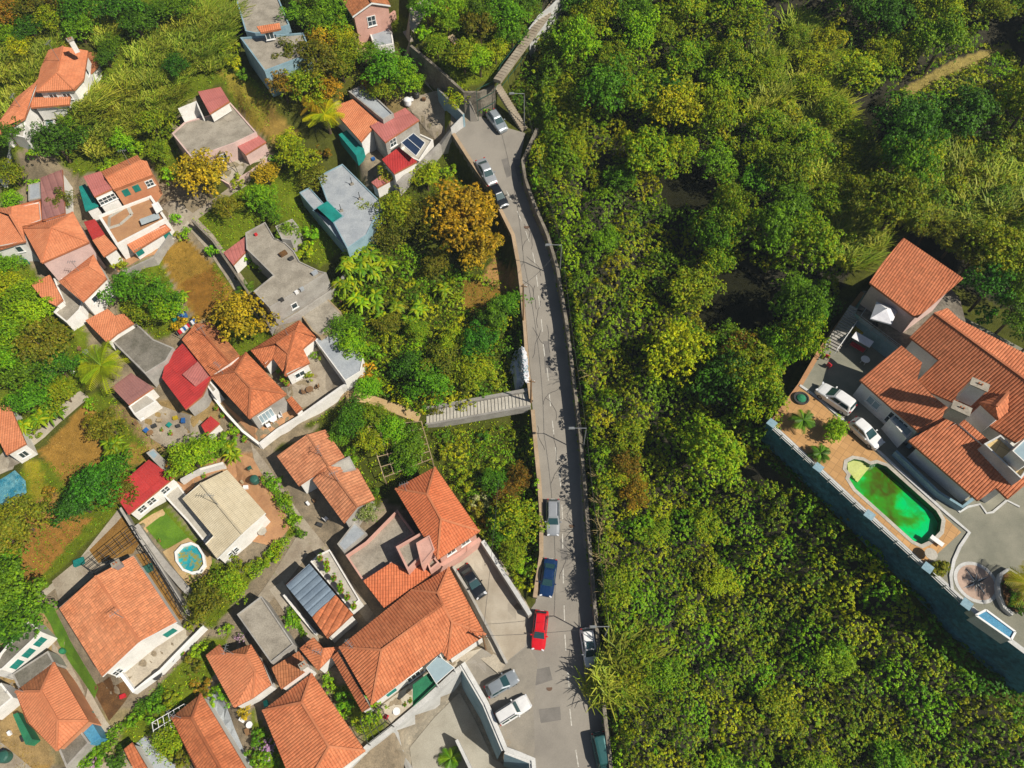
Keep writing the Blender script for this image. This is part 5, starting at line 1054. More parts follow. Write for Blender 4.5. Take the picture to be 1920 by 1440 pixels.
for i in range(4): m.bar(q[i]+Vector((0, 0, .03)), q[(i+1) % 4]+Vector((0, 0, .03)), .08, .08, 'white_paint')
m.bar(q[0].lerp(q[1], .5)+Vector((0, 0, .03)), q[3].lerp(q[2], .5)+Vector((0, 0, .03)), .07, .07, 'white_paint'); m.build('frame', sr)
flat('terrace', 'white-walled terrace under the tilted solar panel', [(748, 285), (775, 245), (812, 262), (786, 302)], 2.2, 'concrete_pale', 'plaster_white', .3, .2, cat='terrace')
flat('canopy', 'teal shade net over the yard left of the pink sheet roof', [(635, 252), (650, 244), (682, 278), (668, 292)], 2.4, 'teal_net', 'teal_net', 0, depth=0, cat='canopy')
patch('yard', [(765, 200), (785, 180), (820, 170), (868, 230), (845, 250), (815, 262)], 'yard', .07)
wall('wall', 'teal-shaded courtyard wall by the dead-end of the road', [(821, 165), (845, 190), (869, 214)], 2.2, 'plaster_shade_tint', .3, cap='plaster_grey')
wall('gate', 'pale sliding metal gate at the dead-end courtyard', [(845, 240), (869, 216)], 1.9, 'wall_pale', .15, cat='gate')
wall('wall', 'pale retaining wall curving down from the metal gate to the garden', [(845, 243), (825, 270), (795, 300), (760, 330), (745, 345)], 1.6, 'plaster_grey', .6, below=3)
H('house', 'orange roof at the left edge beside the gravel lane', dict(a=(-15, 765, 4), b=(17, 757, 4), c=(49, 832, 4), d=(12, 853, 4), e=(-15, 800, 4)), 'abcde', 'abcde', roofm='tile_flat', ins=.2, win=[('dc', .5, 1, 1, 1.2, 'plain')])
patch('yard', [(0, 855), (12, 856), (50, 838), (60, 850), (35, 870), (0, 880)], 'yard', .065)
# small hut on the corner bank
H('hut', 'small wooden slatted hut on the corner bank', dict(a=(838, 70, 2.3), b=(849, 64, 2.4), c=(861, 76, 2.3), d=(852, 83, 2.2)), 'abcd', 'abcd', roofm='wood_pale', wallm='metal_green', rib=.3, amp=.05, ins=.05, cat='hut')
# ---- retaining walls and stairs by the road
flush()
wall('retaining_wall', 'long brown-topped retaining wall on the valley side of the road', [(850, 250), (882, 300), (917, 350), (942, 400), (962, 440), (973, 500), (980, 560), (985, 620), (990, 700), (996, 750)], .55, 'wall_stone', .5, cap='wall_kerb', below=4)
wall('retaining_wall', 'lower brown-topped retaining wall below the long stair', [(999, 768), (1004, 830), (1011, 900), (1015, 960), (1015, 1040), (1008, 1085), (1003, 1120)], .55, 'wall_stone', .5, cap='wall_kerb', below=4)
wall('retaining_wall', 'shaded retaining wall at the foot of the wooded slope', RIGHT, 2.1, 'wall_stone', .4, below=.8)
wall('retaining_wall', 'tall grey corner retaining wall above the parked teal car', [(770, 85), (815, 122), (870, 172), (900, 172), (927, 160)], 4.0, 'wall_stone', .4, zf=None, below=1)
railing('railing', 'green railing on top of the hillside steps', [(893, 168), (925, 152), (940, 120), (965, 88), (990, 55)], 5.2, 'metal_green', cat='railing')
wall('wall', 'pale blue-grey wall along the top of the hillside steps', [(992, 55), (1010, 30), (1035, 10), (1060, -15)], 4.6, 'wall_pale', .3)
def stairs(name, label, a, b, wd, n, za, zb, mat='concrete_pale', side=None, cat='stairs', hb=1.2):
    root = empty(name, (a+b)/2, label, cat); d = (b-a); d.z = 0; L = d.length; d.normalize(); ang = math.atan2(d.y, d.x)
    for i in range(n):
        t = (i+.5)/n; p = a+(b-a)*t; z = za+(zb-za)*(i+1)/n; m = MB(); m.box((p.x, p.y, z-hb/2), L/n+.01, wd, hb, mat, ang); m.box((p.x-d.x*L/n*.42, p.y-d.y*L/n*.42, z+.006), .05, wd*.98, .014, 'soil_dark', ang) if 0 else None; m.build('step', root)
    return root
a, b = G(800, 783), G(994, 748); za, zb = T(a.x, a.y), T(b.x-2.2, b.y)+3.0
b.z = zb; a.z = za; stairs('staircase', 'long concrete stair descending from the road to the garden path', a, b, 1.9, 30, za, zb)
for off, lb in ((1.25, 'pale uphill side wall of the long road stair'), (-1.2, 'pale downhill side wall of the long road stair')):
    d = (b-a); d.z = 0; d.normalize(); s = Vector((-d.y, d.x, 0))*off; m = MB(); A, B = a+s+Vector((0, 0, -.3)), b+s+Vector((0, 0, -.3)); m.bar(A, B, .45 if off > 0 else .28, 1.3, 'plaster_grey'); tag(m.build('wall'), lb, 'wall')
for (p, q, n, wd, lb) in (((984, 244), (932, 160), 20, 1.1, 'narrow shaded stair rising beside the parked teal car'), ((932, 150), (1050, -10), 34, 1.1, 'hillside stair with railing climbing to the top edge')):
    A, B = G(*p), G(*q, 3.2) if p[0] == 984 else G(*q); 
    if p[0] == 932: A = G(*p, 3.2); B = G(q[0], q[1], 3.2)
    stairs('staircase', lb, A, B, wd, n, A.z, B.z, 'yard', hb=.5)
# courtyard at the bottom
patch('courtyard', [(768, 1402), (815, 1345), (862, 1298), (888, 1345), (925, 1424), (985, 1450), (1000, 1520), (785, 1520)], 'court', .08)
bt = [(868, 1243), (912, 1318), (948, 1404), (1000, 1424), (1004, 1470)]; m = MB(); QQ = [G(a, b, .9) for a, b in bt]
for i in range(4):
    a, b = QQ[i], QQ[i+1]; s = Vector((b.y-a.y, -(b.x-a.x), 0)).normalized(); s = s if s.x < 0 else -s; o1 = s*.5; o2 = s*1.3; dz = Vector((0, 0, -7.2))
    m.poly([a+o1-Vector((0, 0, .25)), b+o1-Vector((0, 0, .25)), b+o2+dz, a+o2+dz], 'plaster_shade_tint'); m.poly([a-Vector((0, 0, .25)), b-Vector((0, 0, .25)), b+o1-Vector((0, 0, .25)), a+o1-Vector((0, 0, .25))], 'wall_pale')
tag(m.build('wall_facing'), 'sloping blue-grey face of the wall between the parking lot and the courtyard', 'wall')
wall('retaining_wall', 'pale-topped retaining wall between the parking lot and the sunken courtyard', [(868, 1243), (912, 1318), (948, 1404), (1000, 1424), (1004, 1470)], .9, 'wall_pale', .5, below=7)
wall('wall', 'pale wall between the patio and the sunken courtyard', [(868, 1248), (800, 1310), (735, 1365), (690, 1400), (640, 1450)], .7, 'wall_pale', .6, below=7)
wall('wall', 'thin pale wall on the left side of the sunken courtyard', [(738, 1368), (752, 1405), (768, 1455)], .7, 'wall_pale', .35, below=7)
zz = G(870, 1400).z+1.0
m = MB(); m.bar(U(858, 1390, zz), U(892, 1460, zz), .35, 3.4, 'wall_pale'); tag(m.build('planter_wall'), 'pale angled planter wall inside the sunken courtyard', 'wall')
palm(845, 1422, .75, 1.2, 'l', 'short spiky bright green palm in the sunken courtyard', n=18, L=2.0)
stairs('staircase', 'short concrete stair beside the parking lot and driveway', G(905, 1218), G(944, 1252), 1.8, 9, G(905, 1218).z-.2, G(944, 1252).z+.25, 'yard_pale')
# ================================================================ VILLA ON THE RIGHT
ZV = 17.0; ZU = 19.6
def UV_(pts, z=ZV): return [U(a, b, z) for a, b in pts]
edge = [(1446, 795), (1534, 876), (1630, 965), (1739, 1064), (1812, 1132), (1836, 1157), (1925, 1224), (1990, 1275)]
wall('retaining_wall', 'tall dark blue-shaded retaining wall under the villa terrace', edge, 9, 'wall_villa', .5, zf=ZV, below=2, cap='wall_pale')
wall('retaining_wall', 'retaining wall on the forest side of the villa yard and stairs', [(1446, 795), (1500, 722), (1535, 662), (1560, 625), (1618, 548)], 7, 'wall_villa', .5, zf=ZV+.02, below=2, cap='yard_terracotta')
pool = [(1589, 867), (1601, 861), (1618, 864), (1632, 872), (1645, 869), (1662, 875), (1755, 958), (1765, 975), (1762, 996), (1747, 1012), (1727, 1021), (1712, 1014), (1604, 917), (1592, 898), (1595, 890), (1587, 880)]
HP = UV_(pool)
patch('courtyard', edge+[(2010, 1290), (2040, 700), (1930, 660), (1800, 590), (1760, 560), (1618, 545), (1560, 623), (1500, 720)], 'villa_yard', 0, z=ZV-.01, hole=HP)
patch('terrace_deck', [(1449, 793), (1500, 727), (1532, 750), (1642, 849), (1802, 998), (1736, 1058)], 'deck', .03, z=ZV, hole=HP)
root = empty('swimming_pool', HP[0], 'emerald green algae-filled pool with pale coping on the villa deck', 'pool')
cen = sum(HP, Vector())/len(HP); m = MB(); nn = len(HP)
OUT = inset(HP, -.38)[0]
for i in range(nn):
    a, b = HP[i], HP[(i+1) % nn]; a2, b2 = OUT[i], OUT[(i+1) % nn]
    m.poly([(a.x, a.y, ZV+.07), (b.x, b.y, ZV+.07), (b2.x, b2.y, ZV+.07), (a2.x, a2.y, ZV+.07)], 'concrete_pale'); m.poly([(a2.x, a2.y, ZV), (b2.x, b2.y, ZV), (b2.x, b2.y, ZV+.07), (a2.x, a2.y, ZV+.07)], 'concrete_pale')
m.build('coping', root); m = MB()
for i in range(nn):
    a, b = HP[i], HP[(i+1) % nn]; m.poly([(a.x, a.y, ZV+.069), (b.x, b.y, ZV+.069), (b.x, b.y, ZV-1.6), (a.x, a.y, ZV-1.6)], 'pool_tile')
m.build('basin', root); m = MB(); m.ngon([(p.x, p.y, ZV-.75) for p in HP], 'algae'); m.build('water', root)
st = MB()
for k, (p, q, r_) in enumerate(((1592, 866, .9), (1598, 873, .7), (1604, 881, .5))):
    c = U(p+6, q+4, ZV); st.lathe((c.x, c.y, ZV-.75), [(1.5+.35*k, 0), (1.5+.35*k, .5-.17*k)], 'pool_step', 18)
sp = st
for o_ in [0]:
    m = MB(); a = U(1594, 872, ZV); b = U(1622, 868, ZV)
    for k in range(3):
        q = [U(x, y, ZV-.30-.16*k) for x, y in ((1589+k*5, 868+k*7), (1604+k*5, 862+k*4), (1622+k*5, 866+k*4), (1600+k*4, 894+k*5), (1590+k*4, 884+k*6))]
        m.ngon(q, 'pool_step')
        for i in range(5): m.poly([q[i], q[(i+1) % 5], q[(i+1) % 5]-Vector((0, 0, .5)), q[i]-Vector((0, 0, .5))], 'pool_step')
    m.build('steps', root)
m = MB(); c = U(1757, 1014, ZV+.4); m.box(c, .5, 1.3, .06, 'white_paint', .75); m.box(c-Vector((.3, -.3, .2)), .45, .4, .4, 'white_paint', .75); tag(m.build('diving_board'), 'short white diving board at the deep end of the green pool', 'diving board')
# white kerb line and deck edge
wall('kerb', 'pale kerb between the tile deck and the villa driveway', [(1500, 722), (1535, 746), (1645, 843), (1765, 953), (1818, 998), (1800, 1025), (1789, 1050), (1783, 1080), (1786, 1105), (1812, 1130)], .12, 'wall_pale', .3, zf=ZV+.12, below=.2, cat='kerb')
wall('kerb', 'angular pale kerb at the corner of the villa patio posts', [(1758, 928), (1775, 935), (1800, 960), (1815, 950), (1838, 945), (1850, 962), (1862, 960), (1888, 938), (1912, 950)], .14, 'wall_pale', .22, zf=ZV+.1, below=.2, cat='kerb')
for i, (p, q) in enumerate(((0, 1), (1, 2), (2, 3), (3, 4))):
    a, b = edge[p], edge[q]; railing('railing', ('pale low railing at the top left run of the tall villa wall', 'pale low railing beside the upper half of the green pool', 'pale low railing beside the deep end of the green pool', 'pale low railing past the pool towards the compass mosaic')[i], [a, b], .9, 'wall_pale', zf=ZV+.9, bars=3, th=.07)
for i, (a, b) in enumerate(((1447, 794), (1534, 877), (1630, 966), (1739, 1065), (1812, 1133))):
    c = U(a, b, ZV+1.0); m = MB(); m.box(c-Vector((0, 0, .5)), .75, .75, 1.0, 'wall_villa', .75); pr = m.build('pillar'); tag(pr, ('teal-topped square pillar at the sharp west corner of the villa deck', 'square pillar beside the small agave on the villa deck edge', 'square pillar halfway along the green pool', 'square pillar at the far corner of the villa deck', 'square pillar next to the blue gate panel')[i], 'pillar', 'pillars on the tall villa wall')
    m = MB(); m.box(c+Vector((0, 0, .05)), .9, .9, .1, 'plaster_shade_tint', .75); m.build('cap', pr)
wall('parapet', 'pale wall section beyond the last pillar of the villa terrace', [(1822, 1140), (1840, 1156)], .9, 'wall_pale', .5, zf=ZV+.9, below=.2)
m = MB(); q = UV_([(1829, 1154), (1848, 1144), (1903, 1185), (1895, 1200)], ZV+1.6); m.ngon(q, 'tarp_blue'); m.ngon([p-Vector((0, 0, .1)) for p in q][::-1], 'metal_grey')
for i in range(4): m.poly([q[i], q[(i+1) % 4], q[(i+1) % 4]-Vector((0, 0, 1.6)), q[i]-Vector((0, 0, 1.6))], 'wall_pale')
for i in range(4): m.bar(q[i]+Vector((0, 0, .05)), q[(i+1) % 4]+Vector((0, 0, .05)), .18, .12, 'white_paint')
tag(m.build('shelter'), 'blue-roofed low shelter with pale rim at the end of the villa wall', 'shelter')
# compass mosaic
c = U(1830, 1092, ZV)
m = MB(); m.lathe((c.x, c.y, ZV), [(2.05, 0), (2.05, .02)], 'wall_pale', 36); m.lathe((c.x, c.y, ZV+.02), [(1.72, 0), (1.72, .006)], 'mosaic_pink', 36)
for i in range(16):
    L = (1.6 if i % 4 == 0 else 1.05 if i % 2 == 0 else .6); a = i*math.pi/8+.35; z = ZV+.032+.002*(i % 2)
    for s, mt in ((-1, 'metal_dark'), (1, 'wall_pale')):
        w_ = a+s*math.pi/8*.9; m.poly([(c.x, c.y, z), (c.x+math.cos(a)*L, c.y+math.sin(a)*L, z), (c.x+math.cos(w_)*L*.27, c.y+math.sin(w_)*L*.27, z)], mt if i % 2 == 0 else ('mosaic_grey'))
tag(m.build('compass_mosaic'), kind='structure')
wall('kerb', 'curved pale planter wall right of the compass mosaic', [(1925, 1085), (1893, 1066), (1878, 1076), (1872, 1095), (1874, 1115), (1884, 1138), (1900, 1152)], .5, 'wall_pale', .3, zf=ZV+.5, below=.5, cat='planter')
patch('planting_bed', [(1925, 1088), (1893, 1070), (1880, 1080), (1876, 1100), (1884, 1134), (1900, 1148), (1925, 1150)], 'soil_dark', .2, z=ZV)
palm(1934, 1098, .9, 3.0, 'y', 'yellow-green palm in the curved planter at the right edge', zfix=ZV)
# upper terrace
patch('upper_terrace', [(1622, 548), (1604, 588), (1690, 655), (1760, 705), (1815, 620), (1800, 560), (1720, 470)], 'wall_stone', 0, z=ZU, thick=3, side='plaster_shade_tint')
railing('railing', 'dark railing with pale rail along the upper villa terrace', [(1614, 592), (1692, 650)], 1.0, 'metal_grey', zf=ZU+1.0, bars=4)
a, b = U(1545, 662, ZV), U(1606, 570, ZU); stairs('staircase', 'grey villa stairs climbing along the forest-side wall', U(1558, 654, ZV), U(1607, 578, ZU), 1.7, 16, ZV, ZU, 'plaster_grey')
railing('railing', 'white handrail on the open side of the villa stairs', [(1570, 655), (1624, 578)], .9, 'white_paint', zf=ZV+2.6, bars=2)
# parasol
c = U(1657, 586, ZU+2.4); root = empty('parasol', (c.x, c.y, ZU), 'white square parasol on the upper villa terrace', 'parasol'); m = MB(); cc = UV_([(1644, 565), (1684, 579), (1672, 608), (1632, 597)], ZU+2.3)
for i in range(4):
    m.poly([cc[i], cc[(i+1) % 4], c+Vector((0, 0, .7))], 'cloth_white'); m.poly([cc[i], cc[(i+1) % 4], cc[(i+1) % 4]-Vector((0, 0, .18)), cc[i]-Vector((0, 0, .18))], 'cloth_white')
m.build('canopy', root); m = MB(); m.tube((c.x, c.y, ZU), c+Vector((0, 0, .8)), .04, .04, 'metal_dark'); m.build('mast', root)
m = MB(); m.lathe((c.x, c.y, ZU), [(.35, 0), (.35, .1), (.1, .14)], 'metal_dark'); m.build('base', root)
# villa roofs
H('garage_house', 'separate upper villa building with single-slope tile roof partly shaded by trees', dict(a=(1694, 446, 3.8+2.4), b=(1806, 522, 3.8+2.0), c=(1722, 594, 2.9+.6), d=(1712, 592, 2.9+.6), e=(1630, 530, 2.9+.6), f=(1652, 496, 4.8)), 'abcdef', 'abcdef', plane=('bdaecf',), roofm='tile_villa', z0=ZU, ins=.35, rib=.29, amp=.075, wallm='plaster_palepink')
r, z0, P, W = H('villa', 'large villa with sprawling ribbed terracotta roofs beside the green pool', dict(a=(1751, 587, 8.2), b=(1776, 578, 7.8), c=(1800, 600, 7.6), d=(1930, 668, 7.2), e=(1960, 740, 8.4), f=(1722, 712, 5.9), g=(1760, 674, 6.0), h=(1706, 632, 5.9), i=(1744, 735, 5.3), j=(1790, 755, 5.6), k=(1905, 830, 5.4), l=(1960, 800, 6.6)), 'abcde aelkjifgh', 'abcdelkjifgh', 'ae', plane=('aeb'+'cd', 'aeh'+'lkjifg'), roofm='tile_villa', z0=ZV, ins=.35, rib=.29, amp=.075, wallm='plaster_white')
H('wing', '', dict(a=(1612, 712, 3.2), b=(1690, 648, 4.3), c=(1729, 680, 4.3), d=(1720, 711, 4.4), e=(1746, 740, 4.6), f=(1800, 782, 4.8), g=(1838, 815, 5.0), h=(1846, 845, 4.7), i=(1795, 788, 4.2), j=(1723, 810, 3.2)), 'abcdefghij', 'abcdefghij', plane=('ajgbcdefhi',), roofm='tile_villa', z0=ZV, root=r, rname='west_wing_roof', ins=.3, rib=.29, amp=.075, win=[('aj', .3, 1.6, .9, 1.2, 'blue'), ('aj', .72, 2.4, .5, 2.0, 'grid')])
H('porchv', '', dict(a=(1703, 826, 3.2), b=(1795, 775, 4.9), c=(1838, 812, 5.2), d=(1882, 850, 4.6), e=(1930, 903, 3.6), f=(1890, 936, 3.0), g=(1868, 915, 3.1), h=(1834, 939, 3.0)), 'abcdefgh', 'abcdefgh', plane=('ahcbdefg',), roofm='tile_villa', z0=ZV, root=r, rname='south_porch_roof', ins=.8, rib=.29, amp=.075)
H('dorm', '', dict(a=(1837, 755, 6.6), b=(1891, 735, 7.4), c=(1893, 772, 6.6), d=(1872, 787, 6.6), e=(1868, 762, 7.5)), 'abe bcde ade', 'abcd', 'be', roofm='tile_villa', z0=ZV, root=r, rname='dormer_roof', ins=.15, rib=.4, wallm='plaster_white')
H('bal', '', dict(a=(1866, 708, 7.8), b=(1930, 735, 7.8), c=(1940, 790, 6.8), d=(1893, 760, 6.8)), 'abcd', 'abcd', roofm='tile_villa', z0=ZV, root=r, rname='east_roof', ins=.2, rib=.29, amp=.075) if 0 else None
flat('balc', '', [(1845, 832), (1876, 815), (1935, 870), (1915, 898)], 5.9, 'balcony_tile', 'wall_pale', .4, .15, z0=ZV, root=r, rname='balcony_floor', depth=-4)
flat('turret', '', [(1898, 845), (1935, 810), (1960, 850), (1925, 870)], 7.2, 'pane_blue', 'plaster_white', .1, .1, z0=ZV, root=r, rname='glazed_roof', depth=-4)
chimney(r, 1830, 728, ZV+9.0, 1.5, .8, 2.2, 'plaster_white', -.6); chimney(r, 1796, 772, ZV+7.2, 1.6, .9, 1.2, 'concrete_pale', -.6)
for i, (a, b) in enumerate(((1700, 842), (1737, 880), (1776, 915))):
    p = U(a, b, ZV); m = MB(); m.box((p.x+.3, p.y+.3, ZV+1.3), .45, .45, 2.6, 'plaster_shade_tint', .75); m.build('porch_column', r)
wall('parapet', 'low teal-shaded wall round the villa porch', [(1680, 845), (1760, 922), (1805, 950), (1825, 935)], .9, 'plaster_shade_tint', .3, zf=ZV+.9, below=.1)
flat('glass_lean_to', 'glazed lean-to against the shaded villa wall', [(1668, 785), (1680, 775), (1715, 808), (1700, 822)], 2.2, 'pane_blue', 'plaster_white', .04, z0=ZV, depth=0, cat='conservatory')
flat('planter', 'raised planter with flowers beside the villa stairs', [(1618, 612), (1632, 603), (1672, 640), (1660, 652)], .7, 'soil_dark', 'plaster_shade_tint', .1, z0=ZV, depth=0, cat='planter')
m = MB(); c = U(1611, 619, ZV+.5); m.box(c, 1.2, 1.2, 1.0, 'plastic_yellow', .75); m.box(c+Vector((.9, -.5, -.1)), .8, .9, .8, 'pane_blue', .75); tag(m.build('storage_box'), 'yellow storage box beside the raised planter', 'box')
# deck planting
def ballshrub(px, py, r, label, key='g', z=ZV):
    p = U(px, py, z+r*.8); root = empty('topiary', (p.x, p.y, z), label, 'shrub'); me = crown('foliage', r, r*1.75, PAL[key], nleaf=11000, lobes=150, size=.17, seed=int(px), squash=.85, rough=.95, jit=.08); o = bpy.data.objects.new('foliage', me); C.objects.link(o); o.parent = root
    m = MB(); m.tube((0, 0, 0), (0, 0, r*.7), .1, .07, 'bark'); local(m.build('stem', root)); return root
ballshrub(1564, 808, 1.25, 'neatly clipped round green bush on the tile deck', 'l'); ballshrub(1760, 1066, .75, 'small dark round bush at the corner by the kerb', 'k')
palm(1506, 788, .85, 1.6, 'g', 'dark bushy palm on the tile deck left of the clipped bush', n=20, L=1.7, zfix=ZV); palm(1538, 850, .75, 1.2, 'd', 'small dark agave-like palm near the deck railing', n=24, L=1.7, zfix=ZV)
c = U(1501, 749, ZV); m = MB(); m.lathe((c.x, c.y, ZV), [(.75, 0), (.85, .35), (.7, .35), (.65, .25)], 'metal_dark', 20); pl = m.build('stone_planter'); tag(pl, 'round dark stone planter at the tip of the tile deck', 'planter')
m = MB(); m.lathe((c.x, c.y, ZV+.25), [(.55, 0), (.5, .12), (.2, .3)], 'green_net', 10); tag(m.build('succulent'), 'green succulent growing in the round dark planter', 'plant')
def furniture(kind, px, py, z, label, mat='plastic_white', rz=0, s=1.0):
    p = U(px, py, z); 
    if kind == 'table':
        root = empty('table', p, label, 'table'); m = MB(); m.lathe((p.x, p.y, z+.7*s), [(.5*s, 0), (.5*s, .04)], mat, 20); m.build('table_top', root)
        for i in range(4): a = rz+i*math.pi/2; m = MB(); m.tube((p.x+.35*s*math.cos(a), p.y+.35*s*math.sin(a), z), (p.x+.3*s*math.cos(a), p.y+.3*s*math.sin(a), z+.7*s), .03, .03, mat, 6); m.build('leg', root)
    elif kind == 'chair':
        root = empty('chair', p, label, 'chair'); m = MB(); m.box((p.x, p.y, z+.42), .5, .5, .05, mat, rz); m.build('seat', root); m = MB(); m.box((p.x-.24*math.cos(rz), p.y-.24*math.sin(rz), z+.68), .05, .5, .5, mat, rz); m.build('backrest', root)
        for i in range(4): a = rz+math.pi/4+i*math.pi/2; m = MB(); m.tube((p.x+.3*math.cos(a), p.y+.3*math.sin(a), z), (p.x+.3*math.cos(a), p.y+.3*math.sin(a), z+.42), .025, .025, mat, 6); m.build('leg', root)
    elif kind == 'crate':
        m = MB()
        for i in range(3):
            m.box((p.x, p.y, z+.08+.14*i), .6*s, .42*s, .09, mat, rz)
        m.box((p.x, p.y, z+.22), .54*s, .36*s, .4, mat, rz); root = tag(m.build('crate'), label, 'crate')
    elif kind == 'tank':
        m = MB(); m.lathe((p.x, p.y, z), [(.5*s, 0), (.55*s, .2*s), (.55*s, .9*s), (.4*s, 1.05*s), (.15*s, 1.1*s)], mat, 16); root = tag(m.build('water_tank'), label, 'water tank')
    elif kind == 'pot':
        root = empty('potted_plant', p, label, 'pot plant'); m = MB(); m.lathe((p.x, p.y, z), [(.16*s, 0), (.24*s, .35*s), (.26*s, .38*s)], mat, 12); m.build('pot', root)
        me = shrubvars('l')[0][0]; o = bpy.data.objects.new('foliage', me); C.objects.link(o); o.parent = root; o.location = (0, 0, .25*s); o.scale = (.38*s,)*3
    elif kind == 'swing':
        root = empty('garden_swing', p, label, 'swing seat'); m = MB(); d = Vector((math.cos(rz), math.sin(rz), 0)); q = [p+d*s_*1.0 for s_ in (-1, 1)]
        for e in q: m.tube(e+Vector((.4, .4, 0)), e+Vector((0, 0, 1.9)), .04, .04, mat, 6); m.tube(e-Vector((.4, .4, 0)), e+Vector((0, 0, 1.9)), .04, .04, mat, 6)
        m.build('frame', root); m = MB(); m.box(p+Vector((0, 0, 1.95)), 2.2, 1.1, .06, 'cloth_white', rz); m.build('roof_cloth', root); m = MB(); m.box(p+Vector((0, 0, .5)), 1.7, .6, .12, 'plastic_red', rz); m.build('seat', root)
    return root
furniture('swing', 1605, 655, ZV, 'garden swing seat with white cloth roof in the villa yard', 'metal_dark', 2.4)
furniture('table', 1618, 680, ZV, 'oval table in the shade of the villa yard', 'plastic_white'); furniture('chair', 1549, 672, ZV, 'red deck chair in the sunny villa corner', 'plastic_red', .9); furniture('chair', 1553, 688, ZV, 'red and white chair behind the swing seat in the villa yard', 'plastic_red', .6)
furniture('table', 1802, 926, ZV, 'white barbecue stand on the shaded villa porch', 'plastic_white'); furniture('table', 1738, 1044, ZV, 'round stone table at the far end of the tile deck', 'concrete_pale', s=1.2)
# ================================================================ CARS
car('silver-blue hatchback parked beneath the corner retaining wall', (918, 208), (944, 243), 'hatch', 'paint_silverblue', rails=True)
car('silver-white sedan parked by the upper road wall', (900, 300), (923, 342), 'sedan', 'paint_silver')
car('black hatchback parked behind the silver-white sedan', (923, 348), (944, 384), 'hatch', 'paint_black')
car('silver car parked under the wall on the lower road', (1037, 942), (1037, 993), 'estate', 'paint_silver', rails=True)
car('navy blue sedan parked half on the verge', (1033, 1050), (1024, 1111), 'sedan', 'paint_blue')
car('bright red estate car leaving the driveway mouth', (1016, 1146), (1009, 1212), 'estate', 'paint_red', rails=True)
car('black hatchback parked on the pale driveway', (868, 1062), (903, 1117), 'sedan', 'paint_black')
car('silver hatchback parked uppermost in the lot', (912, 1299), (972, 1264), 'hatch', 'paint_silverblue')
car('white off-roader parked beside the silver hatchback in the lot', (933, 1350), (995, 1311), 'wagon', 'paint_white', rails=True)
car('white car with dark sunroof half in the tree shade', (1100, 1179), (1110, 1243), 'suv', 'paint_white', sunroof=True)
car('teal van in deep shade at the bottom edge of the road', (1120, 1372), (1137, 1450), 'van', 'paint_teal')
car('white off-road car nearest the tip of the villa deck', (1600, 770), (1534, 724), 'suv', 'paint_white', z=ZV)
car('white small hatchback beside the clipped bush', (1597, 788), (1651, 836), 'hatch', 'paint_white', z=ZV)
# ================================================================ LAMPS, POLES, CABLES
tops = []
for lb, b in (('green-grey street lamp at the upper bend opposite the orange tree', (1049, 522)), ('street lamp halfway down the wooded roadside', (1092, 849)), ('street lamp above the white car with sunroof', (1131, 1200))): tops.append(lamp(lb, b)[1])
L4 = lamp('street lamp at the dead-end above the stair', (983, 238), 5.5)[1]
_, p1 = pole('wooden utility pole on the valley side near the terraced garden', (981, 533), 7.8)
_, p2 = pole('wooden utility pole where the long stair meets the road', (996, 712), 5.5)
_, p3 = pole('utility pole beside the driveway stair', (905, 1192), 7.0)
for i, (a, b) in enumerate(((L4, tops[0]), (tops[0], tops[1]), (tops[1], tops[2]))): cable(('thin cable from the dead-end lamp to the upper street lamp', 'thin cable between the upper and middle street lamps', 'thin cable between the middle and lower street lamps')[i], a, b)
cable('thin cable from the valley-side pole to the upper lamp', p1, tops[0]); cable('thin cable from the lower street lamp to the driveway pole', tops[2], p3); cable('thin cable along the valley side between the two poles', p1, p2)
cable('thin cable from the driveway pole up over the pink house', p3, G(935, 900, 7))
# rubble heap by the road
rs = np.random.RandomState(5); pts = []; rp = [G(a, b) for a, b in ((966, 660), (986, 664), (992, 722), (978, 732), (956, 696))]; RP = [(p.x, p.y) for p in rp]
xs = [p[0] for p in RP]; ys = [p[1] for p in RP]; m = MB()
cxr, cyr = sum(xs)/5, sum(ys)/5
for i in range(1300):
    x, y = rs.uniform(min(xs), max(xs)), rs.uniform(min(ys), max(ys))
    if not pip(np.array(x), np.array(y), RP): continue
    d_ = math.hypot((x-cxr)/1.0, (y-cyr)/2.4); s = rs.uniform(.12, .34); m.box((x, y, T(x, y)+.1+max(0, 1.1-.5*d_)), s, s*.8, s*.7, 'cloth_white' if i % 4 else 'pane_blue', rs.uniform(0, 3), taper=.8)
m.box((cxr, cyr, T(cxr, cyr)-.2), 2.0, 4.6, 1.3, 'cloth_white', .1, taper=.6)
tag(m.build('rubble_heap'), 'heap of white and blue rubble beside the road wall', 'rubble', kind='stuff')
# pergola and frames
def pergola(label, pts, h, nx, ny, mat='metal_dark', th=.06):
    Q = [G(a, b, h) for a, b in pts]; root = empty('pergola', Q[0]-Vector((0, 0, h)), label, 'pergola'); m = MB()
    for i in range(nx+1): t = i/nx; m.bar(Q[0].lerp(Q[1], t), Q[3].lerp(Q[2], t), th, th, mat)
    for i in range(ny+1): t = i/ny; m.bar(Q[0].lerp(Q[3], t), Q[1].lerp(Q[2], t), th, th, mat)
    m.build('lattice', root)
    for q in Q: m = MB(); m.bar(q, q-Vector((0, 0, h+.3)), th*1.3, th*1.3, mat); m.build('post', root)
    return root
pergola('weathered wooden vine pergola above the pink house', [(690, 800), (790, 790), (810, 860), (720, 895)], 2.4, 5, 5, 'wood_pale', .09)
pergola('rusty wire pergola over the brown vine plot', [(155, 1060), (248, 985), (262, 1010), (175, 1075)], 2.2, 6, 3, 'metal_dark')
pergola('rusty pipe frame over the grass strip right of the large gabled roof', [(262, 1030), (272, 1022), (352, 1150), (345, 1160)], 2.0, 2, 10, 'metal_dark')
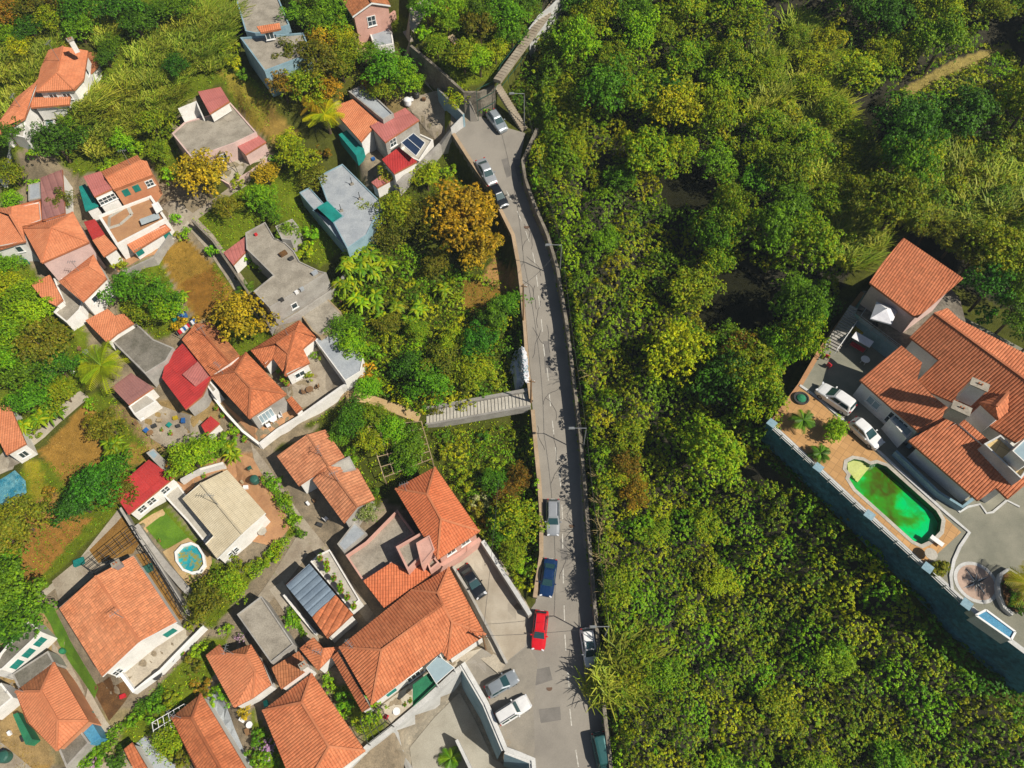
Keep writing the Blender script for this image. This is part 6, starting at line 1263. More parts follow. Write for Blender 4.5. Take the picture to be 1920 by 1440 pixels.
pergola('white pipe pergola above the bottom orange roof', [(285, 1355), (345, 1320), (352, 1345), (290, 1385)], 2.2, 6, 2, 'white_paint', .05)
pergola('dark pipe pergola over the small garden below the widest roof', [(675, 1350), (712, 1325), (735, 1360), (690, 1395)], 2.2, 4, 3, 'metal_dark')
pergola('clothesline frame of pipes in front of the cracked concrete house', [(385, 300), (420, 285), (440, 310), (400, 330)], 2.2, 3, 2, 'metal_dark', .05)
m = MB(); c0 = [G(a, b) for a, b in ((0, 905), (30, 883), (52, 905), (45, 935), (5, 945))]; 
patch('plastic_sheeting', [(-5, 905), (12, 895), (30, 883), (50, 903), (52, 925), (30, 940), (10, 948), (-5, 945)], 'tarp_sea', .25, label='crumpled blue plastic sheeting over vegetables at the left edge', cat='sheeting', kind='x')
# furniture and small things
def g_(kind, px, py, label, *a, **k):
    p = G(px, py); return furniture(kind, px, py, p.z+.08, label, *a, **k)
g_('table', 515, 790, 'round white table on the terracotta patio below the big hipped roof'); g_('chair', 505, 800, 'white chair beside the round white patio table', 'plastic_white', .5); g_('chair', 527, 782, 'white plastic chair uphill of the round patio table', 'plastic_white', 3.5)
g_('table', 583, 735, 'wooden table on the grey patio by the pale slab roof', 'wood'); g_('chair', 572, 738, 'brown chair left of the wooden patio table', 'wood', 0); g_('chair', 596, 728, 'brown chair right of the wooden patio table', 'wood', 3)
g_('tank', 480, 903, 'small green tank by the terracotta yard of the cream house', 'metal_green'); g_('tank', 120, 1222, 'green round tank beside the mossy roof', 'green_net', s=.6); g_('tank', 765, 196, 'white drum in the courtyard by the metal gate', 'plastic_white'); g_('tank', 312, 872, 'grey stone tank below the dark shrubs uphill of the red roof', 'concrete', s=.7)
g_('crate', 300, 790, 'pale crate in the junk yard by the mauve shed', 'wood_pale'); g_('crate', 318, 798, 'teal crate in the junk yard', 'teal_net', rz=1); g_('crate', 290, 800, 'dark crate in the junk yard by the grey porch', 'metal_dark', rz=.5); g_('crate', 330, 785, 'yellow crate at the right of the junk yard', 'plastic_yellow', rz=.3); g_('crate', 275, 808, 'blue crate at the lower side of the junk yard', 'plastic_blue', rz=.9)
g_('crate', 150, 1055, 'teal box on the gravel strip above the large gabled roof', 'teal_net', rz=.4, s=2); g_('crate', 278, 1068, 'dark teal box right of the large gabled roof', 'metal_green', rz=.5, s=2.2); g_('crate', 232, 1306, 'red barrow beside the dug brown plot', 'plastic_red', rz=.4)
furn = [(590+i*8.5+4*math.sin(i*2.1), 1050+i*13+3*math.cos(i*1.7)) for i in range(8)]
for i, (a, b) in enumerate(furn): furniture('pot', a+12, b-4, G(a+12, b-4, 3.6).z+.02 if 0 else G(620, 1090, 3.4).z, 'potted plant in the row on the pale roof terrace by the striped blue roof', 'terracotta', s=1.4)['group'] = 'pots on the pale roof terrace'
for i, (a, b) in enumerate(((408, 768), (420, 782), (436, 800), (446, 815), (460, 828))): g_('pot', a, b, 'potted plant in the row along the teal-shaded patio wall', 'terracotta', s=1.2)['group'] = 'pots along the patio wall'
for i, (a, b) in enumerate(((525, 700), (532, 715), (540, 722))): g_('pot', a, b, 'potted plant between the two hipped roofs', 'terracotta', s=1.5)['group'] = 'pots between the hipped roofs'
# clothes line
a, b = G(305, 640, 1.8)-Vector((0, 0, 0)), G(362, 598, 1.8); a = G(330, 622, 1.8); root = empty('clothesline', a-Vector((0, 0, 1.8)), 'clothesline hung with coloured washing above the orange roof', 'clothesline')
m = MB(); m.tube(a, b, .015, .015, 'wire', 4); m.tube(a, a-Vector((0, 0, 2)), .04, .04, 'metal_grey', 6); m.tube(b, b-Vector((0, 0, 2)), .04, .04, 'metal_grey', 6); m.build('line', root)
for i, mt in enumerate(('plastic_red', 'cloth_white', 'plastic_blue', 'cloth_white', 'plastic_red', 'metal_dark', 'cloth_white', 'plastic_blue')):
    p = a.lerp(b, (i+.6)/8.4); m = MB(); d = (b-a).normalized(); e = p+d*.42; m.poly([p, e, e+Vector((.12, -.1, -.7)), p+Vector((.1, -.1, -.72))], mt); m.poly([p+Vector((-.02, 0, 0)), e+Vector((-.02, 0, 0)), e+Vector((-.1, .1, -.6)), p+Vector((-.1, .1, -.6))], mt); o = m.build('washing'); tag(o, f"{('red shirt', 'white towel', 'blue shirt', 'white sheet', 'red towel', 'dark trousers', 'white vest', 'blue towel')[i]} pegged on the clothesline above the orange roof", 'laundry', 'washing on the line')
# ================================================================ VEGETATION
wood_edge = [(1012, 175), (1022, 245), (1000, 310), (1008, 350), (1030, 390), (1050, 430), (1062, 500), (1082, 600), (1094, 700), (1105, 800), (1116, 900), (1124, 1000), (1134, 1100), (1150, 1180), (1158, 1290), (1165, 1380), (1180, 1500)]
wall_side = [(2000, 1480), (1925, 1378), (1840, 1300), (1760, 1220), (1700, 1120), (1600, 1020), (1500, 920), (1430, 850), (1395, 800), (1430, 750), (1480, 690), (1530, 610), (1575, 545), (1600, 500)]
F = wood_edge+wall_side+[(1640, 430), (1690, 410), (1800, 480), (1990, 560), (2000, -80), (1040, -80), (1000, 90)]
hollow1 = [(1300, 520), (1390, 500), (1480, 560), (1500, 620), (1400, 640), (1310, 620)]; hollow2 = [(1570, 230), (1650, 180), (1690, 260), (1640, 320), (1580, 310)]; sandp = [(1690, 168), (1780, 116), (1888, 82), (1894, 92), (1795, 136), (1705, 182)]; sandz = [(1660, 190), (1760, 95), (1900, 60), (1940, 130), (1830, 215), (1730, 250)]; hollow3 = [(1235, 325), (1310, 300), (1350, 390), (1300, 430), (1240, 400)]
low = [(1110, 1130)]+wood_edge[-4:]+wall_side[:7]+[(1400, 900), (1250, 880), (1130, 980)]
up = wood_edge[:11]+[(1130, 980), (1250, 880), (1420, 870)]+wall_side[7:]+[(1640, 430), (1690, 410), (1800, 480), (1990, 560), (2000, -80), (1040, -80), (1000, 90)]
reedz = [(1420, 40), (1520, 0), (1560, 90), (1600, 200), (1640, 330), (1660, 430), (1600, 480), (1540, 400), (1500, 250), (1420, 170)]
reedz2 = [(1700, 360), (1760, 300), (1900, 240), (1990, 260), (1990, 420), (1880, 470), (1800, 470), (1740, 440)]
zone([(p[0]+(45 if i < 4 else 0), p[1]) for i, p in enumerate(low)], 'ffmly', 10.0, (1.6, 2.5), (.65, .85), hc=2.6, seed=3)
band = [(p[0]-20, p[1]) for p in wood_edge]+[(p[0]+34, p[1]) for p in wood_edge[::-1]]
zone(up, 'ggfflmfydm', 5.7, (2.2, 4.0), (.9, 1.4), avoid=(hollow1, hollow2, hollow3, sandz, reedz, reedz2, band, [(1000, 100), (1120, 160), (1230, 480), (1260, 700), (1230, 900), (1100, 900), (1000, 300)]), hc=4.0, seed=4, skip=.12)
zone([(1000, 100), (1120, 160), (1230, 480), (1260, 700), (1230, 900), (1100, 900), (1000, 300)], 'fgml', 8.5, (1.6, 2.4), (.9, 1.1), avoid=(band,), hc=3.2, seed=9)
thicket('thicket', 'dense bright scrub thicket covering the lower part of the wood', low, 'fymflyymlf', 2.5, (1.5, 2.6), (1.2, 3.0), 17, seed=1, floor=.8, size=.22, tr=.17)
thicket('thicket', 'tangled low garden growth between the upper road and the pale slab roof', [(870, 500), (970, 505), (985, 740), (800, 775), (690, 730), (655, 650), (620, 545), (650, 470), (760, 450)], 'lmfyglmyk', 2.2, (.9, 1.9), (.4, 1.5), 11, seed=5, floor=.8, size=.22, avoid=([(930, 480), (975, 510), (982, 545), (940, 540), (900, 520)], [(870, 530), (950, 550), (925, 590), (870, 580)]))
thicket('thicket', 'low scrub in the sloping garden below the long stair', [(810, 800), (990, 775), (1010, 900), (1010, 1040), (995, 1110), (900, 1000), (850, 900)], 'lmfymgy', 2.0, (.8, 1.6), (.3, 1.2), 12, seed=6, floor=.9, size=.2)
thicket('thicket', 'low yellow-green scrub round the grassy clearing in the upper wood', sandz, 'ymylr', 1.9, (.8, 1.6), (.2, .9), 14, seed=13, floor=.9, size=.2, avoid=(sandp,))
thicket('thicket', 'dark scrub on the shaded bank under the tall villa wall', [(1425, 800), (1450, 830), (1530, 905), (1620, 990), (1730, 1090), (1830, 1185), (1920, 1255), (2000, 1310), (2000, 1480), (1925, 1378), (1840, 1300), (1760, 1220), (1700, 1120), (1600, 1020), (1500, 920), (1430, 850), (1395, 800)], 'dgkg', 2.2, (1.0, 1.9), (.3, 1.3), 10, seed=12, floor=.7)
thicket('thicket', 'scrub on the bank between the hillside steps and the wood', [(950, 165), (1004, 92), (1055, 0), (1085, -20), (1040, 170), (1030, 245), (1005, 235), (975, 200)], 'fglmy', 2.0, (.9, 1.7), (.4, 1.6), 16, seed=8, floor=.9, size=.22)
thicket('creepers', 'creepers spilling over the shaded roadside wall', [(p[0]-5, p[1]) for p in RIGHT]+[(p[0]+24, p[1]) for p in RIGHT[::-1]], 'fglmf', 1.8, (.9, 1.7), (.35, 1.1), 17, seed=7, floor=.8, size=.22, cat='creepers')
thicket('thicket', 'scrub and creepers between the taller trees of the upper wood', up, 'fgmfyglfmgl', 2.5, (1.3, 2.5), (1.0, 3.6), 17, seed=2, floor=.5, size=.23, tr=.18, avoid=(hollow1, hollow2, hollow3, sandz, reedz))
zone(reedz, 'yym', 5.2, (2.0, 3.0), (.8, 1.0), hc=2.4, seed=6, skip=.35)
for Z_, s_ in ((reedz, 1), (reedz2, 2), ([(1110, 1230), (1180, 1210), (1190, 1310), (1130, 1300)], 3)):
    r_ = random.Random(s_)
    xs = [p[0] for p in Z_]; ys = [p[1] for p in Z_]
    for i in range(400):
        a, b = r_.uniform(min(xs), max(xs)), r_.uniform(min(ys), max(ys))
        if ppip(a, b, Z_) and r_.random() < (.22 if s_ < 3 else .018): reed(a, b, r_.uniform(1.8, 2.6), r_.uniform(.9, 1.3))
cover('ivy', 'trailing ivy along the shaded roadside wall', [(a-2, b) for a, b in wood_edge]+[(a+16, b) for a, b in wood_edge[::-1]], 24, .26, PAL['g'], .8, 3, cat='ivy')
for (a, b, r_, k, q) in ((1495, 590, 46, 'g', 1.7), (1500, 650, 44, 'f', 1.7), (1450, 665, 40, 'g', 1.6), (1420, 700, 40, 'm', 1.5), (1700, 285, 50, 'd', 1.6), (1690, 330, 44, 'g', 1.6), (1330, 450, 40, 'g', 1.5), (1345, 500, 34, 'f', 1.4), (1365, 400, 42, 'm', 1.7), (1350, 440, 40, 'f', 1.6)): tree(a, b, r_, k, q)
for (a, b, r_, k) in ((1385, 670, 48, 'n'), (1340, 655, 32, 'n'), (1175, 880, 36, 'n'), (1190, 930, 30, 'o'), (1800, 225, 60, 'd'), (1700, 240, 60, 'd'), (1900, 200, 30, 'd'), (1150, 740, 22, 'y'), (1155, 1010, 20, 'y')): tree(a, b, r_, k, 1.1)
# ---- left side hero plants: x, y, r(px), kind
HERO = '''870 430 66 o;892 410 38 a;862 384 30 a;905 470 30 o;846 378 30 y;900 475 40 o;790 415 38 k;745 400 40 m;735 445 36 k;735 330 26 y;800 335 30 y;840 325 20 m;690 400 26 m
820 495 26 k;930 600 36 g;900 650 40 d;955 575 30 g;850 645 30 m;830 690 40 k;885 698 38 m;808 726 44 g;768 690 34 d;640 545 20 l;700 660 22 l;725 610 24 k;690 700 22 o;780 620 24 m
380 335 50 o;455 600 52 o;425 390 27 k;490 375 30 l;510 400 24 g;560 300 36 y;590 340 28 k;500 330 24 o;540 270 26 y;520 300 20 l;545 440 24 l;580 440 22 l;570 470 22 m;600 290 20 n;450 340 18 y
88 650 50 k;60 700 40 g;110 690 34 d;30 620 46 l;50 560 34 l;20 680 40 l;80 590 34 l;20 540 30 y;70 745 34 g;120 740 30 m;40 760 28 g;150 700 18 g;20 500 24 l
110 272 44 d;140 250 30 g;40 280 24 g;120 380 26 k;30 385 26 l;70 350 20 l;25 330 28 m;290 240 34 m;300 290 26 m;330 130 26 d;230 270 24 l;200 320 20 l;260 280 18 l;320 330 18 l
190 915 50 d;150 945 42 d;215 890 36 g;235 925 34 k;40 980 44 k;20 1010 44 k;75 950 20 k;20 1110 60 g;50 1150 46 g;30 1180 40 d;95 925 16 n;15 1060 40 g
395 1120 36 k;430 1100 34 m;370 1150 26 m;440 1060 22 m;360 860 40 l;385 850 32 l;335 870 22 n;430 820 24 l;415 840 18 g;205 800 34 k;240 270 16 d
545 110 34 k;600 120 46 k;640 130 30 m;660 100 34 y;570 170 42 m;620 170 28 o;540 190 30 n;590 50 34 g;630 40 34 g;560 30 26 g;600 10 34 g;650 150 24 l;600 190 26 y;640 70 28 y;600 80 30 o;730 140 40 g;700 110 28 g;760 150 34 l;720 175 30 m;775 165 24 l;700 160 22 o
800 20 34 g;850 20 30 l;900 30 34 g;950 40 36 g;900 60 36 k;870 110 34 m;820 90 26 m;860 150 26 y;900 120 30 l;930 100 24 m;960 70 28 g;840 50 26 l;790 60 22 l;990 20 28 g;905 170 14 l;930 20 30 d
660 790 34 g;640 810 26 g;700 780 28 m;740 810 30 l;770 840 34 g;700 830 30 y;760 870 26 g;660 850 20 g;645 785 18 l
835 850 18 y;925 870 22 m;870 900 22 y;925 905 28 g;975 898 26 n;950 930 26 n;900 940 20 w;968 975 42 f;935 990 28 g;990 1005 22 m;960 1040 30 m;985 1062 24 l;892 960 24 k;975 1095 16 y;910 985 16 o;905 820 16 d
690 960 26 w;700 925 12 g;485 1060 20 m;505 1045 18 m;520 1030 16 m;550 975 16 l;530 940 18 l;515 905 16 l;560 1000 14 g
360 1250 22 k;380 1290 24 n;370 1220 18 l;290 1330 24 g;320 1310 20 m;250 1350 18 l;420 1300 24 l;390 1310 22 l;300 1360 20 m;200 1400 20 g;180 1420 22 g;220 1420 26 d;320 1390 30 m;340 1420 24 k;170 1430 16 v;500 1400 24 v;480 1420 26 l;510 1430 26 l;485 1380 18 g;455 1335 16 o
650 1310 26 g;680 1300 22 l;640 1330 22 l;700 1330 24 l;620 1280 18 l;680 1360 20 m;550 1170 14 l;540 1160 14 g;425 1180 14 l;370 1140 12 n;450 1195 10 v;140 560 14 y;230 495 12 y;215 500 10 y;590 665 10 l;575 705 12 y;300 560 40 g;240 545 34 g;320 580 30 l;270 590 30 m;340 600 22 o;400 470 20 l;350 440 14 l;690 730 26 l;620 660 20 m;650 620 30 g;660 650 30 l
100 330 16 l;45 420 10 l;330 410 14 l;480 500 14 l;460 480 16 l;450 560 14 o;330 440 10 y;310 250 18 m;400 120 16 w;440 120 18 y;435 95 20 m;455 140 16 g;10 400 20 l;60 810 16 m;170 760 14 l'''
for ln in HERO.replace('\n', ';').split(';'):
    q = ln.split(); tree(float(q[0]), float(q[1]), float(q[2])*1.05, q[3], 1.0)
for a, b, s in ((690, 480, 1.2), (670, 500, 1.1), (660, 520, 1.1), (700, 505, 1.1), (650, 490, 1), (720, 490, 1), (695, 560, 1.1), (670, 560, 1), (640, 530, 1), (715, 590, 1), (740, 570, 1), (205, 820, 1.1), (180, 800, .9), (215, 840, 1), (650, 470, 1), (680, 460, 1), (430, 850, 1), (100, 770, .9), (70, 780, 1), (50, 790, 1), (85, 755, .9), (55, 735, 1), (110, 715, .9), (790, 570, 1), (770, 590, 1), (860, 630, 1), (830, 540, .9), (450, 700, .5), (420, 835, .9), (335, 550, .9), (145, 670, .8)): banana(a, b, s, rnd.choice('ly'))
palm(190, 686, 1.25, 2.6, 'y', 'feathery yellow-green palm between the mauve shed and the round dark tree', n=22, L=2.9, droop=.7)
palm(610, 215, 1.15, 2.8, 'y', 'yellow-green palm beside the orange corrugated roof', n=18, L=2.8); palm(590, 190, 1.0, 2.8, 'o', 'tall yellowing palm uphill of the orange corrugated roof', n=16, L=2.6)
palm(330, 490, .7, 2.0, 'g', 'small palm in the alley left of the ragged concrete roof', n=14, L=2) if 0 else None
palm(462, 543, .8, 1.8, 'g', 'small feathery palm on the shaded side of the ragged concrete roof', n=14, L=2.2)
for a, b in ((235, 140), (250, 170), (280, 130), (300, 100), (330, 70), (360, 50), (390, 30), (350, 90), (320, 130), (280, 170), (250, 200), (220, 210), (190, 230), (160, 215), (200, 190), (210, 160), (230, 180), (270, 210), (240, 225), (300, 190), (310, 160), (340, 110), (370, 80), (400, 60), (410, 30), (420, 10), (390, 100), (180, 260), (150, 230), (220, 240), (170, 205), (40, 130), (20, 160), (60, 140), (10, 120), (30, 190), (15, 205), (50, 115), (80, 80), (70, 100), (20, 90), (260, 90), (290, 70), (320, 40), (340, 20), (365, 10), (180, 20), (200, 40), (190, 60)): reed(a, b, rnd.uniform(1.8, 2.5), rnd.uniform(.9, 1.2))
for a, b, r_, k in ((20, 30, 40, 'n'), (60, 20, 40, 'k'), (100, 40, 34, 'y'), (110, 10, 30, 'n'), (150, 20, 40, 'g'), (60, 60, 34, 'd'), (150, 60, 34, 'g'), (230, 20, 50, 'd'), (260, 50, 40, 'd'), (20, 70, 30, 'l'), (40, 90, 28, 'y'), (130, 90, 14, 'o'), (330, 20, 36, 'g'), (290, 30, 30, 'd'), (200, 110, 26, 'd'), (210, 90, 24, 'g')): tree(a, b, r_, k, .8)
for (a, b, r_, k, q) in ((1850, 545, 46, 'd', 1.2), (1900, 590, 46, 'g', 1.2), (1830, 480, 44, 'k', 1.2), (1790, 450, 40, 'k', 1.1), (1880, 500, 50, 'm', 1.1), (1740, 430, 34, 'k', 1.1), (1935, 640, 40, 'd', 1.0), (1845, 590, 26, 'd', .9), (1910, 540, 44, 'g', 1.2)): tree(a, b, r_, k, q)
for (a, b, r_, k) in ((1895, 1100, 14, 'd'), (1903, 1125, 16, 'g'), (1915, 1085, 12, 'k'), (1912, 1140, 14, 'd')): shrub(a, b, r_, k, zfix=ZV)
# hedges
def hedge(label, a, b, w_, h, key='l'):
    A, B = G(*a), G(*b); n = int((B-A).length*150); rs = np.random.RandomState(int(a[0])); t = rs.rand(n); d = (B-A); s = Vector((-d.y, d.x, 0)).normalized()
    u = rs.uniform(-1, 1, n); zz_ = rs.rand(n)**.5; bump_ = .8+.3*np.sin(t*d.length*1.7)
    cen = np.array(A)[None]+t[:, None]*np.array(d)[None]+np.array(s)[None]*(u*w_/2*bump_)[:, None]; cen[:, 2] += h*zz_*bump_*(1-.3*u*u)
    nor = rs.normal(0, .6, (n, 3))+np.array([0, 0, .8]); me = leafobj('foliage', cen, nor, .24*rs.uniform(.6, 1.3, n), palette(rs, n, PAL[key]), seed=3); o = bpy.data.objects.new('hedge', me); C.objects.link(o); tag(o, label, 'hedge')
hedge('leafy hedge along the alley right of the cream roof house', (500, 895), (562, 985), 1.6, 1.5); hedge('clipped hedge below the white gable of the cream roof house', (472, 1085), (542, 1012), 1.7, 1.5); hedge('hedge on the downhill side of the balustraded parapet', (258, 1340), (310, 1290), 1.6, 1.3, 'g'); hedge('narrow bright hedge strip by the alley near the bottom edge', (150, 1440), (240, 1355), 1.3, 1.0, 'l')
hedge('narrow hedge in the yard right of the long pale alley wall', (545, 1140), (572, 1195), 1.0, .9, 'l')
# bare pale shrub
p = G(285, 548, 1.5); root = empty('bare_shrub', (p.x, p.y, T(p.x, p.y)), 'bare pale-branched shrub uphill of the orange lean-to', 'shrub'); m = MB(); r_ = random.Random(2)
for i in range(70):
    a = r_.uniform(0, 6.28); e = r_.uniform(.2, 1.2); L_ = r_.uniform(1.2, 2.6); q = Vector((0, 0, .3)); d = Vector((math.cos(a)*math.cos(e), math.sin(a)*math.cos(e), math.sin(e)))
    for s in range(3): n_ = q+d*L_/3; m.tube(q, n_, .03-.008*s, .022-.007*s, 'bark_pale', 4); q = n_; d = (d+Vector((r_.gauss(0, .25), r_.gauss(0, .25), 0))).normalized()
local(m.build('branches', root))
def baretree(px, py, H_, seed, label):
    p = G(px, py, H_*.6); root = empty('bare_tree', (p.x, p.y, T(p.x, p.y)), label, 'tree', 'bare trees along the roadside'); r_ = random.Random(seed); m = MB(); m.tube((0, 0, -.3), (0, 0, H_*.35), .11, .08, 'bark_tan', 6); local(m.build('trunk', root)); m = MB()
    for i in range(22):
        a = r_.uniform(0, 6.28); e_ = r_.uniform(.25, 1.3); L_ = r_.uniform(.45, .8)*H_*.65; q = Vector((0, 0, H_*r_.uniform(.15, .35))); d = Vector((math.cos(a)*math.cos(e_), math.sin(a)*math.cos(e_), math.sin(e_)))
        for s in range(4):
            n_ = q+d*L_/4; m.tube(q, n_, .05-.01*s, .04-.009*s, 'bark_tan', 4)
            if s > 0: t_ = d+Vector((r_.gauss(0, .7), r_.gauss(0, .7), .1)); m.tube(n_, n_+t_.normalized()*L_*.22, .02, .01, 'bark_tan', 4)
            q = n_; d = (d+Vector((r_.gauss(0, .2), r_.gauss(0, .2), .05))).normalized()
    local(m.build('branches', root))
for i, (a, b, hh_) in enumerate(((1112, 690, 4.5), (1122, 880, 4.6), (1128, 935, 4.6), (1130, 985, 4.6), (1134, 1040, 4.6), (1140, 1100, 4.6))): baretree(a, b, hh_, i, ('pale bare tree leaning over the road below the middle of the wood', 'bare tree just below the middle street lamp', 'bare tree opposite the uphill end of the silver road car', 'bare tree opposite the silver road car', 'bare tree opposite the gap between silver and navy road cars', 'bare tree opposite the navy sedan')[i])
# ---- loose yard clutter
CL = '''crate 255 795 brown wood|crate 268 785 white plastic_white|crate 335 800 dark metal_dark|crate 345 790 blue plastic_blue|crate 372 770 wooden wood_pale|table 285 815 low wood|pot 305 808 small terracotta|pot 322 815 small terracotta|crate 150 655 rusty wood|tank 165 665 grey metal_grey|crate 138 700 white plastic_white|crate 142 680 brown wood
pot 262 480 small terracotta|pot 275 474 small terracotta|chair 285 462 white plastic_white|crate 330 600 teal teal_net|crate 345 622 white plastic_white|tank 345 595 blue plastic_blue|crate 455 905 pale wood_pale|chair 470 880 green metal_green|crate 462 915 white plastic_white|table 495 1000 pale concrete_pale|pot 535 988 small terracotta|pot 300 1015 small terracotta
crate 600 985 dark metal_dark|crate 578 945 white plastic_white|crate 590 940 brown wood|chair 612 975 white plastic_white|crate 640 565 rusty wood|crate 612 575 white plastic_white|crate 625 590 dark metal_dark|tank 600 600 grey concrete|crate 700 300 blue plastic_blue|crate 690 310 wooden wood|tank 782 182 black metal_dark|crate 772 188 white plastic_white|crate 795 188 wooden wood|chair 725 1345 red plastic_red|table 745 1335 white plastic_white|pot 760 1322 small terracotta|pot 770 1315 small terracotta|pot 782 1303 small terracotta
crate 20 1375 white plastic_white|crate 45 1385 dark metal_dark|tank 15 1420 green metal_green|crate 180 1350 pale wood_pale|crate 172 1340 teal teal_net|chair 330 1240 white plastic_white|table 300 1268 dark metal_dark|pot 345 1225 small terracotta|crate 500 1320 teal teal_net|crate 455 1350 white plastic_white|crate 465 1372 brown wood|table 470 1360 white plastic_white|crate 270 1420 grey concrete|pot 420 905 small terracotta|pot 385 895 small terracotta|crate 100 480 white plastic_white|pot 30 492 small terracotta'''
for ln in CL.replace('\n', '|').split('|'):
    k_, x_, y_, ds, mt = ln.split(); x_, y_ = float(x_), float(y_); nm = dict(crate='crate', tank='water tank', table='table', pot='flower pot with plant', chair='chair')[k_]
    lb, gp = autolabel(ds+' '+nm, x_, y_, USED, 'yard clutter'); p = G(x_, y_); q = furniture(k_, x_, y_, p.z+.08, lb, mt, rz=rnd.uniform(0, 3), s=rnd.uniform(.7, 1.2)) ; q['group'] = gp
# ---- ground cover
left_green = [[(0, 0), (430, 0), (445, 110), (510, 190), (495, 240), (430, 190), (330, 205), (320, 250), (355, 330), (300, 340), (280, 300), (150, 330), (120, 320), (60, 340), (0, 380), (0, 260), (60, 260), (130, 180), (190, 70), (120, 80), (0, 200)],
 [(560, 0), (640, 0), (670, 100), (720, 170), (640, 190), (500, 240), (500, 130), (585, 100)], [(620, 0), (780, 0), (760, 60), (700, 60)], [(790, 0), (1040, 0), (920, 150), (860, 170), (770, 80)], [(1000, 90), (1040, 0), (1100, 0), (1100, 300), (1010, 350)],
 [(840, 270), (970, 500), (985, 740), (800, 775), (690, 730), (650, 640), (610, 540), (650, 465), (720, 400), (750, 350)], [(570, 800), (640, 745), (790, 790), (990, 770), (1010, 900), (1000, 1120), (900, 1000), (820, 875), (740, 915), (690, 980), (650, 850), (600, 800)],
 [(480, 330), (600, 290), (560, 360), (640, 470), (600, 500), (560, 480), (540, 420), (500, 410), (420, 470), (360, 410)], [(0, 490), (50, 490), (100, 560), (160, 610), (170, 650), (160, 730), (60, 790), (0, 760)], [(160, 740), (200, 730), (250, 790), (340, 870), (300, 880), (200, 850)],
 [(230, 510), (300, 480), (340, 580), (360, 610), (300, 640), (220, 580)], [(0, 940), (60, 860), (180, 870), (250, 860), (220, 960), (60, 1120), (0, 1200)], [(340, 1080), (420, 1050), (480, 1080), (400, 1180), (350, 1160)], [(400, 490), (520, 620), (440, 690), (400, 600)],
 [(240, 1340), (380, 1200), (430, 1190), (400, 1300), (320, 1440), (200, 1440)], [(600, 1270), (660, 1290), (730, 1360), (690, 1400)], [(470, 1330), (560, 1440), (470, 1440)], [(310, 850), (420, 820), (430, 870), (340, 890)], [(490, 880), (570, 1000), (540, 1010), (500, 930)]]
# haze over the whole slope, added to lift the dark tones
names = ['meadow of the cane slope in the upper corner', 'grassy bank by the weathered flat concrete house', 'bank at the pink gabled house', 'green bank above the corner retaining wall', 'bank between the hillside steps and the wood', 'overgrown garden beside the upper road', 'overgrown garden below the long stair', 'rough garden by the ragged concrete roof', 'green garden by the lane at the left edge', 'garden strip by the mauve shed', 'rough patch uphill of the orange lean-to', 'field slopes at the left edge', 'garden under the cream house', 'strip below the bare plot', 'plants along the lower alley', 'narrow garden beside the widest roof', 'garden at the bottom edge', 'garden uphill of the cream house', 'planting along the cream house alley']
for i, P_ in enumerate(left_green):
    cover('grass', 'grass and weeds covering the '+names[i], P_, 22, .20, PAL['l']+PAL['y']+PAL['m'], .35, 20+i, asp=.45, cat='grass', jit=.3, nscale=.8, thresh=.30)
for nm, P_, pal in (('the bare plot', [(300, 475), (350, 445), (440, 545), (420, 580), (370, 605), (330, 540)], [(.30, .19, .03), (.36, .28, .05), (.22, .22, .02)]), ('the dry brown field', [(150, 755), (170, 760), (215, 880), (190, 885), (120, 905), (75, 840)], [(.34, .22, .05), (.40, .28, .07), (.24, .15, .03)]), ('the lower brown field', [(10, 1010), (60, 980), (90, 940), (160, 985), (60, 1095), (20, 1040)], [(.34, .20, .05), (.26, .15, .03), (.30, .26, .05)]), ('the dry slope by the red box', [(400, 130), (440, 140), (540, 240), (500, 260), (440, 190)], [(.34, .28, .05), (.40, .30, .06), (.26, .26, .02)]), ('the corner field', [(0, 1345), (30, 1360), (80, 1440), (0, 1440)], [(.42, .28, .06), (.34, .2, .04)]), ('the bare sand patch in the wood', sandp, [(.40, .34, .08), (.28, .30, .04)])):
    cover('dry_grass', 'dry grass on '+nm, P_, 16, .16, pal, .15, 50+len(nm), asp=.4, cat='grass', jit=.2, thresh=.35)
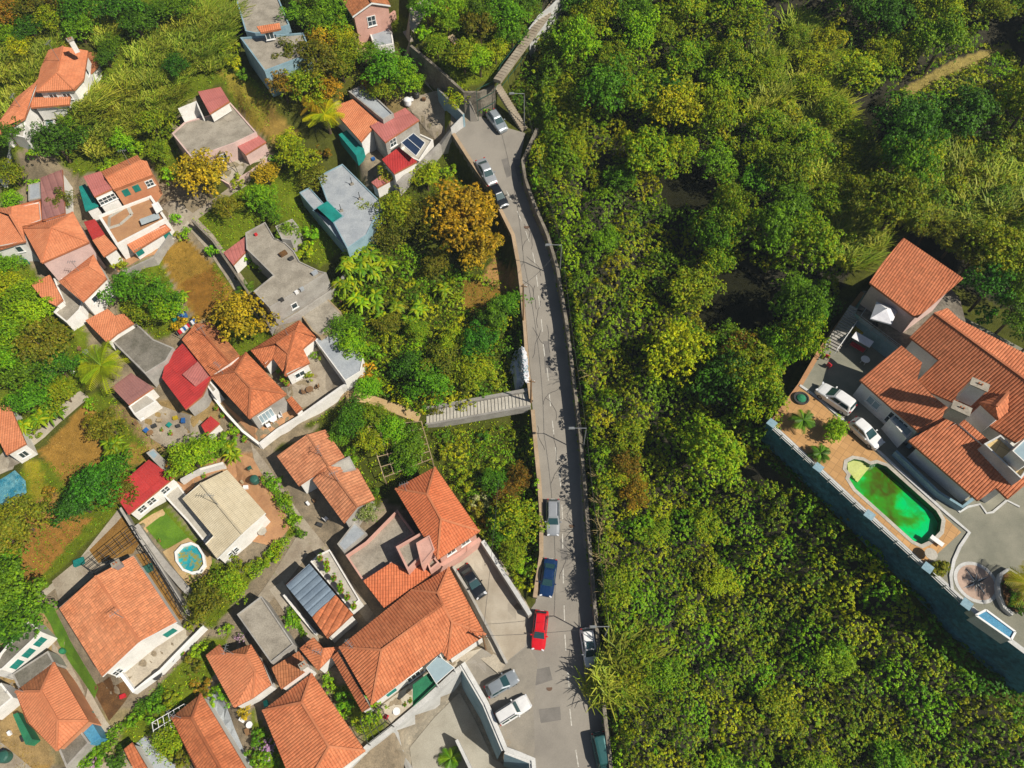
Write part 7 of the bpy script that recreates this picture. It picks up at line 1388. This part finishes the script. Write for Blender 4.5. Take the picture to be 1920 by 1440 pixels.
# ================================================================ GROUND
def ground():
    gx = np.concatenate([np.linspace(-900, -100, 9), np.arange(-92, 100, .55), np.linspace(108, 900, 9)]); gy = np.concatenate([np.linspace(-700, -24, 7), np.arange(-14, 134, .55), np.linspace(142, 900, 8)])
    X, Y = np.meshgrid(gx, gy); Z = Tn(X, Y); nx, ny = len(gx), len(gy)
    # the villa platform rests on lower ground
    VP = [(p.x, p.y) for p in UV_(edge+[(2040, 1290), (2060, 300), (1800, 340), (1618, 545), (1560, 623), (1500, 720)])]
    k = pip(X, Y, VP); Z = np.where(k, np.minimum(Z, ZV-2.0), Z)
    col = np.tile(np.array([.085, .10, .018]), (ny, nx, 1))
    def paint(P, c, h=0):
        W = [G(a, b) for a, b in P]; col[pip(X, Y, [(p.x, p.y) for p in W])] = c
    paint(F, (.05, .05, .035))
    paint([(470, 820), (640, 900), (860, 1000), (1000, 1150), (1010, 1480), (-20, 1480), (-20, 1150), (100, 1100), (250, 1000), (420, 840)], (.27, .23, .17))
    paint([(-20, 360), (100, 300), (300, 280), (420, 400), (380, 640), (560, 560), (700, 720), (560, 830), (420, 850), (280, 780), (150, 700), (60, 500), (-20, 500)], (.27, .23, .16))
    paint([(300, 190), (450, 180), (520, 300), (400, 350), (310, 300)], (.28, .25, .17)); paint([(610, 150), (760, 150), (860, 230), (760, 350), (690, 360)], (.26, .23, .17))
    for P_ in left_green: paint(P_, (.13, .18, .012))
    for P_, c in (([(560, 0), (640, 0), (670, 100), (720, 170), (640, 190), (500, 240), (500, 130)], (.09, .10, .015)), (left_green[5], (.07, .09, .012)), (left_green[6], (.07, .09, .012)), ([(930, 480), (975, 510), (982, 545), (940, 540), (900, 520)], (.40, .24, .09)), ([(870, 520), (960, 545), (930, 590), (870, 580)], (.24, .15, .03)),
     ([(300, 475), (350, 445), (440, 545), (430, 590), (370, 605), (330, 540)], (.30, .19, .035)), ([(340, 530), (400, 500), (430, 560), (370, 600)], (.25, .13, .025)), ([(70, 845), (165, 750), (200, 800), (250, 870), (190, 885), (120, 905)], (.32, .19, .04)), ([(0, 1000), (60, 960), (90, 940), (170, 975), (60, 1100), (20, 1040)], (.32, .17, .04)), ([(75, 920), (110, 930), (100, 990), (60, 970)], (.36, .21, .06)),
     ([(0, 1330), (30, 1350), (100, 1450), (0, 1450)], (.42, .26, .06)), ([(400, 130), (450, 140), (540, 250), (480, 250), (440, 190)], (.30, .26, .04)), (sandp, (.36, .30, .10)), ([(205, 870), (250, 830), (290, 850), (220, 905)], (.28, .2, .04)), ([(40, 870), (70, 860), (90, 930), (60, 940)], (.26, .24, .02)), ([(640, 190), (700, 150), (770, 200), (700, 240)], (.25, .2, .09)),
     ([(500, 200), (560, 250), (540, 290), (490, 250)], (.34, .24, .06)), ([(780, 0), (850, 0), (840, 60), (800, 50)], (.22, .2, .02)), ([(200, 760), (420, 740), (400, 850), (290, 850)], (.30, .22, .10)), ([(800, 170), (860, 230), (820, 250), (790, 200)], (.2, .25, .02)), ([(370, 860), (470, 850), (500, 890), (420, 890)], (.40, .24, .12)), ([(0, 1160), (110, 1140), (100, 1440), (0, 1440)], (.36, .26, .12)), ([(100, 1340), (250, 1330), (200, 1440), (100, 1440)], (.30, .26, .14)), ([(1330, 420), (1350, 400), (1370, 440)], (.1, .1, .02))): paint(P_, c)
    col[pip(X, Y, [tuple(q) for q in BUMPS[0][0]])] = (.34, .32, .27)
    for P_ in (hollow1, hollow2, hollow3): paint(P_, (.02, .022, .01))  # near-black puts the tree shade of the hollows into the ground colour
    paint([(265, 970), (320, 950), (400, 1050), (420, 1080), (360, 1110)], (.14, .22, .015))
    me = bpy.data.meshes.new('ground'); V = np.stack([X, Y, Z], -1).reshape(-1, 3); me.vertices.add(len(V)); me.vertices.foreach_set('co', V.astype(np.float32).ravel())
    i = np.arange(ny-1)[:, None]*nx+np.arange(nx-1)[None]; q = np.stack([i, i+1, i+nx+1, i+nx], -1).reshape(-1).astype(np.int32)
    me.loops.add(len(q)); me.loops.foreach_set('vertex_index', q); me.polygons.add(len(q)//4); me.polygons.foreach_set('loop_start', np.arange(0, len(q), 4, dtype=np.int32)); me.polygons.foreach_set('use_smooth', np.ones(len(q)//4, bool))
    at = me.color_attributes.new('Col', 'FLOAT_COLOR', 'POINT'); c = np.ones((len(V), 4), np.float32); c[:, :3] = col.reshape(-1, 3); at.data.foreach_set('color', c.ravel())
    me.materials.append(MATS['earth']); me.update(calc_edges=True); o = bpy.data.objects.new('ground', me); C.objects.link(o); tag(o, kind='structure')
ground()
m, n0, b = nodes('added_haze_air'); n0.nodes.remove(b); pv = n0.nodes.new('ShaderNodeVolumePrincipled'); pv.inputs['Color'].default_value = (.72, .86, 1, 1); pv.inputs['Density'].default_value = ADDED_HAZE; pv.inputs['Anisotropy'].default_value = 0
n0.links.new(pv.outputs[0], [q for q in n0.nodes if q.type == 'OUTPUT_MATERIAL'][0].inputs['Volume']); MATS['added_haze_air'] = m
if ADDED_HAZE > 0:  # scattering volume added only to lift the dark tones
    m = MB(); m.box((0, 50, 15), 2200, 2200, 150, 'added_haze_air'); h_ = m.build('haze'); tag(h_, kind='stuff', label='thin bright air over the hillside', cat='haze')
from collections import Counter
print(Counter(o.name.split('.')[0] for o in sc.objects if o.parent is None).most_common(12))
print('objects', len(sc.objects), 'plants', NTREE)
